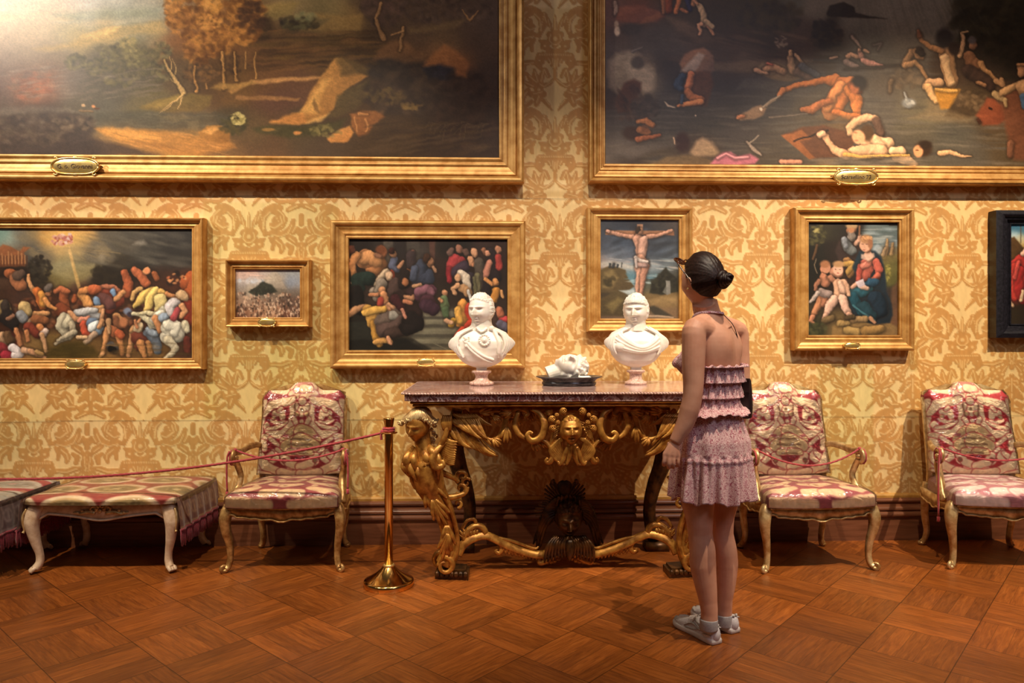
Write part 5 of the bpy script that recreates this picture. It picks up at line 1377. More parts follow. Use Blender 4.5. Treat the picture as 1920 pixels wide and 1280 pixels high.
def make_armchair(kind=0, seatkind=0):
    root = empty('armchair', (0, 0, 0))
    G = M['gilt_pale'] if kind else M['gilt_chair']
    for sx in (-1, 1):
        o = cabriole(sx, -1, .365, .302, .208).build('leg', G, root)
        mb = MB(); x, y = sx*.245, .215
        mb.tube([(x, y-.01, .40), (x+sx*.01, y-.005, .30), (x+sx*.012, y, .20), (x-sx*.002, y+.005, .10), (x+sx*.004, y+.02, .04), (x+sx*.016, y+.028, .02)], [.026, .025, .021, .018, .017, .018], 12, sub=4, lobes=4, amp=.1)
        mb.ell((x+sx*.018, y+.03, .014), (.022, .022, .0145))
        mb.build('leg', G, root)
    fr = skirt_rail(-.285, .285, -.236, .372, scallop)
    fr.ring([[(-.295, -.247, .352), (-.295, -.254, .360), (-.295, -.247, .368)], [(0, -.262, .352), (0, -.269, .360), (0, -.262, .368)], [(.295, -.247, .352), (.295, -.254, .360), (.295, -.247, .368)]])
    fr.build('front_rail', G, root)
    for sx in (-1, 1):
        n0 = skirt_rail(-.20, .20, sx*.292, .372, lambda t: scallop(t)+.008, axis='y')
        n0.build('side_rail', G, root)
    b = MB(); b.box(-.235, .20, .315, .235, .222, .372); b.build('back_rail', G, root, False, bevel=.003)
    ws = MB(); ws.box(-.27, -.215, .345, .27, .20, .358); ws.build('seat_board', M['dark_edge'], root, False)
    V, u, v = cushion_grid(.312, .250, -.262, .205, .366, .078, .028)
    shape_np('seat', V, 150, 130, M['brocade'], root, lin(img_at(pat_seat(seatkind), u, v)))
    V, u, v = cushion_grid(.312, .250, -.262, .205, .366, .078, .028, off=.007, wr=.006, seed=3+kind)
    o = shape_np('seat_plastic', V, 150, 130, M['plastic'], root); o['label'] = 'crinkled clear plastic over the seat'
    # back
    W, H = 150, 170
    t = np.linspace(-1.1, 1.1, W); s = np.linspace(-1.1, 1.1, H)
    U, S = np.meshgrid(t, s)
    def back(off=0., wr=0.):
        cu = np.clip(U, -1, 1); cs = np.clip(S, -1, 1)
        su = np.maximum(np.maximum(np.abs(U)-1, 0), np.maximum(np.abs(S)-1, 0))/.1
        hw = .252-.010*(1-cs)/2*1.0+.006*np.exp(-((cs+.9)/.2)**2)
        zt = .968+.050*np.exp(-(cu/.34)**4)-.035*np.clip(np.abs(cu)-.86, 0, 1)/.14
        f = (1-cs)/2
        zb = .478-.012*(1-cu**2)
        z = zb+(zt-zb)*f; x = cu*hw
        th = .030*(1-np.maximum(np.abs(cu), np.abs(cs))**6)+.012
        y = .150+.110*f-th*(1-su*0)
        y = np.where(su > 0, .150+.110*f-.012+.045*su, y)
        if off:
            g = fbm(U*3+5, S*3, 17+kind, 4)*wr
            x = x*(1+off/.25); z = (z-.72)*(1+off/.25)+.72; y = y-off*(su == 0)+g
        return np.stack([x, y, z], -1)
    shape_np('backrest', back(), W, H, M['brocade'], root, lin(img_at(pat_back(kind), (U+1.1)/2.2, (S+1.1)/2.2)))
    o = shape_np('backrest_plastic', back(.006, .008), W, H, M['plastic'], root); o['label'] = 'shiny clear plastic over the backrest'
    mb = MB()
    mb.ring([[(x, y, z) for x, z in ((-.245, .475), (.245, .475), (.25, .95), (.12, .985), (-.12, .985), (-.25, .95))] if False else [(-.242, y0, .480), (.242, y0, .480), (.246, y1, .955), (.10, y1, 1.005), (-.10, y1, 1.005), (-.246, y1, .955)] for y0, y1 in ((.152, .262), (.182, .288))])
    for sx in (-1, 1):
        mb.tube([(sx*.235, .205, .36), (sx*.238, .19, .46), (sx*.242, .21, .62), (sx*.246, .26, .92)], [.022, .020, .018, .016], 10, sub=3)
    mb.tube([(-.236, .186, .472), (0, .186, .462), (.236, .186, .472)], .016, 8, sub=4)
    mb.build('back_frame', G, root)
    # arms: carved scroll with a separate curved support
    for sx in (-1, 1):
        a = MB()
        P = [(sx*.240, .196, .632), (sx*.262, .140, .652), (sx*.292, .060, .646), (sx*.306, -.02, .634), (sx*.312, -.085, .646)]
        P += [(sx*.313, -.085+.034*math.sin(q)*-1, .612+.034*math.cos(q)) for q in np.linspace(.1, 4.6, 14)]
        a.tube(P, [.015, .018, .019, .019, .020]+[.019-.0008*i for i in range(14)], 12, flat=.8, up=(sx, 0, 0), sub=2, lobes=3, amp=.10)
        a.ell((sx*.313, -.088, .612), (.027, .017, .017))
        ar = a.build('arm', G, root)
        q = MB()
        q.tube([(sx*.310, -.078, .600), (sx*.304, -.052, .555), (sx*.292, -.040, .50), (sx*.294, -.062, .45), (sx*.304, -.098, .40), (sx*.300, -.125, .362)], [.017, .019, .018, .019, .022, .026], 12, sub=4, lobes=4, amp=.13)
        q.build('arm_support', G, root)
    return root
M['gilt_chair'] = basic('worn_bronze_gilding', '8c6030', 'cca468', .36, .45, 28, .25, .001)
def place(root, px_feet, rz, label, group='brocade armchairs along the wall'):
    root.location = px_feet; root.rotation_euler = (0, 0, rz)
    tag(root, label, 'chair', group); root['group'] = group
def cf(a, zc): return Vector((a*CA+zc*SA, -DCAM-a*SA+zc*CA, 0))
ch1 = make_armchair(0, 0)
place(ch1, cf(-1.275, 4.205), math.radians(0.2), 'gilt armchair in red and cream brocade left of the brass post')
ch2 = make_armchair(1, 1)
place(ch2, cf(1.690, 4.215), math.radians(3.0), 'pale gilt armchair in pink brocade directly right of the woman')
ch3 = make_armchair(2, 2)
place(ch3, cf(2.800, 4.235), math.radians(-7), 'pale gilt armchair with pinkish white seat, cut by the right edge')

# ---------------------------------------------------------------- twisted ropes
def rope(name, pts, r=.0062, sub=10, parent=None, extra=None):
    mb = MB()
    mb.tube(pts, r, 12, lobes=3, amp=.22, twist=190, sub=sub)
    if extra: extra(mb)
    return mb.build(name, M['rope'], parent)
def chair_rope(ch, label, sag, ends=(.20, .20), back_dx=0):
    R = Matrix.Rotation(ch.rotation_euler.z, 4, 'Z'); L = ch.location
    def W(x, y, z): return L+(R@Vector((x, y, z)))
    r = .0052
    A = [W(-.313, -.088+.0, .652), W(-.300, -.095, .655)]
    pts = []
    n = 22
    for i in range(n+1):
        t = i/n; x = -.300+.60*t
        pts.append(W(x, -.095-.03*math.sin(PI*t), .655-4*sag*t*(1-t)))
    mb = MB(); mb.tube(pts, r, 12, lobes=3, amp=.22, twist=190, sub=3)
    for s, e in ((-1, ends[0]), (1, ends[1])):
        loop = [W(s*(.313+.0*k), -.088+.040*math.sin(k), .612+.042*math.cos(k)) for k in np.linspace(0, 2*PI, 17)]
        mb.tube(loop, r, 10, lobes=3, amp=.2, twist=190)
        mb.tube([Vector(q)+Vector((s*.011, 0, .001)) for q in loop], r, 10, lobes=3, amp=.2, twist=190)
        mb.ell(W(s*.305, -.094, .657), (.013, .012, .010), 10, 6)
        if e:
            mb.tube([W(s*.325, -.125, .655), W(s*.336, -.132, .62), W(s*.340, -.130, .60-e*.4), W(s*.338, -.128, .60-e)], r, 10, lobes=3, amp=.2, twist=190, sub=5)
            mb.lathe([(.001, 0), (.009, -.004), (.008, -.018), (.010, -.03), (.002, -.032)], 10, c=W(s*.338, -.128, .60-e))
    o = mb.build('barrier_rope', M['rope']); tag(o, label, 'rope', 'red ropes tied across the chairs'); return o
chair_rope(ch1, 'red rope tied across the arms of the chair beside the brass post', .055, (.17, .16))
chair_rope(ch2, 'red rope tied across the arms of the chair beside the woman', .085, (.0, .0))
chair_rope(ch3, 'red rope with long hanging end on the chair at the right edge', .060, (.33, .0))

# ---------------------------------------------------------------- brass post and long rope
pb = ground(729, 1097)
post = empty('rope_stand', (pb.x, pb.y, 0)); tag(post, 'polished brass rope post with a broad round foot on the parquet', 'post')
mb = MB(); mb.lathe([(.001, .012), (.128, .012), (.130, .004), (.129, .001), (.001, .001)][::-1]+[], 64)
mb = MB()
mb.lathe([(.002, .0), (.128, .0), (.1305, .004), (.1305, .026), (.127, .032), (.118, .036), (.095, .048), (.070, .064), (.048, .082), (.034, .097), (.027, .104), (.002, .105)], 64)
ob = mb.build('base', M['brass'], post); ob.data.set_sharp_from_angle(angle=math.radians(40))
mb = MB(); mb.lathe([(.026, .100), (.030, .103), (.030, .110), (.024, .114), (.002, .114)], 48); mb.build('collar', M['plate'], post)
mb = MB(); mb.lathe([(.022, .104), (.022, .800), (.0215, .806)], 40); mb.build('pole', M['brass'], post)
mb = MB(); mb.lathe([(.022, .798), (.0215, .835), (.027, .870), (.0275, .876), (.024, .878), (.002, .878)], 40, wob=lambda a, z: 1+.045*math.cos(12*a)*(z > .83)); mb.build('finial', M['brass'], post)
mb = MB(); mb.lathe([(.022, .796), (.044, .798), (.046, .801), (.044, .804), (.022, .806)], 40); mb.build('hook_ring', M['brass'], post)
start = pb+Vector((0, 0, .812)); start.z = .812
e1 = C(0, 898, 4.0); e2 = C(-220, 905, 4.0)
pts = []
pa = Vector((pb.x-.03, pb.y, .800)); n = 40
for i in range(n+1):
    t = i/n; p = pa.lerp(e1, t); p.z -= .105*4*t*(1-t)*.60; pts.append(p)
pts += [e1.lerp(e2, .5)-Vector((0, 0, .01)), e2]
def ex(mb):
    for k in range(2):
        mb.tube([(pb.x+.027*math.cos(a), pb.y+.027*math.sin(a), .812+.011*k) for a in np.linspace(0, 2*PI, 21)], .0065, 10, lobes=3, amp=.2, twist=190)
    mb.ell((pb.x-.032, pb.y-.012, .806), (.012, .013, .013), 10, 6)
    mb.tube([(pb.x-.034, pb.y-.012, .80), (pb.x-.038, pb.y-.016, .785), (pb.x-.036, pb.y-.018, .765)], .0065, 10, lobes=3, amp=.2, twist=190, sub=4)
lr = rope('barrier_rope', pts, .0066, 4, extra=ex)
tag(lr, 'long red rope sagging from the brass post to the left edge', 'rope')

# ---------------------------------------------------------------- stools
def paw(mb, x, y, sx, sy):
    for k in (-1, 0, 1):
        mb.ell((x+sx*(.012+.0*k)+k*.011*(-sy), y+sy*.014+k*.011*sx*.0, .013), (.010, .016, .013), 8, 6)
def make_stool(w, d, img_top, img_side, side_drape=(True, True), front_drape=False, h=.438, lab=None):
    root = empty('upholstered_stool', (0, 0, 0))
    G = M['wood_white']
    for sx in (-1, 1):
        for sy in (-1, 1):
            o = sx*(w/2-.045), sy*(d/2-.045)
            dd = Vector((sx*.8, sy*.6, 0)).normalized()
            def q(k, z): return (o[0]+dd.x*k, o[1]+dd.y*k, z)
            mb = MB()
            mb.tube([q(-.02, h-.06), q(.012, h-.09), (q(.030, h-.15)), q(.026, h-.20), q(.012, h-.27), q(-.004, .11), q(-.006, .06), q(.014, .026)], [.036, .042, .038, .031, .024, .019, .020, .022], 14, up=(sx, -sy, 0), sub=4, lobes=4, amp=.09)
            for k in (-1, 0, 1):
                pp = Vector((-dd.y, dd.x, 0))*k*.014
                mb.tube([Vector(q(.006, .034))+pp*.6, Vector(q(.026, .028))+pp, Vector(q(.040, .014))+pp], [.010, .012, .010], 8, sub=3)
            lg = mb.build('leg', G, root)
            if sy < 0:
                a = MB()
                for i in range(6):
                    z = h-.10-.028*i; kk = .055-.012*(i > 3)*(i-3)
                    a.ell(Vector(q(kk-.010, z)), (.011, .011, .017), 8, 6)
                a.tube([q(.055, h-.075), q(.072, h-.11), q(.074, h-.15), q(.066, h-.19), q(.072, h-.205)], [.006, .006, .006, .005, .009], 8, sub=3)
                c = a.build('carved_knee', M['gilt_pale'], lg)
    n = 61; R = []; lip = []; lip2 = []
    for i in range(n):
        t = -1+2*i/(n-1); x = t*(w/2-.06)
        zb = h-.122-.020*math.cos(t*PI)*.6-.012*math.exp(-(t/.25)**2)-.03*max(0, abs(t)-.86)/.14
        y = -(d/2-.028)-.012*(1-t*t)
        R.append([(x, y, h-.042), (x, y, zb), (x, y+.03, zb), (x, y+.03, h-.042)]); lip.append((x, y-.002, zb+.004)); lip2.append((x, y-.002, h-.052))
    mb = MB(); mb.ring(R); mb.tube(lip, .0065, 8); mb.tube(lip2, .005, 8); fr = mb.build('front_rail', G, root)
    cv = MB(); y = -(d/2-.028)-.018
    for sx in (-1, 1):
        cv.tube(spiral((sx*.030, y, h-.082), .026, .006, PI*(0 if sx > 0 else 1), PI*(0 if sx > 0 else 1)+sx*4.5, 14), .0065, 8)
        cv.tube([(sx*.03, y, h-.10), (sx*.07, y, h-.094), (sx*.11, y, h-.104), (sx*.15, y+.003, h-.098)], [.011, .009, .007, .003], 8, sub=4, lobes=5, amp=.3)
        for k in range(4): cv.ell((sx*(.05+k*.025), y-.002, h-.088-.012*(k % 2)), (.010, .005, .007), 8, 5)
    for k in range(5):
        a = PI*(.1+.2*k); cv.ell((.022*math.cos(a), y-.004, h-.085+.024*math.sin(a)), (.008, .006, .011), 8, 6, rot=(0, -a+PI/2, 0))
    cv.ell((0, y-.006, h-.088), (.011, .009, .011)); cv.build('carved_ornament', M['gilt_pale'], fr)
    mb = MB()
    for y0, y1 in ((d/2-.055, d/2-.03),): mb.box(-w/2+.06, y0, h-.12, w/2-.06, y1, h-.045)
    for sx in (-1, 1): mb.box(sx*(w/2-.045)-.012, -d/2+.06, h-.12, sx*(w/2-.045)+.012, d/2-.06, h-.045)
    mb.box(-w/2+.05, -d/2+.05, h-.055, w/2-.05, d/2-.05, h-.045)
    mb.build('rails', G, root, False)
    V, u, v = cushion_grid(w/2+.012, w/2+.012, -d/2-.012, d/2+.012, h-.05, .040, .014, 180, 130)
    shape_np('seat', V, 180, 130, M['brocade'], root, lin(img_at(img_top, u, v)))
    V, u, v = cushion_grid(w/2+.012, w/2+.012, -d/2-.012, d/2+.012, h-.052, .040, .014, 180, 130, off=.006, wr=.007, seed=9)
    o = shape_np('seat_plastic', V, 180, 130, M['plastic'], root); o['label'] = 'crumpled clear plastic over the stool top'
    for sx, on in ((-1, side_drape[0]), (1, side_drape[1])):
        if not on: continue
        W, H = 70, 30
        S, T = np.meshgrid(np.linspace(-1, 1, W), np.linspace(0, 1, H))
        y = S*(d/2+.008); z = h-.022-T*.175
        x = sx*(w/2+.016+.014*T+.006*np.sin(S*19)*T+.012*np.sqrt(T))
        dr = shape_np('side_drape', np.stack([x, y, z], -1), W, H, M['brocade'], root, lin(img_at(img_side, (S+1)/2, T)))
        fmb = MB(); rnd = random.Random(5)
        for i in range(96):
            s = -1+2*i/95; yy = s*(d/2+.008); xx = sx*(w/2+.042+.006*math.sin(s*19)+.012*0)
            zz = h-.022-.172; L = .085+rnd.uniform(-.008, .008)
            fmb.tube([(xx, yy, zz+.006), (xx+rnd.uniform(-.003, .003), yy+rnd.uniform(-.002, .002), zz-L*.5), (xx+rnd.uniform(-.005, .005), yy+rnd.uniform(-.004, .004), zz-L)], [.0032, .0038, .0028], 5)
        fmb.tube([(sx*(w/2+.043+.006*math.sin(s*19)), s*(d/2+.008), h-.194) for s in np.linspace(-1, 1, 40)], .0075, 8)
        fo = fmb.build('fringe', M['fringe'], dr); fo['kind'] = 'stuff'; fo['label'] = 'dark red hanging fringe'
    return root
M['fringe'] = basic('crimson_fringe', '5c1420', '94283a', .7, 0, 200, sheen=.3)
def pat_drape(base, mot, grey=False):
    c = Cv(0, 0, 120, 46, 1.0, bg=base, seed=99, warp=.8); c.flat = True
    for x in range(6, 120, 18):
        c.blob(x, 22, 7, 10, mot, .8, .2); c.blob(x, 22, 5, 7.5, base, .9, .2); c.S(mot, f'{x},16,1 {x},28,1.2', 0)
        c.S(mot, f'{x+9},6,1.4 {x+11},20,1.2 {x+8},36,1.4', 0)
    c.S(mot, '0,3,1 120,3,1', 0); c.S(mot, '0,42,1.4 120,42,1.4', 0)
    c.img *= (1+.15*fbm(c.RX/3, c.RY/3, 9, 3))[..., None]
    return np.clip(c.img, .01, 1)
st1 = make_stool(.80, .56, pat_rings(), pat_drape('6c3c30', 'a08058'))
st1.location = cf(-2.262, 4.215); st1.rotation_euler = (0, 0, 0)
tag(st1, 'cream carved stool with brown ring medallions on its plastic covered top', 'stool')
st2 = make_stool(.80, .60, pat_rings(base='b03444', cream='c8c0b4', inner='a09c94', off=14, grey=True), pat_drape('5c4848', '8c7c78'))
st2.location = cf(-3.185, 4.10); st2.rotation_euler = (0, 0, 0)
tag(st2, 'crimson stool with grey ring medallions and long fringe, cut by the left edge', 'stool')
# ---------------------------------------------------------------- a sculptor's head: chin z=-.5, crown z=.5, face towards -y
def sst(a, b, x):
    t = max(0., min(1., (x-a)/(b-a))); return t*t*(3-2*t)
def head_mesh(H, nu=96, nv=72, fa=1., hair=.045, curl=.022, hairline=.24, smile=0., open_=0., eyes=1., curlf=14., stern=0., long_=0., wide=1., seed=1, hairdir=0):
    vs = []
    def G(x, z, x0, z0, sx, sz): return math.exp(-((x-x0)/sx)**2-((z-z0)/sz)**2)
    for i in range(nv+1):
        th = PI*(.01+.98*i/nv)
        for j in range(nu):
            ph = 2*PI*j/nu
            # denser sampling towards the face
            ph = ph-.45*math.sin(ph)*(1) if True else ph
            dx = math.sin(th)*math.sin(ph); dy = -math.sin(th)*math.cos(ph); dz = -math.cos(th)
            x = .355*wide*dx; y = .44*dy; z = .5*dz
            t = sst(.02, -.48, z)
            x *= 1-.36*t*t; y = y*(1-.62*t) if dy > 0 else y*(1-.10*t)
            if dy < 0: x *= 1-.0
            fr = max(0, -dy)**.7
            d = 0
            if dy < .1:
                if dy < 0: y = -(.44*(abs(dy)**.82))*(1-.10*t)
                n = sst(.12, -.09, z)*sst(-.165, -.125, z)
                d += .125*n*math.exp(-(x/.048)**2)+.035*G(x, z, 0, -.135, .085, .03)
                d += .018*math.exp(-(x/.05)**2)*sst(.2, .08, z)*sst(-.1, .0, z)
                for s in (-1, 1):
                    d -= .055*G(x, z, s*.135, .035, .075, .05)
                    d += .028*eyes*G(x, z, s*.135, .028, .05, .028)+.012*eyes*G(x, z, s*.135, .046, .055, .008)-.010*eyes*G(x, z, s*.135, .018, .05, .007)
                    d += (.030+stern*.012)*G(x, z, s*.125, .115-stern*.02, .11, .026)
                    d += .020*G(x, z, s*.19, -.12, .09, .08)+smile*.03*G(x, z, s*.15, -.16, .05, .05)
                    d -= .018*G(x, z, s*.085, -.235-smile*.0, .022, .05)
                zz = z-smile*1.6*x*x
                d += .036*G(x, zz, 0, -.242, .088+smile*.03, .019)+.036*G(x, zz, 0, -.292-open_*.03, .072+smile*.02, .022)
                d -= (.022+.07*open_)*G(x, zz, 0, -.267-open_*.012, .085+smile*.03, .009+.02*open_)
                d -= .018*G(x, z, 0, -.335, .09, .022)
                d += .036*G(x, z, 0, -.42, .085, .06)
                d *= fa
                y -= d*max(0, min(1, -dy*2.5+.25))
            hl = hairline+.05*math.cos(ph*2)
            hm = sst(hl-.02, hl+.03, z) if dy < -.25 else max(sst(hl-.02, hl+.03, z), sst(-.30, -.05, dy)*sst(-.36-long_, -.22-long_, z)*sst(-.22, -.02, dy+.12*(z > -.05)))
            if hair and hm > 0:
                cu = fbm(np.array([dx*curlf*.35+seed]), np.array([dz*curlf*.5+dy*curlf*.3]), seed, 3)[0]
                st = math.sin(curlf*1.6*math.atan2(dx, abs(dz)+.3)+4*cu)
                k = 1+(hair+curl*(1.3*cu+.5*st))*hm/.44
                x *= k; y *= k; z = z*k
            vs.append(Vector((x, y, z))*H)
    fs = []
    for i in range(nv):
        for j in range(nu):
            k = (j+1) % nu; fs.append((i*nu+j, i*nu+k, (i+1)*nu+k, (i+1)*nu+j))
    fs.append(tuple(reversed(range(nu)))); fs.append(tuple(nv*nu+j for j in range(nu)))
    return vs, fs
def put(mb, vf, loc, rot=(0, 0, 0), ears=0, H=0):
    R = Euler(rot).to_matrix(); L = Vector(loc)
    mb.add([L+R@Vector(v) for v in vf[0]], vf[1])
    if ears:
        for s in (-1, 1):
            e = L+R@Vector((s*.355*H, .03*H, -.03*H))
            q = (Matrix(R)@Euler((0, s*.15, -s*.5)).to_matrix()).to_euler()
            mb.ell(e, (.018*H*1.6, .055*H, .10*H), 12, 8, rot=q)
            mb.tube([L+R@Vector((s*(.375)*H, .0*H+.05*H*math.cos(a), -.03*H+.09*H*math.sin(a))) for a in np.linspace(-1.9, 2.6, 12)], .014*H, 6)
    return mb
def acanthus(mb, base, tip, w, up=(0, -1, 0), n=5, th=.007, curl=.02):
    """leaf of several tapered lobes fanning from base to tip"""
    b = Vector(base); t = Vector(tip); ax = t-b; L = ax.length; u = Vector(up).normalized(); s = ax.cross(u).normalized()
    for k in range(n):
        f = (k/(n-1)*2-1) if n > 1 else 0
        l = L*(1-.38*abs(f))
        e = b+ax*(l/L)+s*(w*f*1.1)
        m = b+ax*(l/L*.55)+s*(w*f*.75)+u*curl
        mb.tube([b+s*(w*f*.15), m, e+u*curl*.6, e+u*curl*1.2-ax*.05], [th*.9, th*1.5, th*1.0, th*.35], 8, sub=3)
def feather(mb, p, q, w, bend, th=.006):
    p = Vector(p); q = Vector(q); d = q-p; n = Vector((d.z, 0, -d.x)).normalized()
    mb.tube([p, p+d*.33+n*bend*.7+Vector((0, -th, 0)), p+d*.7+n*bend+Vector((0, -th*.6, 0)), q], [w*.55, w, w*.9, w*.25], 8, flat=.38, up=(0, 1, 0), sub=3)

tabc = C(1070, 800, 3.8)
XC = tabc.x
def T(px, py, zc=3.80): return C(px, py, zc)
table = empty('console_table', (XC, tabc.y, 0))
tag(table, 'baroque gilded console table with winged caryatid heads and red marble slab', 'table')
TL = Vector(table.location)
def fin(mb, name, mat, parent=table, mirror=True, voxel=None, smooth=True):
    if mirror: mb.mirror_x(XC)
    mb.v = [tuple(Vector(v)-TL) for v in mb.v]
    if voxel: return remesh(mb, name, voxel, mat, parent, 1, .4)
    return mb.build(name, mat, parent, smooth)
# ---- marble slab
ZT = 1.021; yf = C(1070, 735, 3.67).y; ybk = -.045; xl = C(753, 735, 3.67).x+.0; hw = XC-xl
def slab(x0, y0, x1, y1, z0, z1, c=.05):
    pts = [(x0+c, y0), (x1-c, y0), (x1, y0+c*.7), (x1, y1), (x0, y1), (x0, y0+c*.7)]
    return [[(x, y, z) for x, y in pts] for z in (z0, z1)]
mb = MB(); mb.ring(slab(XC-hw+.012, yf+.012, XC+hw-.012, ybk, .974, 1.009)); fin(mb, 'marble_edge', M['marble'], mirror=False, smooth=False)
mb = MB(); mb.ring(slab(XC-hw+.004, yf+.004, XC+hw-.004, ybk, 1.009, ZT)); mt = fin(mb, 'marble_top', M['marble_top'], mirror=False, smooth=False)
mb = MB(); rim = [(XC-hw, ybk), (XC-hw, yf+.035), (XC-hw+.05, yf), (XC+hw-.05, yf), (XC+hw, yf+.035), (XC+hw, ybk)]
for (ax, ay), (bx, by) in zip(rim[:-1], rim[1:]):
    L = math.hypot(bx-ax, by-ay); k = max(1, int(L/.016))
    for i in range(k):
        t = (i+.5)/k; mb.ell((ax+(bx-ax)*t, ay+(by-ay)*t, 1.0135), (.0082, .0062, .0058), 8, 5, rot=(0, .5, math.atan2(by-ay, bx-ax)))
fin(mb, 'gadroon_edge', M['marble_pink'], mirror=False)
mb = MB()
for (o, z0, z1) in ((.05, .958, .974), (.062, .946, .958)):
    mb.ring([[(XC-hw+o, yf+o-.01, z), (XC+hw-o, yf+o-.01, z), (XC+hw-o, ybk, z), (XC-hw+o, ybk, z)] for z in (z0, z1)])
for z, o, r in ((.966, .048, .007), (.950, .058, .006)): mb.tube([(XC-hw+o, ybk, z), (XC-hw+o, yf+o-.01, z)], r, 8); mb.tube([(XC-hw+o, yf+o-.01, z), (XC+hw-o, yf+o-.01, z)], r, 8); mb.tube([(XC+hw-o, ybk, z), (XC+hw-o, yf+o-.01, z)], r, 8)
fin(mb, 'table_moulding', M['gilt_old'], mirror=False)

# ---- caryatid corner: head, wrapped chest, S leg and scroll foot
def leg(name, dark=False, dz=0.):
    D = dz
    mb = MB()
    P = [T(800, 848, 3.80+D), T(800, 872, 3.78+D), T(803, 898, 3.78+D), T(815, 925, 3.80+D), T(830, 950, 3.84+D), T(841, 980, 3.88+D), T(846, 1010, 3.90+D), T(843, 1035, 3.90+D), T(834, 1056, 3.90+D)]
    mb.tube(P, [.060, .088, .082, .066, .052, .044, .042, .050, .052], 20, sub=5, lobes=5, amp=.06)
    for o in (-1, 1):
        q = [p+Vector((o*.043*(1-.05*i), -.038, 0)) for i, p in enumerate(P[3:])]
        mb.tube(q, [.013, .013, .012, .012, .013, .014], 10, sub=4)
    mb.tube(spiral(P[-1]+Vector((.004, -.045, 0)), .052, .010, PI*.5, -PI*2.2, 30, (1, 0, 0)), [.017-.0004*i for i in range(31)], 10)
    mb.tube(spiral(P[-1]+Vector((-.02, .045, 0)), .052, .012, PI*.5, PI*2.4, 30, (1, 0, 0)), [.017-.0003*i for i in range(31)], 10)
    # leaves down the front of the leg
    for a, b, w in (((806, 905), (826, 960), .05), ((790, 890), (806, 930), .045), ((812, 935), (838, 985), .04), ((838, 985), (842, 1040), .034), ((840, 1000), (830, 1045), .03), ((770, 880), (800, 925), .03), ((800, 925), (818, 955), .035), ((795, 870), (822, 905), .04)):
        acanthus(mb, T(a[0], a[1], 3.74+D), T(b[0], b[1], 3.78+D), w, n=5, th=.008, curl=.012)
    # swirling drapery over chest and the bulging leaf at the side
    for k, (a, m, b, r) in enumerate((((800, 832), (812, 850), (806, 880), .022), ((786, 838), (800, 858), (796, 892), .022), ((780, 842), (776, 862), (786, 893), .024), ((775, 838), (762, 862), (770, 890), .026), ((812, 838), (822, 862), (820, 900), .020), ((818, 850), (806, 885), (822, 925), .016), ((776, 850), (770, 878), (788, 908), .020),
                              ((764, 856), (757, 874), (768, 892), .020), ((790, 860), (784, 885), (802, 915), .018))):
        mb.tube([T(*a, 3.76+D), T(*m, 3.71+D), T(*b, 3.74+D)], [r*.5, r, r*.45], 10, sub=5, lobes=3, amp=.12)
    mb.tube([T(835, 828, 3.74+D), T(818, 845, 3.71+D), T(811, 862, 3.70+D), T(818, 876, 3.70+D), T(831, 872, 3.70+D), T(829, 862, 3.70+D)], [.010, .016, .019, .019, .015, .008], 10, sub=4, lobes=3, amp=.12)
    mb.tube([T(840, 790, 3.74+D), T(836, 812, 3.73+D), T(826, 835, 3.73+D), T(812, 855, 3.75+D)], [.013, .014, .016, .018], 10, sub=4)
    for k in range(5): mb.tube([T(833+k*2.6, 806, 3.735+D), T(830+k*3.6, 792, 3.725+D), T(832+k*3.4, 778, 3.73+D)], [.009, .011, .005], 8, sub=3)
    # inner scrolls
    for c, r, a0, a1, t in (((868, 893), .040, PI*1.3, -PI*.9, .014), ((864, 915), .042, PI*1.25, PI*3.3, .014), ((874, 905), .030, PI*.2, PI*2.2, .010), ((858, 944), .026, -PI*.5, PI*1.2, .010)):
        mb.tube(spiral(T(*c, 3.84+D), r, .007, a0, a1, 26), [t*(1-.018*i) for i in range(27)], 10)
    mb.tube([T(826, 885, 3.80+D), T(845, 893, 3.82+D), T(858, 900, 3.84+D)], [.018, .015, .010], 10, sub=4)
    mb.tube([T(820, 925, 3.80+D), T(842, 932, 3.82+D), T(870, 925, 3.84+D), T(878, 912, 3.85+D)], [.016, .018, .014, .008], 10, sub=4)
    o = fin(mb, name, M['gilt_old'], mirror=False)
    return o
def plinth(D=0.):
    mb = MB(); c = T(846, 1072, 3.92+D); z0 = 0
    mb.ring([[(c.x-.085, c.y-.045, z), (c.x+.095, c.y-.075, z), (c.x+.10, c.y+.055, z), (c.x-.075, c.y+.085, z)] for z in (0, .036)])
    mb.ring([[(c.x-.07, c.y-.032, z), (c.x+.08, c.y-.06, z), (c.x+.085, c.y+.045, z), (c.x-.06, c.y+.07, z)] for z in (.036, .05)])
    for k in range(7): mb.ell((c.x-.07+k*.025, c.y-.055-.0025*k, .03), (.014, .014, .018), 8, 6)
    return mb
def mirror_obj(fn, *a, **k):
    o = fn(*a, **k)
    c = o.copy(); c.data = o.data.copy(); COL.objects.link(c)
    me = c.data
    for v in me.vertices: v.co.x = -v.co.x
    me.flip_normals()
    return c
legs = mirror_obj(leg, 'carved_leg')
for s in (0,):
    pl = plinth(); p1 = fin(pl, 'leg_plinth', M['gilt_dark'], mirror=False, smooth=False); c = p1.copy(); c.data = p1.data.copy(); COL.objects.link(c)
    for v in c.data.vertices: v.co.x = -v.co.x
    c.data.flip_normals()
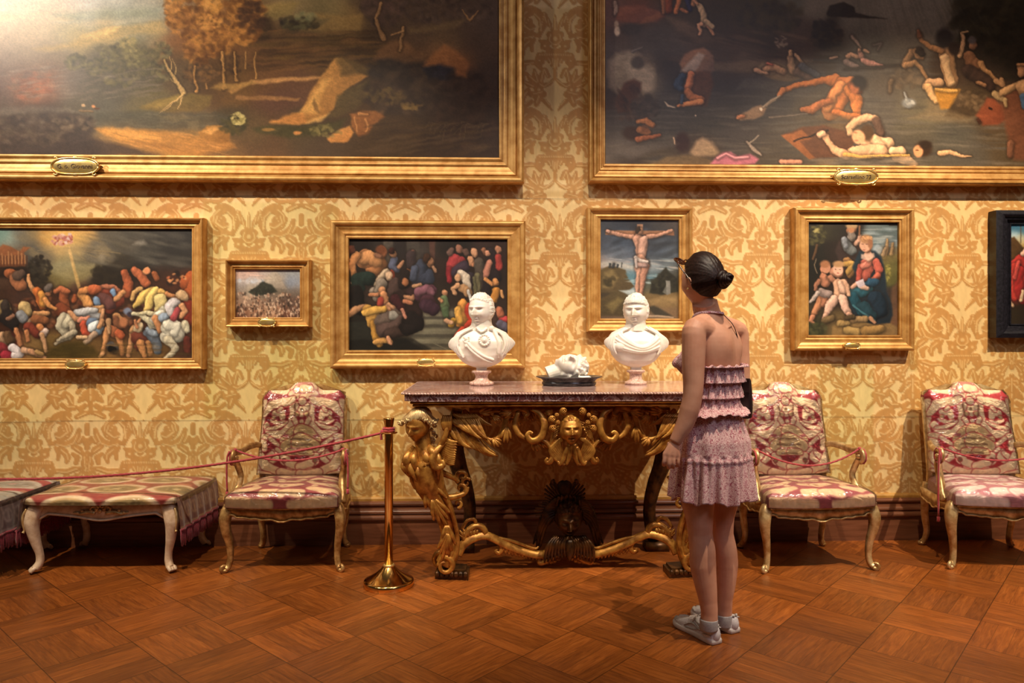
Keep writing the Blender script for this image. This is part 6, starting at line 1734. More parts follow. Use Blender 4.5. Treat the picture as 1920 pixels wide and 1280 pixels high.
# plainer rear legs in the shade
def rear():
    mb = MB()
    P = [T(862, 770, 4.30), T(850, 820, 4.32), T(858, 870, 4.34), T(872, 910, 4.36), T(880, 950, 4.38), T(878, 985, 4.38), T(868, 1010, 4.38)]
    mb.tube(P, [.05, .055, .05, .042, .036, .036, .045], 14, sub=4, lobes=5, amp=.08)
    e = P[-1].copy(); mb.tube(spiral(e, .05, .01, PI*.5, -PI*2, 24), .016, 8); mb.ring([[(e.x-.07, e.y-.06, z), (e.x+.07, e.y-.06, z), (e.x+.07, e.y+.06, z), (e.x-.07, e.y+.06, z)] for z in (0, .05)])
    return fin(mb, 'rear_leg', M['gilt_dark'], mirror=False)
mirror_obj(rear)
hv = head_mesh(.168, 84, 64, 1.2, hair=.0, smile=.0, eyes=.5)
def cary(sx):
    c = T(784, 797, 3.735); c.x = XC+sx*(XC-c.x)*1
    mb = MB(); put(mb, hv, c, (math.radians(16), math.radians(-6*sx), math.radians(-24 if sx < 0 else 24)))
    mb.tube([c+Vector((-sx*.012, .03, -.03)), c+Vector((-sx*.03, .02, -.13)), c+Vector((-sx*.05, .02, -.20))], [.045, .042, .07], 14, sub=4)
    fin(mb, 'caryatid_head', M['gilt_old'], mirror=False)
    hb = MB(); R = random.Random(3)
    hb.ell(c+Vector((-sx*.010, .02, .045)), (.062, .066, .056), 16, 12)
    for k in range(26):
        a = -1.5+3.0*k/25; up = c+Vector((-sx*.008, -.012, .086))
        e = c+Vector((.074*math.sin(a)*1.0, -.066*math.cos(a)*1.05+.01, .052-.02*abs(math.sin(a))+R.uniform(-.006, .006)))
        e2 = e+Vector((.022*math.sin(a), -.005, -.022+R.uniform(-.01, .012)))
        hb.tube([up+Vector((.02*math.sin(a), -.01, 0)), (up+e)/2+Vector((0, -.012, .010)), e, e2, e2+Vector((.010*math.sin(a), 0, .012))], [.006, .010, .011, .008, .003], 7, sub=2)
    for k in range(8):
        e = c+Vector((-sx*(.065+.01*(k % 3)), .01+.006*k, .03-.018*k)); hb.tube(spiral(e, .013, .003, k, k+5.5, 12, (1, 0, 0), (0, -.5, .86)), .0055, 7)
    fin(hb, 'caryatid_hair', M['gilt_pale'], mirror=False)
cary(-1); cary(1)

# ---- carved apron: wings, scrolls, roses
mb = MB(); R = random.Random(8)
for k in range(19):
    t = k/18
    p = T(838+42*t, 800-14*math.sin(t*3), 3.76); q = T(868+66*t, 828+ (26*t), 3.75)
    feather(mb, p, q+Vector((R.uniform(-.008, .008), R.uniform(-.012, .012), R.uniform(-.022, .008))), .0135, .014+.012*R.random())
for k in range(13):
    t = k/12
    p = T(842+52*t, 786-4*t, 3.745); q = T(890+34*t, 806+28*t, 3.73)
    feather(mb, p, q+Vector((R.uniform(-.008, .008), R.uniform(-.012, .006), R.uniform(-.016, .008))), .0105, .008+.008*R.random())
for k in range(11):
    t = k/10
    feather(mb, T(832-9*t, 822+32*t, 3.75), T(858-6*t, 828+42*t+4*math.sin(t*3), 3.73), .013, .008)
for k in range(9):
    t = k/8
    feather(mb, T(850+40*t, 776, 3.76), T(880+44*t, 786+12*t, 3.75), .011, .008)
wv, wf_ = list(mb.v), list(mb.f)
fin(mb, 'carved_wing', M['gilt_old'], mirror=False)
mb = MB(); mb.v = [(2*XC-x, y, z) for x, y, z in wv]; mb.f = [tuple(reversed(q)) for q in wf_]; fin(mb, 'carved_wing', M['gilt_old'], mirror=False)
mb = MB()
mb.tube([T(905, 815, 3.78), T(918, 824, 3.77), T(932, 822, 3.77), T(944, 805, 3.77), T(950, 785, 3.77), T(958, 770, 3.77), T(972, 765, 3.77), T(986, 768, 3.77), T(990, 776, 3.765), T(984, 780, 3.76)], [.006, .011, .013, .014, .015, .016, .017, .016, .012, .007], 10, sub=4, lobes=3, amp=.12)
mb.tube([T(996, 767, 3.75), T(1012, 776, 3.74), T(1021, 797, 3.73), T(1014, 819, 3.73), T(998, 826, 3.73), T(989, 817, 3.73), T(993, 810, 3.73), T(999, 813, 3.725)], [.010, .014, .018, .019, .017, .013, .010, .008], 12, sub=5, lobes=3, amp=.12)
mb.tube([T(972, 772, 3.76), T(965, 795, 3.75), T(972, 812, 3.745), T(985, 822, 3.74)], [.012, .014, .014, .008], 10, sub=4, lobes=3, amp=.12)
mb.tube([T(1000, 826, 3.74), T(1020, 826, 3.74), T(1033, 840, 3.74), T(1036, 856, 3.74), T(1030, 866, 3.74), T(1024, 864, 3.74), T(1027, 858, 3.735)], [.008, .010, .013, .015, .015, .010, .006], 10, sub=5, lobes=3, amp=.12)
for a, b, w in (((925, 822), (938, 836), .02), ((950, 800), (948, 832), .022), ((1000, 826), (1012, 846), .02), ((1015, 825), (1030, 838), .016), ((960, 770), (935, 778), .02), ((1035, 775), (1022, 768), .015), ((900, 772), (925, 768), .02), ((925, 780), (940, 792), .016)):
    acanthus(mb, T(*a, 3.76), T(*b, 3.76), w, n=4, th=.006, curl=.008)
for k in range(16):
    mb.ell(T(885+R.uniform(0, 80), 772+R.uniform(-4, 14), 3.80), (.009, .008, .009), 8, 6)
mb.tube([T(880, 770, 3.82), T(960, 768, 3.83), T(1069, 768, 3.83)], .016, 8)
# swags behind
for k in range(9): acanthus(mb, T(870+k*20, 768, 3.83), T(878+k*20, 790+(k % 3)*5, 3.82), .018, n=4, th=.006, curl=.006)
fin(mb, 'apron_scroll', M['gilt_old'])
# mask in the middle
mv = head_mesh(.150, 90, 70, 1.35, hair=.02, curl=.02, smile=.35, open_=.8, wide=1.05, hairline=.30, seed=5)
mb = MB(); mcen = T(1070, 806, 3.72); put(mb, mv, mcen, (math.radians(-4), 0, 0)); fin(mb, 'apron_mask', M['gilt_old'], mirror=False)
mb = MB()
def rose(mb, c, r):
    c = Vector(c)
    mb.ell(c+Vector((0, .006, 0)), (r*.9, r*.5, r*.9), 10, 6)
    for k in range(3):
        rr = r*(1-.28*k); mb.tube([c+Vector((rr*.86*math.cos(a+k), -.005*k-.004, rr*.86*math.sin(a+k))) for a in np.linspace(0, 5.6, 13)], r*.17, 7)
    mb.ell(c+Vector((0, -.016, 0)), (r*.2, r*.25, r*.2), 8, 6)
for px, py, r in ((1056, 771, .020), (1035, 786, .020), (1036, 803, .019), (1044, 778, .012), (1046, 792, .013)): rose(mb, T(px, py, 3.70), r)
for k in range(9):
    a = -.4+k*.32
    mb.tube([T(1056-6*math.cos(a), 822, 3.73), T(1046-8*math.sin(a)-k, 830+k*2, 3.73), T(1052-6*math.sin(a)+k, 846+k*3, 3.735), T(1060-4*math.sin(a)+k*.8, 856+k*1.2, 3.73)], [.008, .009, .008, .003], 8, sub=4)
mb.tube([T(1066, 838, 3.73), T(1060, 850, 3.73), T(1056, 862, 3.73), T(1050, 870, 3.73), T(1046, 864, 3.73)], [.014, .014, .012, .010, .005], 10, sub=4)
mb.tube([T(1070, 832, 3.73), T(1068, 852, 3.73), T(1062, 872, 3.73)], [.018, .016, .005], 10, sub=4)
for k in range(6): mb.tube([T(1060-k*3, 790+k*5, 3.73), T(1040-k*1.5, 800+k*6, 3.74), T(1042-k*1.2, 816+k*5, 3.74), T(1050, 826+k*3, 3.735)], [.006, .009, .008, .004], 7, sub=3)
fin(mb, 'mask_roses', M['gilt_old'])
# ---- stretcher
def Ts(px, py):
    t = min(1, max(0, (px-850)/215)); return T(px, py, 3.93+.17*t)
mb = MB()
mb.tube([Ts(858, 1040), Ts(868, 1022), Ts(885, 1010), Ts(908, 1004), Ts(926, 1010), Ts(945, 1020), Ts(975, 1032), Ts(1005, 1040), Ts(1030, 1036), Ts(1048, 1020)], [.026, .024, .023, .022, .022, .022, .022, .022, .022, .03], 12, sub=4, lobes=3, amp=.14)
mb.tube([Ts(868, 1012), Ts(876, 996), Ts(890, 986), Ts(903, 988), Ts(909, 998), Ts(905, 1006), Ts(900, 1000)], [.012, .015, .016, .017, .018, .014, .008], 10, sub=5, lobes=3, amp=.12)
mb.tube([Ts(915, 1004), Ts(932, 1014), Ts(940, 1026), Ts(937, 1036), Ts(930, 1034), Ts(932, 1028)], [.010, .013, .014, .013, .010, .006], 10, sub=4, lobes=3, amp=.12)
mb.tube([Ts(866, 992), Ts(876, 976), Ts(888, 973), Ts(892, 982), Ts(884, 988)], [.009, .010, .011, .010, .006], 10, sub=4)
mb.tube([Ts(925, 1006), Ts(960, 1014), Ts(1000, 1028), Ts(1010, 1024)], [.008, .010, .009, .005], 9, sub=4)
for k in range(13):
    x = 940+k*6.4; acanthus(mb, Ts(x, 1024+k*1.2-.06*(k-7)**2*.3), Ts(x+2, 1038+k*1.0-.05*(k-7)**2), .010, n=3, th=.006, curl=.006)
for k in range(5):
    a = k; acanthus(mb, Ts(872+k*5, 1008-k), Ts(862+k*7, 994-k*2), .012, n=3, th=.006, curl=.006)
mb.tube([Ts(1058, 1030), Ts(1040, 1040), Ts(1024, 1050), Ts(1012, 1054), Ts(1010, 1046)], [.020, .020, .022, .018, .008], 10, sub=4, lobes=3, amp=.12)
for k in range(6): mb.ell(Ts(1012+k*7, 1054-(k-2)**2*.7), (.014, .012, .012), 8, 6)
fin(mb, 'stretcher', M['gilt_old'])
# ---- dark grotesque head with a fan of plumes in the middle of the stretcher
gv = head_mesh(.200, 80, 60, 1.5, hair=.03, curl=.03, open_=1.2, stern=1.2, wide=1.05, seed=9)
mb = MB(); gc = T(1066, 972, 4.08); put(mb, gv, gc, (math.radians(8), 0, 0))
for s in (-1, 1):
    for k in range(12):
        a = .1+k*.17
        b0 = gc+Vector((s*.06*math.sin(a), .02, .04+.05*math.cos(a)))
        mb.tube([b0, b0+Vector((s*.07*math.sin(a), -.015, .06*math.cos(a)-.02)), b0+Vector((s*.115*math.sin(a), .0, -.06-.03*k*.5+.05)), b0+Vector((s*(.10+.02*(k % 3)), 0, -.13-.008*k))], [.010, .013, .011, .004], 8, sub=3)
    for k in range(7):
        mb.tube([gc+Vector((s*(.01+.012*k), -.05, -.085)), gc+Vector((s*(.03+.016*k), -.07, -.14)), gc+Vector((s*(.02+.02*k), -.04, -.21-.004*k))], [.010, .012, .005], 8, sub=3)
mb.tube([gc+Vector((0, -.07, -.10)), gc+Vector((0, -.08, -.16)), gc+Vector((0, -.05, -.22))], [.02, .022, .008], 10, sub=3)
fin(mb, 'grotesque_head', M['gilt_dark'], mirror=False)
mb = MB()
for k in range(15):
    a = math.radians(28+k*6.0); o = .055; r1 = .165+.02*math.sin(k*.8)
    p = gc+Vector((-o*math.sin(a)*1.3, .03, .05+o*math.cos(a))); q = gc+Vector((-r1*math.sin(a)*1.05, .02, .05+r1*math.cos(a)*1.1-.02))
    mb.tube([p, (p+q)/2+Vector((0, -.012, 0)), q], [.006, .0085, .005], 8, sub=3)
mb.tube([gc+Vector((-.05, .03, .12)), gc+Vector((-.07, .03, .18)), gc+Vector((-.09, .03, .20)), gc+Vector((-.08, .02, .215))], [.012, .013, .013, .009], 8, sub=3)
mb.ell(gc+Vector((-.03, .04, .12)), (.05, .02, .09))
fin(mb, 'plume_fan', M['gilt_dark'])

# ---------------------------------------------------------------- busts and the dish
def bust(px, zc, lab, toga, yaw):
    c = C(px, 700, zc); root = empty('marble_bust', (c.x, c.y, ZT)); tag(root, lab, 'bust')
    so = MB()
    if not toga:
        so.lathe([(.001, 0), (.058, .0), (.066, .008), (.064, .018), (.054, .024), (.042, .032), (.036, .046), (.037, .060), (.044, .070), (.056, .074), (.057, .084), (.046, .088), (.001, .088)], 40, wob=lambda a, z: 1+(.05*math.cos(14*a) if z < .028 else 0))
        for k in range(14): a = k*PI/7; so.ell((.058*math.cos(a), .058*math.sin(a), .012), (.013, .013, .011), 8, 6)
    else:
        so.lathe([(.001, 0), (.062, .0), (.066, .006), (.064, .016), (.052, .020), (.040, .028), (.037, .034), (.036, .062), (.040, .068), (.052, .072), (.056, .080), (.050, .086), (.001, .086)], 40)
    so.build('socle', M['marble_pink'], root)
    b = MB(); b.box(-.030, -.022, .080, .030, .022, .120)
    secs = [(.100, .020, .02, 0), (.106, .045, .035, 0), (.120, .085, .060, 0), (.140, .115, .078, 0), (.175, .144, .092, 0), (.215, .158, .098, 0), (.255, .164, .096, .002), (.285, .158, .086, .006), (.305, .142, .076, .008), (.322, .108, .066, .008), (.338, .072, .060, .006), (.352, .058, .056, .004)]
    rings = []
    zz_ = [s[0] for s in secs]
    for z in np.linspace(secs[0][0], secs[-1][0], 60):
        w, d, oy = (float(np.interp(z, zz_, [q[m_] for q in secs])) for m_ in (1, 2, 3)); z = float(z)
        r = []
        for j in range(40):
            a = 2*PI*j/40; ca, sa = math.cos(a), math.sin(a)
            pec = .012*math.exp(-((z-.245)/.04)**2)*(math.exp(-((ca-.4)/.3)**2)+math.exp(-((ca+.4)/.3)**2))*(sa < 0)
            hollow = .55 if sa > 0 else 1
            r.append((w*math.copysign(abs(ca)**.8, ca), oy+(d*.84+pec)*math.copysign(abs(sa)**.9, sa)*hollow, z))
        rings.append(r)
    b.ring(rings)
    b.tube([(0, .005, .32), (0, .0, .365), (0, -.004, .40)], [.068, .058, .056], 20, sub=3)
    def W(a, z, k=1.0):   # point on the chest shell, a from -1 (viewer left) to 1
        w = np.interp(z, [s[0] for s in secs], [s[1] for s in secs]); d = np.interp(z, [s[0] for s in secs], [s[2] for s in secs])
        th = a*1.45
        return (w*math.sin(th)*k, -d*.84*max(.1, math.cos(th))*k-.008, z)
    if toga:
        for k in range(7):
            P = []
            for t in np.linspace(0, 1, 11):
                a = -.62+1.35*t; sag = .115-.014*k
                z = .332-.0175*k*1.1-(sag)*math.sin(PI*min(1, t*1.0))*(.55+.45*(1-abs(t-.55)))+.005*t
                P.append(W(a, max(.13, z), 1.05+.03*(k % 2)))
            b.tube(P, [.006]+[.0095-.0004*k]*9+[.006], 8, sub=2)
        for k in range(7):
            P = [W(.38+.04*k, .333-.004*k, 1.04), W(.52+.068*k, .294-.006*k, 1.11), W(.58+.068*k, .235-.002*k, 1.12), W(.56+.07*k, .175+.008*k, 1.09)]
            b.tube(P, [.006, .0090, .0094, .0055], 8, sub=4)
        for k in range(6):
            P = [W(-.36-.045*k, .333-.004*k, 1.04), W(-.58-.075*k, .292-.006*k, 1.10), W(-.64-.07*k, .235, 1.12), W(-.62-.07*k, .180+.008*k, 1.09)]
            b.tube(P, [.006, .0090, .0094, .0055], 8, sub=4)
        b.ell(W(-.48, .225, .93), (.04, .026, .03), 14, 10)
    else:
        for k in range(8):
            P = [W(-.38-.035*k, .330-.003*k, 1.02), W(-.56-.062*k, .290-.006*k, 1.10), W(-.60-.064*k, .228-.001*k, 1.12), W(-.54-.066*k, .160+.010*k, 1.10)]
            b.tube(P, [.005, .0085, .0090, .0055], 8, sub=4)
        for k in range(7):
            P = [W(.46, .325, 1.05), W(.54+.070*k, .292-.006*k, 1.10), W(.58+.068*k, .230, 1.12), W(.52+.072*k, .160+.010*k, 1.10)]
            b.tube(P, [.006, .0088, .0094, .0055], 8, sub=4)
        b.tube([W(.44, .32, 1.03), W(.42, .25, 1.09), W(.46, .19, 1.10), W(.66, .160, 1.08)], [.010, .014, .013, .008], 8, sub=4)
        b.ell(W(.42, .328, 1.08), (.017, .010, .015), 14, 10)
        for dk in (0, .022): b.tube([W(-.46, .285-dk, 1.03), W(-.25, .225-dk, 1.05), W(.05, .172-dk*.8, 1.06), (W(.40, .148-dk*.6, 1.06))], [.005, .0085, .0085, .006], 8, sub=5)
        # little relief mask on the breast
        c0 = Vector(W(.07, .262, 1.03)); b.ell(c0, (.017, .012, .021), 14, 10); b.ell(c0+Vector((0, -.011, -.002)), (.004, .005, .007), 8, 6)
        for k in range(14):
            a = k*2*PI/14; b.tube([c0+Vector((.018*math.cos(a), 0, .02*math.sin(a))), c0+Vector((.029*math.cos(a+.2), -.004, .030*math.sin(a+.2))), c0+Vector((.034*math.cos(a+.5), 0, .032*math.sin(a+.5)))], [.004, .005, .002], 6, sub=3)
        c1 = Vector(W(-.36, .248, 1.03)); 
        for k in range(10): b.ell(c1+Vector((.011*math.cos(k*2.1), -.003, .030-.0065*k)), (.007, .006, .006), 8, 5)
        b.tube([W(-.25, .333, 1.02), W(0, .308, 1.0), W(.25, .330, 1.02)], .006, 8, sub=4)
    remesh(b, 'torso', .0024, M['white_marble'], root, 1, .4)
    h = MB(); H = .190
    hvx = head_mesh(H, 130, 100, 1.35, hair=(.05 if toga else .03), curl=(.016 if toga else .022), hairline=(.20 if toga else .27), stern=.7, eyes=.9, curlf=(17 if toga else 24), seed=3 if toga else 11, wide=1.02)
    put(h, hvx, (0, -.012, .432), (math.radians(2), 0, math.radians(yaw)), ears=1, H=H)
    if toga:
        Rr = Euler((math.radians(2), 0, math.radians(yaw))).to_matrix()
        for k in range(19):
            a = -1.15+2.3*k/18
            e = Vector((.335*math.sin(a), -.415*math.cos(a)-.02, .235-.06*abs(a)**2))*H; up = Vector((.28*math.sin(a), -.30*math.cos(a), .42))*H
            h.tube([Vector((0, -.012, .432))+Rr@q for q in (up, (up+e)/2*1.06, e*1.03)], [.004, .0058, .003], 7, sub=3)
    hd = h.build('head', M['white_marble'], root)
    return root
bust(903, 4.15, 'white marble bust with a small breast relief and sash, left of the dish', False, -28)
bust(1192, 4.24, 'white marble bust wearing a draped toga with a straight fringe, right of the dish', True, -22)
dc = C(1067, 716, 4.17)
dish = empty('oval_dish', (dc.x, dc.y, ZT)); tag(dish, 'dark polished oval dish on the console table holding a marble head', 'dish')
mb = MB(); mb.lathe([(.002, 0), (.148, 0), (.156, .006), (.158, .018), (.150, .022), (.154, .030), (.166, .040), (.190, .047), (.191, .051), (.184, .051), (.160, .046), (.140, .034), (.002, .030)], 72)
mb.v = [(x, y*.78, z) for x, y, z in mb.v]; o = mb.build('dish_body', M['pewter'], dish)
mb = MB(); mb.tube([(.1905*math.cos(a), .1905*.78*math.sin(a), .050) for a in np.linspace(0, 2*PI, 73)], .0028, 6, lobes=0); mb.build('dish_rim', M['pewter'], dish)
# severed marble head lying on its side with the neck to the left
hh = empty('reclining_sculpture', (dc.x-.012, dc.y, ZT+.032)); tag(hh, 'white marble head lying on its side in the dark oval dish', 'sculpture')
mb = MB(); H = .184
lv = head_mesh(H, 96, 72, 1.3, hair=.06, curl=.045, hairline=.16, eyes=.6, open_=.5, curlf=9, seed=21, long_=.15)
R1 = (Matrix.Rotation(math.radians(14), 3, 'Y')@Matrix.Rotation(math.radians(-34), 3, 'X')@Matrix.Rotation(math.radians(88), 3, 'Y')).to_euler()
put(mb, lv, (.018, 0, .074), R1, ears=0, H=H)
mb.tube([(-.03, .01, .055), (-.085, .012, .040), (-.112, .012, .030)], [.048, .044, .046], 18, sub=3)
R = random.Random(2)
for k in range(26):
    a = R.uniform(-1.2, 1.6); mb.tube(spiral((.075+.03*R.random(), -.05+.09*R.random(), .035+.075*R.random()), .020, .004, a, a+5, 12, (0, 1, 0) if k % 2 else (1, 0, 0)), .0075, 7)
for k in range(8): mb.tube([(.06+.008*k, -.06, .02), (.085+.006*k, -.085, .012), (.10+.004*k, -.075, .016)], [.007, .008, .004], 7, sub=3)
o = remesh(mb, 'sculpted_head', .0026, M['white_marble'], hh, 2, .4)
# ---------------------------------------------------------------- the visitor
M['skin'] = basic('warm_skin', 'd09478', 'dca488', .5, 0, 14, .06, .0006, spec=.35, sss=.12)
M['hair'] = basic('dark_brown_hair', '140a08', '301a14', .46, 0, 160, .5, .0012, spec=.35)
M['leather'] = basic('dark_plum_leather', '1e1012', '2c181a', .45, 0, 60, .15, .0006)
M['shoe'] = basic('white_mesh_and_suede', 'c4bcc0', 'd8d2d4', .7, 0, 120, .2, .0005)
M['shoe_panel'] = basic('grey_suede', 'a49e9c', 'b8b2ae', .85, 0, 140, .2, .0005)
M['sole'] = basic('white_rubber', 'cfc4c0', 'ddd4d0', .6, 0, 30)
M['sock'] = basic('grey_sock', 'a09c9e', 'b4b0b2', .9, 0, 200, .2)
M['tortoise'] = basic('tortoiseshell', '1c0e08', '5c2e14', .2, 0, 60)
M['lens'] = basic('brown_tinted_lens', '2c1408', '5c2c12', .12, 0, 6, coat=.4)
def floral():
    m, nt, b = nodes('pink_floral_cotton')
    co_ = N(nt, 'ShaderNodeTexCoord').outputs['Object']
    v = N(nt, 'ShaderNodeTexVoronoi'); v.inputs['Scale'].default_value = 210; v.inputs['Randomness'].default_value = 1; nt.links.new(co_, v.inputs['Vector'])
    n1 = noisen(nt, 120, 4, .7, co_, 0, 1.5); n2 = noisen(nt, 60, 3, .6, co_)
    dots = mathn(nt, 'LESS_THAN', mathn(nt, 'ADD', v.outputs['Distance'], mathn(nt, 'MULTIPLY', n2, -1.1)), -.27)
    leaf = mathn(nt, 'GREATER_THAN', n1, .53)
    c = ramp(nt, n2, [(.35, hx('e4bcbc')), (.6, hx('f0d0cc')), (.7, hx('d8a4ac'))])
    c = mixc(nt, mathn(nt, 'MULTIPLY', leaf, .75), c, hx('b04862')); c = mixc(nt, dots, c, hx('962844'))
    nt.links.new(c, b.inputs['Base Color']); b.inputs['Roughness'].default_value = .8; b.inputs['Sheen Weight'].default_value = .15
    bumpn(nt, b, noisen(nt, 60, 4, .6, co_), .25, .002)
    return m
M['floral'] = floral()
TT = math.radians(50)
def cv2(a, d): return Vector((a*CA+d*SA, -a*SA+d*CA, 0))
S_ = cv2(math.cos(TT), math.sin(TT)); F_ = cv2(-math.sin(TT), math.cos(TT))
ZC0 = 3.15
def ctr(z, px): # torso axis
    return C(px, HZ+(HCAM-z)*F/ZC0, ZC0)
SECS = [(.74, 1333, .120, .095), (.79, 1334, .150, .110), (.84, 1335, .163, .120), (.89, 1336, .156, .112), (.94, 1337, .138, .098), (1.00, 1338, .120, .086), (1.05, 1340, .115, .080), (1.11, 1341, .121, .085), (1.17, 1342, .132, .093), (1.23, 1343, .141, .097), (1.29, 1342, .146, .093), (1.335, 1340, .138, .080), (1.365, 1336, .112, .066), (1.39, 1331, .076, .056), (1.42, 1326, .053, .052), (1.47, 1322, .048, .052)]
def sec(z):
    zs = [s[0] for s in SECS]
    if zs[0]+.03 < z < zs[-1]-.03:
        return [sum(float(np.interp(z+o, zs, [s[i] for s in SECS])) for o in (-.03, -.02, -.01, 0, .01, .02, .03))/7 for i in (1, 2, 3)]
    return [float(np.interp(z, zs, [s[i] for s in SECS])) for i in (1, 2, 3)]
woman = empty('person', tuple(cf(.876, 3.15))); tag(woman, 'woman seen from behind in a pink floral top and short skirt', 'person')
WL = Vector(woman.location)
def finw(mb, name, mat, parent=woman, vox=None, sm=3, smooth=True, par_loc=WL):
    mb.v = [tuple(Vector(v)-par_loc) for v in mb.v]
    if vox: return remesh(mb, name, vox, mat, parent, sm, .5)
    return mb.build(name, mat, parent, smooth)
HR = Euler((math.radians(4), 0, math.radians(-150)-ALPHA)); HC = C(1317, 527, 3.14); HH = .222
def build_body():
    mb = MB(); rings = []
    zs = [.74+i*(.73)/40 for i in range(41)]
    for z in zs:
        px, w, d = sec(z); c = ctr(z, px); r = []
        for j in range(44):
            a = 2*PI*j/44; cs, sn = math.cos(a), math.sin(a)
            groove = 1-.085*math.exp(-((cs)/.13)**2)*(sn < 0)*sst(.86, .98, z)*sst(1.40, 1.28, z)
            blade = .010*math.exp(-((abs(cs)-.48)/.22)**2-((z-1.27)/.06)**2)*(sn < 0)
            r.append(c+S_*(w*cs)+F_*((d*groove+blade)*sn))
        rings.append(r)
    mb.ring(rings)
    b0 = ctr(.84, 1335)
    for s in (-1, 1):
        mb.ell(b0+S_*s*.070-F_*.032, (.080, .080, .086), 20, 14)
        mb.ell(ctr(1.19, 1342)+S_*s*.066+F_*.075, (.056, .056, .056), 18, 12)
    mb.tube([ctr(1.33, 1337), ctr(1.375, 1331), ctr(1.42, 1323), C(1320, 566, 3.135)], [.085, .064, .053, .052], 22, sub=4)
    # trapezius to the shoulders
    Ls = C(1303, 617, 3.035); Rs = C(1382, 620, 3.265)
    mb.tube([Rs+Vector((0, 0, .004)), ctr(1.362, 1337)+S_*.06, ctr(1.375, 1330), ctr(1.362, 1330)-S_*.06, Ls+Vector((0, 0, .004))], [.042, .046, .052, .046, .044], 16, sub=4)
    mb.tube([ctr(1.33, 1340)-S_*.09, Ls, C(1301, 645, 3.02), C(1300, 685, 3.01), C(1300, 722, 3.0), C(1298, 746, 2.995), C(1293, 768, 2.995), C(1284, 795, 2.995), C(1273, 815, 2.995), C(1265, 829, 2.995)], [.050, .050, .050, .0475, .042, .040, .041, .036, .029, .0245], 20, sub=4)
    mb.tube([ctr(1.33, 1340)+S_*.09, Rs, C(1386, 655, 3.27), C(1389, 700, 3.27), C(1390, 745, 3.28), C(1386, 780, 3.33), C(1376, 812, 3.39), C(1368, 838, 3.43)], [.048, .046, .044, .040, .037, .035, .028, .022], 18, sub=4)
    # left hand, loosely curled, back of the hand towards the viewer
    w = C(1265, 829, 2.995); k0 = [C(1246, 853, 2.992), C(1254.5, 855, 2.982), C(1263, 856, 2.982), C(1271, 857, 2.992)]
    for i, k in enumerate(k0):
        mb.tube([w+(k-w)*.05+Vector((0, .004, 0)), w+(k-w)*.55, k], [.019, .0145, .0118], 12, sub=3)
        l = (.031, .036, .033, .026)[i]
        p1 = k+Vector((-.004+.001*i, -.003, -l)); p2 = p1+Vector((.004, .016, -l*.42)); p3 = p2+Vector((.005, .018, l*.10))
        mb.tube([k, k+(p1-k)*.5+Vector((0, -.0035, 0)), p1, p2, p3], [.0102, .0084, .0086, .0078, .0066], 12, sub=4)
    mb.tube([w+Vector((-.012, .018, -.004)), C(1252, 846, 3.02), C(1247, 857, 3.035), C(1248, 868, 3.04)], [.014, .012, .0095, .0075], 12, sub=4)
    # right hand held in front of the hip
    w2 = C(1368, 838, 3.43)
    for i in range(4):
        k = w2+Vector((-.012+.017*(i-1.5)*.2, .018*(i-1.5), -.075)); mb.tube([w2, k], [.018, .012], 10, sub=2); mb.tube([k, k+Vector((-.012, 0, -.03)), k+Vector((-.032, 0, -.045)), k+Vector((-.04, 0, -.028))], [.010, .0085, .008, .0065], 10, sub=3)
    mb.tube([w2+Vector((0, .02, -.01)), w2+Vector((-.02, .045, -.05)), w2+Vector((-.035, .04, -.08))], [.014, .011, .008], 10, sub=3)
    # legs
    mb.tube([C(1318, 845, 3.11), C(1310, 890, 3.10), C(1308, 930, 3.095), C(1311, 968, 3.09), C(1313, 1000, 3.09), C(1317, 1030, 3.083), C(1318, 1060, 3.08), C(1323, 1095, 3.075), C(1328, 1128, 3.07), C(1330, 1150, 3.068), C(1329, 1172, 3.07)], [.092, .084, .076, .059, .0515, .0545, .0555, .047, .038, .035, .036], 24, sub=4)
    mb.tube([C(1354, 845, 3.20), C(1358, 890, 3.20), C(1356, 930, 3.20), C(1353, 968, 3.20), C(1354, 1000, 3.20), C(1359, 1030, 3.195), C(1361, 1058, 3.195), C(1360, 1095, 3.19), C(1358, 1122, 3.19), C(1358, 1142, 3.19), C(1357, 1162, 3.19)], [.092, .084, .072, .055, .049, .052, .0525, .044, .036, .034, .035], 24, sub=4)
    put(mb, head_mesh(HH, 110, 84, hair=0, eyes=.8, wide=.94), HC, HR, ears=1, H=HH)
    finw(mb, 'body', M['skin'], vox=.0031, sm=9)
build_body()
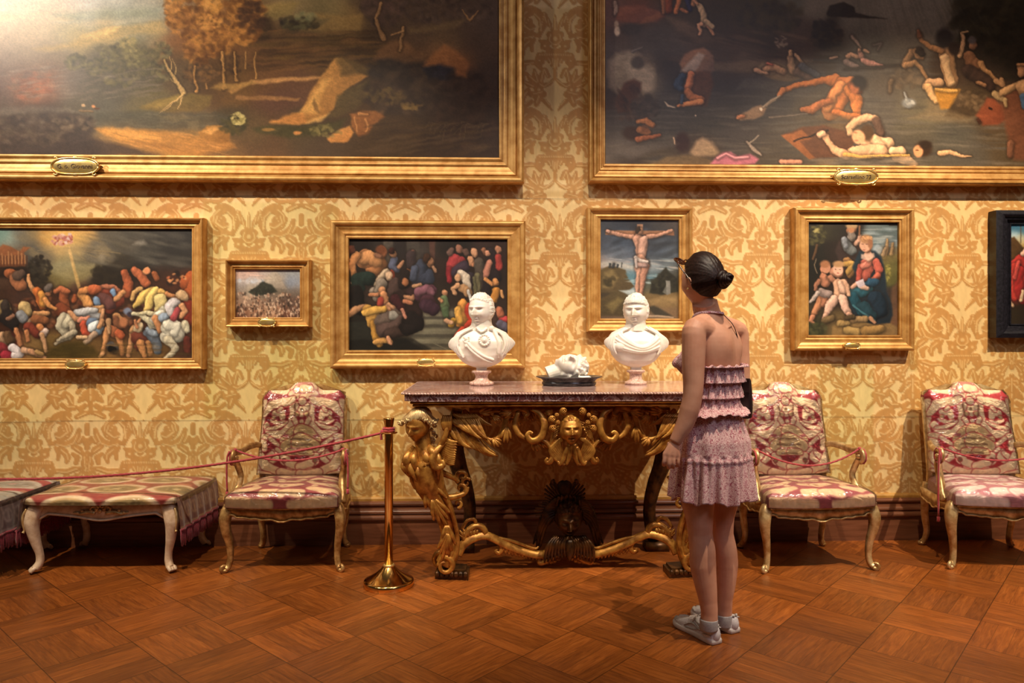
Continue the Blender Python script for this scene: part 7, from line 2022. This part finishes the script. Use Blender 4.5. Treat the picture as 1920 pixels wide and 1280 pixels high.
# hair: a slicked shell over the skull drawn into a coiled bun
def hair_shell():
    nu, nv = 150, 90; vs = []; keep = []
    R = HR.to_matrix()
    for i in range(nv+1):
        th = PI*(.01+.98*i/nv)
        for j in range(nu):
            ph = 2*PI*j/nu
            dx = math.sin(th)*math.sin(ph); dy = -math.sin(th)*math.cos(ph); dz = -math.cos(th)
            x = .355*.94*dx; y = .44*dy; z = .5*dz
            t = sst(.02, -.48, z); x *= 1-.36*t*t; y = y*(1-.62*t) if dy > 0 else y*(1-.10*t)
            # distance inside the hairline
            line = .27+.10*abs(dx) if dy < -.35 else np.interp(dy, [-.35, -.12, .02, .12, .5, 1.], [.30, .02, .08, -.14, -.27, -.33])
            k = (z-line)/.05
            keep.append(k > -.6)
            ang = math.atan2(dx, dz+.15); ax = math.acos(max(-1, min(1, dy*.97+dz*.05)))
            st = vnoise(np.array([ang*26.]), np.array([ax*2.2]), 4)[0]*.6+vnoise(np.array([ang*60.]), np.array([ax*3.]), 8)[0]*.4
            o = max(0., min(1., (k+.6)/1.0))
            q = 1+(.052*o**.6+.013*st*o+.02*o*max(0, dz)*(dy > -.2))/.44
            vs.append(HC+R@(Vector((x*q, y*q, z*q))*HH))
    fs = []
    for i in range(nv):
        for j in range(nu):
            k = (j+1) % nu; q = (i*nu+j, i*nu+k, (i+1)*nu+k, (i+1)*nu+j)
            if all(keep[a] for a in q): fs.append(q)
    mb = MB(); mb.add(vs, fs)
    mb.add([vs[nv*nu+j] for j in range(nu)], [tuple(range(nu))])
    return mb
mb = hair_shell()
Rh = HR.to_matrix(); bun = HC+Rh@(Vector((-.06, .46, -.03))*HH)
bx = Rh@Vector((1, 0, 0)); bz = Rh@Vector((0, .15, 1)).normalized(); by = Rh@Vector((0, 1, 0))
for k in range(5):
    r = .030-.005*k; o = .004+.009*k
    mb.tube([bun+by*(o+.004*math.sin(a*2+k))+bx*(r*math.cos(a))+bz*(r*1.05*math.sin(a)) for a in np.linspace(k, k+5.9, 22)], [.010]*20+[.008, .005], 10, lobes=5, amp=.15, twist=60)
mb.ell(bun+by*.012, (.024, .024, .026))
mb.ell(bun+by*.030+bz*.008, (.020, .018, .016))
mb.tube([bun-bz*.02, bun+by*.012-bz*.030, bun+by*.010-bz*.036], [.008, .005, .002], 6, sub=3)
for k in range(7): mb.tube([HC+Rh@(Vector((-.10+.03*k, .33, -.20))*HH), HC+Rh@(Vector((-.10+.035*k, .40, -.10))*HH), bun-bz*.02], [.001, .003, .002], 5, sub=2)
ha = finw(mb, 'hair', M['hair'])
so = ha.modifiers.new('t', 'SOLIDIFY'); so.thickness = .003; so.offset = -1
# earring and ring
mb = MB(); e = HC+Rh@(Vector((-.355, .0, -.14))*HH)
e2 = HC+Rh@(Vector((.39, -.01, -.16))*HH); mb.ell(e2, (.004, .004, .005), 8, 6); finw(mb, 'earring', M['plate'])
mb = MB(); kc = C(1270.5, 862, 2.990); mb.tube([kc+Vector((.0093*math.cos(a), .0093*math.sin(a), .001*math.cos(a))) for a in np.linspace(0, 2*PI, 17)], .0012, 6); finw(mb, 'finger_ring', M['plate'])

# ---- clothing
def top_mesh():
    mb = MB(); rings = []; nj = 160; ni = 70
    for i in range(ni+1):
        t = i/ni; r = []
        for j in range(nj):
            a = 2*PI*j/nj; cs, sn = math.cos(a), math.sin(a)       # sn>0 : front
            zt = 1.185+(.115*sst(.30, .95, sn))
            z = .975+(zt-.975)*t
            px, w, d = sec(z); c = ctr(z, px)
            wf = w+.008; df = d+.008
            br = .058*sum(math.exp(-((a-(PI/2+s*.62))/.42)**2) for s in (-1, 1))*math.exp(-((z-1.19)/.055)**2) if sn > 0 else 0
            # gathered tiers: crisp frills
            tier = (t*3.15+.0) % 1.0
            back = 1-.5*sst(.0, .6, sn)
            fr = (.019*(1-tier)**1.3+.004)*back
            gath = .0055*math.sin(a*46+3*math.sin(a*7+i*.07))*back*(1-.5*tier)+.004*math.sin(a*19+t*7)
            fl = .020*sst(.14, .0, t)
            q = 1+(fr+gath+fl+br)/max(.05, math.hypot(w*cs, d*sn))
            r.append(c+(S_*(wf*cs)+F_*(df*sn))*q+Vector((0, 0, .004*math.sin(a*23+i)*(t > .98 or t < .02)))+Vector((0, 0, .006*math.sin(a*5)*(t < .1))))
        rings.append(r)
    mb.ring(rings, cap=False)
    return mb
t_ = finw(top_mesh(), 'halter_top', M['floral']); so = t_.modifiers.new('t', 'SOLIDIFY'); so.thickness = .002
mb = MB()
fr0 = [ctr(1.27, 1342)+F_*.115-S_*.055, ctr(1.34, 1338)+F_*.088-S_*.052, ctr(1.400, 1329)+F_*.035-S_*.066, ctr(1.412, 1327)-F_*.03-S_*.056, ctr(1.408, 1327)-F_*.070, ctr(1.412, 1327)-F_*.03+S_*.056, ctr(1.400, 1329)+F_*.035+S_*.066, ctr(1.34, 1338)+F_*.088+S_*.052, ctr(1.27, 1342)+F_*.115+S_*.055]
mb.tube(fr0, [.024, .011, .007, .006, .006, .006, .007, .011, .024], 10, flat=.35, up=None, sub=5, lobes=6, amp=.12, twist=120)
finw(mb, 'neck_strap', M['floral'])
def skirt():
    mb = MB(); rings = []; nj = 220; ni = 60
    for i in range(ni+1):
        t = i/ni; z = .995-.385*t; r = []
        w = float(np.interp(t, [0, .12, .35, .55, 1], [.126, .140, .170, .178, .190])); d = float(np.interp(t, [0, .12, .35, .55, 1], [.098, .118, .150, .156, .162]))
        px = float(np.interp(t, [0, .3, 1], [1338, 1335, 1334]))
        for j in range(nj):
            a = 2*PI*j/nj; cs, sn = math.cos(a), math.sin(a)
            low = sst(.50, .56, t)
            wv = (.004*(t < .5)+.016*low*sst(.5, 1, t))*math.sin(a*15+1.2*math.sin(a*3)+.5*t)+.006*low*math.sin(a*31+2)+.004*sst(0, .5, t)*math.sin(a*9)
            seam = .006*math.exp(-((t-.545)/.012)**2)+.005*math.exp(-((t-.02)/.02)**2)+.004*math.exp(-((t-.085)/.012)**2)
            q = 1+(wv+seam)/.16
            zz = z+(.008*math.sin(a*7+1)+.006*math.sin(a*15))*sst(.6, 1, t)
            c = ctr(zz, px)
            r.append(c+(S_*(w*cs)+F_*(d*sn))*q)
        rings.append(r)
    mb.ring(rings, cap=False); return mb
t_ = finw(skirt(), 'skirt', M['floral']); so = t_.modifiers.new('t', 'SOLIDIFY'); so.thickness = .002

# ---- trainers
def shoe(heel, ang, L=.262):
    dirv = cv2(math.sin(ang)*-1, math.cos(ang)); side = cv2(math.cos(ang), math.sin(ang))
    H0 = heel
    def P(s, x, z): return H0+dirv*(s*L)+side*x+Vector((0, 0, z))
    prof_w = [(0, .022), (.05, .030), (.2, .033), (.45, .034), (.7, .044), (.85, .042), (.95, .030), (1.0, .012)]
    prof_h = [(0, .064), (.06, .074), (.14, .072), (.26, .060), (.36, .066), (.44, .078), (.56, .068), (.7, .052), (.85, .042), (.95, .034), (1.0, .024)]
    def ip(p, s): return float(np.interp(s, [q[0] for q in p], [q[1] for q in p]))
    up = MB(); rings = []; n = 34
    for i in range(n+1):
        s = (i/n); w = ip(prof_w, s); h = ip(prof_h, s); r = []
        for j in range(24):
            a = -.25+(PI+.5)*j/23
            x = math.cos(a); zz = max(0, math.sin(a))
            xx = w*math.copysign(abs(x)**.7, x)*(1-.25*zz*zz*(s > .1)*(s < .6)); r.append(P(s, xx, .020+(h-.018)*zz**(.85)))
        rings.append(r)
    up.ring(rings, close=False, cap=False)
    up.ell(P(.065, 0, .040), (.023, .023, .034), 16, 12)
    so_ = MB(); rings = []
    for (k, z) in ((.94, .0), (1.04, .004), (1.06, .018), (1.0, .024), (.8, .026)):
        r = []
        for j in range(48):
            t = j/24 if j < 24 else (48-j)/24; t = max(0, min(1, t)); s = .5-.5*math.cos(PI*t); sd = 1 if j < 24 else -1
            w = ip(prof_w, max(.0, min(1., s)))*k+.002
            if j in (0,): w = 0
            if j == 24: w = 0
            r.append(P(.5+(s-.5)*(1+.03*(k > 1)), sd*w, z))
        rings.append(r)
    so_.ring(rings)
    root = empty('trainer', tuple(H0-WL)); root.parent = woman
    hl = WL+Vector(root.location)
    u = finw(up, 'shoe_upper', M['shoe'], root, par_loc=hl); sd = u.modifiers.new('t', 'SOLIDIFY'); sd.thickness = .004; sd.offset = 1
    finw(so_, 'shoe_sole', M['sole'], root, par_loc=hl)
    pn = MB()
    for s in (-1, 1):
        for (pts, r) in (([(.02, .066), (.12, .060), (.2, .048), (.30, .046), (.42, .056), (.52, .050), (.62, .034)], .006), ([(.25, .046), (.40, .034), (.60, .028)], .005), ([(.02, .038), (.12, .038), (.2, .034)], .004)):
            pn.tube([P(q[0], s*(ip(prof_w, q[0])*(1.02-.12*q[1]/.07)), q[1]) for q in pts], r, 8, flat=.4, sub=4)
        pn.tube([P(q[0], s*q[2], q[1]) for q in ((.44, .076, .020), (.30, .060, .030), (.18, .058, .032), (.08, .072, .026), (.0, .078, .004))], .0045, 8, sub=4)
        pn.tube([P(q[0], s*q[2], q[1]) for q in ((.80, .034, .040), (.90, .036, .030), (.97, .034, .006))], .006, 8, flat=.5, sub=4)
    finw(pn, 'suede_panel', M['shoe_panel'], root, par_loc=hl)
    lc = MB()
    for k in range(5):
        s = .46+.055*k; h = ip(prof_h, s); lc.tube([P(s, -.024, h-.010), P(s+.01, 0, h+.003), P(s, .024, h-.010)], .0032, 6, sub=4)
    for s in (-1, 1): lc.tube([P(.45, 0, .080), P(.42, s*.016, .090), P(.40, s*.026, .080), P(.43, s*.014, .078)], .0028, 6, sub=4); lc.tube([P(.45, 0, .080), P(.44, s*.02, .074), P(.46, s*.032, .062)], .0026, 6, sub=3)
    finw(lc, 'shoelace', M['sole'], root, par_loc=hl)
    return P
hl_ = ground(1344, 1208); P1 = shoe(Vector((hl_.x, hl_.y, 0)), math.radians(26))
hr_ = ground(1379, 1187); P2 = shoe(Vector((hr_.x, hr_.y, 0)), math.radians(28))
for (a, b, c) in (((1329, 1160, 3.068), (1329, 1166, 3.068), (1329, 1178, 3.072)), ((1357, 1151, 3.19), (1357, 1159, 3.19), (1356, 1170, 3.195))):
    mb = MB(); mb.tube([C(*a), C(*b), C(*c)], [.0375, .038, .038], 24, sub=3, lobes=24, amp=.01); finw(mb, 'sock', M['sock'])

# ---- sunglasses pushed up on the hair
sg = empty('sunglasses', tuple(HC)); tag(sg, 'brown tortoiseshell sunglasses pushed up on the dark hair of the woman', 'sunglasses')
def Hp(x, y, z): return Rh@(Vector((x, y, z))*HH)
mb = MB()
for s in (-1, 1):
    c = Hp(s*.19, -.40, .45); ax = Rh@Vector((1, s*.1, 0)); az = Rh@Vector((0, -.62, .55)).normalized()
    mb.tube([c+ax*(.029*math.cos(a))+az*(.024*math.sin(a)) for a in np.linspace(0, 2*PI, 25)], .0034, 8)
    mb.tube([Hp(s*.33, -.33, .45), Hp(s*.415, -.24, .40), Hp(s*.42, -.10, .22), Hp(s*.41, .04, .05), Hp(s*.40, .10, -.06)], [.0035, .0036, .0030, .0026, .003], 8, sub=4)
mb.tube([Hp(-.07, -.42, .46), Hp(0, -.43, .49), Hp(.07, -.42, .46)], .003, 8, sub=3)
mb.build('glasses_frame', M['tortoise'], sg)
for s in (-1, 1):
    l = MB(); c = Hp(s*.19, -.40, .45); ax = Rh@Vector((1, s*.1, 0)); az = Rh@Vector((0, -.62, .55)).normalized(); nn = ax.cross(az)
    l.ring([[c+nn*o+ax*(.028*math.cos(a))+az*(.023*math.sin(a)) for a in np.linspace(0, 2*PI, 25)[:-1]] for o in (-.001, .001)]); l.build('lens', M['lens'], sg)
# ---- handbag under the right arm
bc = C(1381, 742, 3.245); bag = empty('handbag', tuple(bc)); tag(bag, 'small dark plum leather handbag hanging under the right arm of the woman', 'bag')
def Bp(f, s, z): return F_*f+S_*s+Vector((0, 0, z))
mb = MB(); rings = []
for z, k in ((-.098, .86), (-.092, .98), (-.05, 1.03), (.02, 1.0), (.07, .92), (.080, .86)):
    rings.append([Bp(.070*k*math.copysign(abs(math.cos(a))**.35, math.cos(a)), .020*k*math.copysign(abs(math.sin(a))**.5, math.sin(a)), z) for a in np.linspace(0, 2*PI, 37)[:-1]])
mb.ring(rings); mb.build('bag_body', M['leather'], bag)
mb = MB(); mb.ring([[Bp(f, s, z) for f, s in ((-.068, -.020), (.068, -.020), (.068, -.0235), (-.068, -.0235))] for z in (.082, .02)]); mb.tube([Bp(-.070, -.0225, .075), Bp(.070, -.0225, .075)], .003, 6); mb.build('bag_flap', M['leather'], bag, False)
mb = MB()
wp = [C(1379, 702, 3.17), C(1382, 668, 3.145), C(1383, 640, 3.125), C(1380, 622, 3.115), C(1373, 607, 3.115), C(1364, 597, 3.125), C(1355, 588, 3.16)]
mb.tube([p-bc for p in wp], [.016, .010, .005, .0035, .0035, .0035, .0035], 8, flat=.5, sub=5)
mb.tube([C(1386, 712, 3.215)-bc, C(1386, 670, 3.215)-bc, C(1384, 640, 3.22)-bc], [.012, .008, .005], 8, flat=.4, sub=4)
mb.build('bag_strap', M['leather'], bag)
mb = MB(); mb.tube([C(1387, 706, 3.205)-bc+Vector((.006*math.cos(a), 0, .006*math.sin(a))) for a in np.linspace(0, 2*PI, 17)], .0014, 6); mb.build('buckle', M['plate'], bag)
# ---------------------------------------------------------------- camera and lamps
cam = bpy.data.cameras.new('camera'); co = bpy.data.objects.new('camera', cam); COL.objects.link(co)
co.location = (0, -DCAM, HCAM); co.rotation_euler = (PI/2, 0, -ALPHA)
cam.sensor_width = 36; cam.lens = F*36/1920; cam.shift_y = -15/1920; cam.clip_start = .05
SC.camera = co
def spot(loc, aim, power, size=70, blend=.7, col=(1, .80, .58), r=.03):
    l = bpy.data.lights.new('ceiling_spot', 'SPOT'); l.energy = power; l.spot_size = math.radians(size); l.spot_blend = blend; l.color = col; l.shadow_soft_size = r
    o = bpy.data.objects.new('ceiling_spot', l); COL.objects.link(o); o.location = loc
    o.rotation_euler = (Vector(aim)-Vector(loc)).to_track_quat('-Z', 'Y').to_euler(); return o
WARM = (1, .82, .59)
spot((-3.1, -2.6, 4.5), (-2.0, -.3, .3), 470, 62, .9, WARM)
spot((.35, -2.7, 4.5), (.35, -.1, .9), 270, 46, .8, (1, .87, .70))
spot((1.35, -2.57, 4.5), (1.3, -.5, .4), 340, 64, .9, WARM)
spot((3.4, -2.6, 4.5), (2.5, -.2, .8), 740, 62, .9, WARM)
spot((-1.0, -2.6, 4.5), (-1.0, -.2, .6), 300, 62, .9, WARM)
spot((-4.85, -2.6, 4.55), (-2.8, 0, 3.2), 400, 70, .9, (1, .93, .84), .12)
def area(loc, aim, sx, sy, power, col):
    l = bpy.data.lights.new('fill_light', 'AREA'); l.shape = 'RECTANGLE'; l.size = sx; l.size_y = sy; l.energy = power; l.color = col
    o = bpy.data.objects.new('fill_light', l); COL.objects.link(o); o.location = loc
    o.rotation_euler = (Vector(aim)-Vector(loc)).to_track_quat('-Z', 'Y').to_euler(); return o
area((2.7, -5.5, 4.7), (.9, -1.6, .9), 1.4, 1.4, 38, (.88, .84, 1))  # cool daylight from behind the camera
area((-2.4, -5.6, 4.7), (-.6, -1.2, .6), 1.6, 1.4, 9, (1, .88, .76))  # added warm fill out of view, no window known there
w = bpy.data.worlds.new('room_air'); SC.world = w; w.use_nodes = True
bg = w.node_tree.nodes['Background']; bg.inputs[0].default_value = (.80, .56, .38, 1); bg.inputs[1].default_value = .034
SC.view_settings.view_transform = 'Standard'; SC.view_settings.look = 'None'; SC.view_settings.exposure = 0.32; SC.view_settings.gamma = 1
SC.view_settings.use_curve_mapping = False
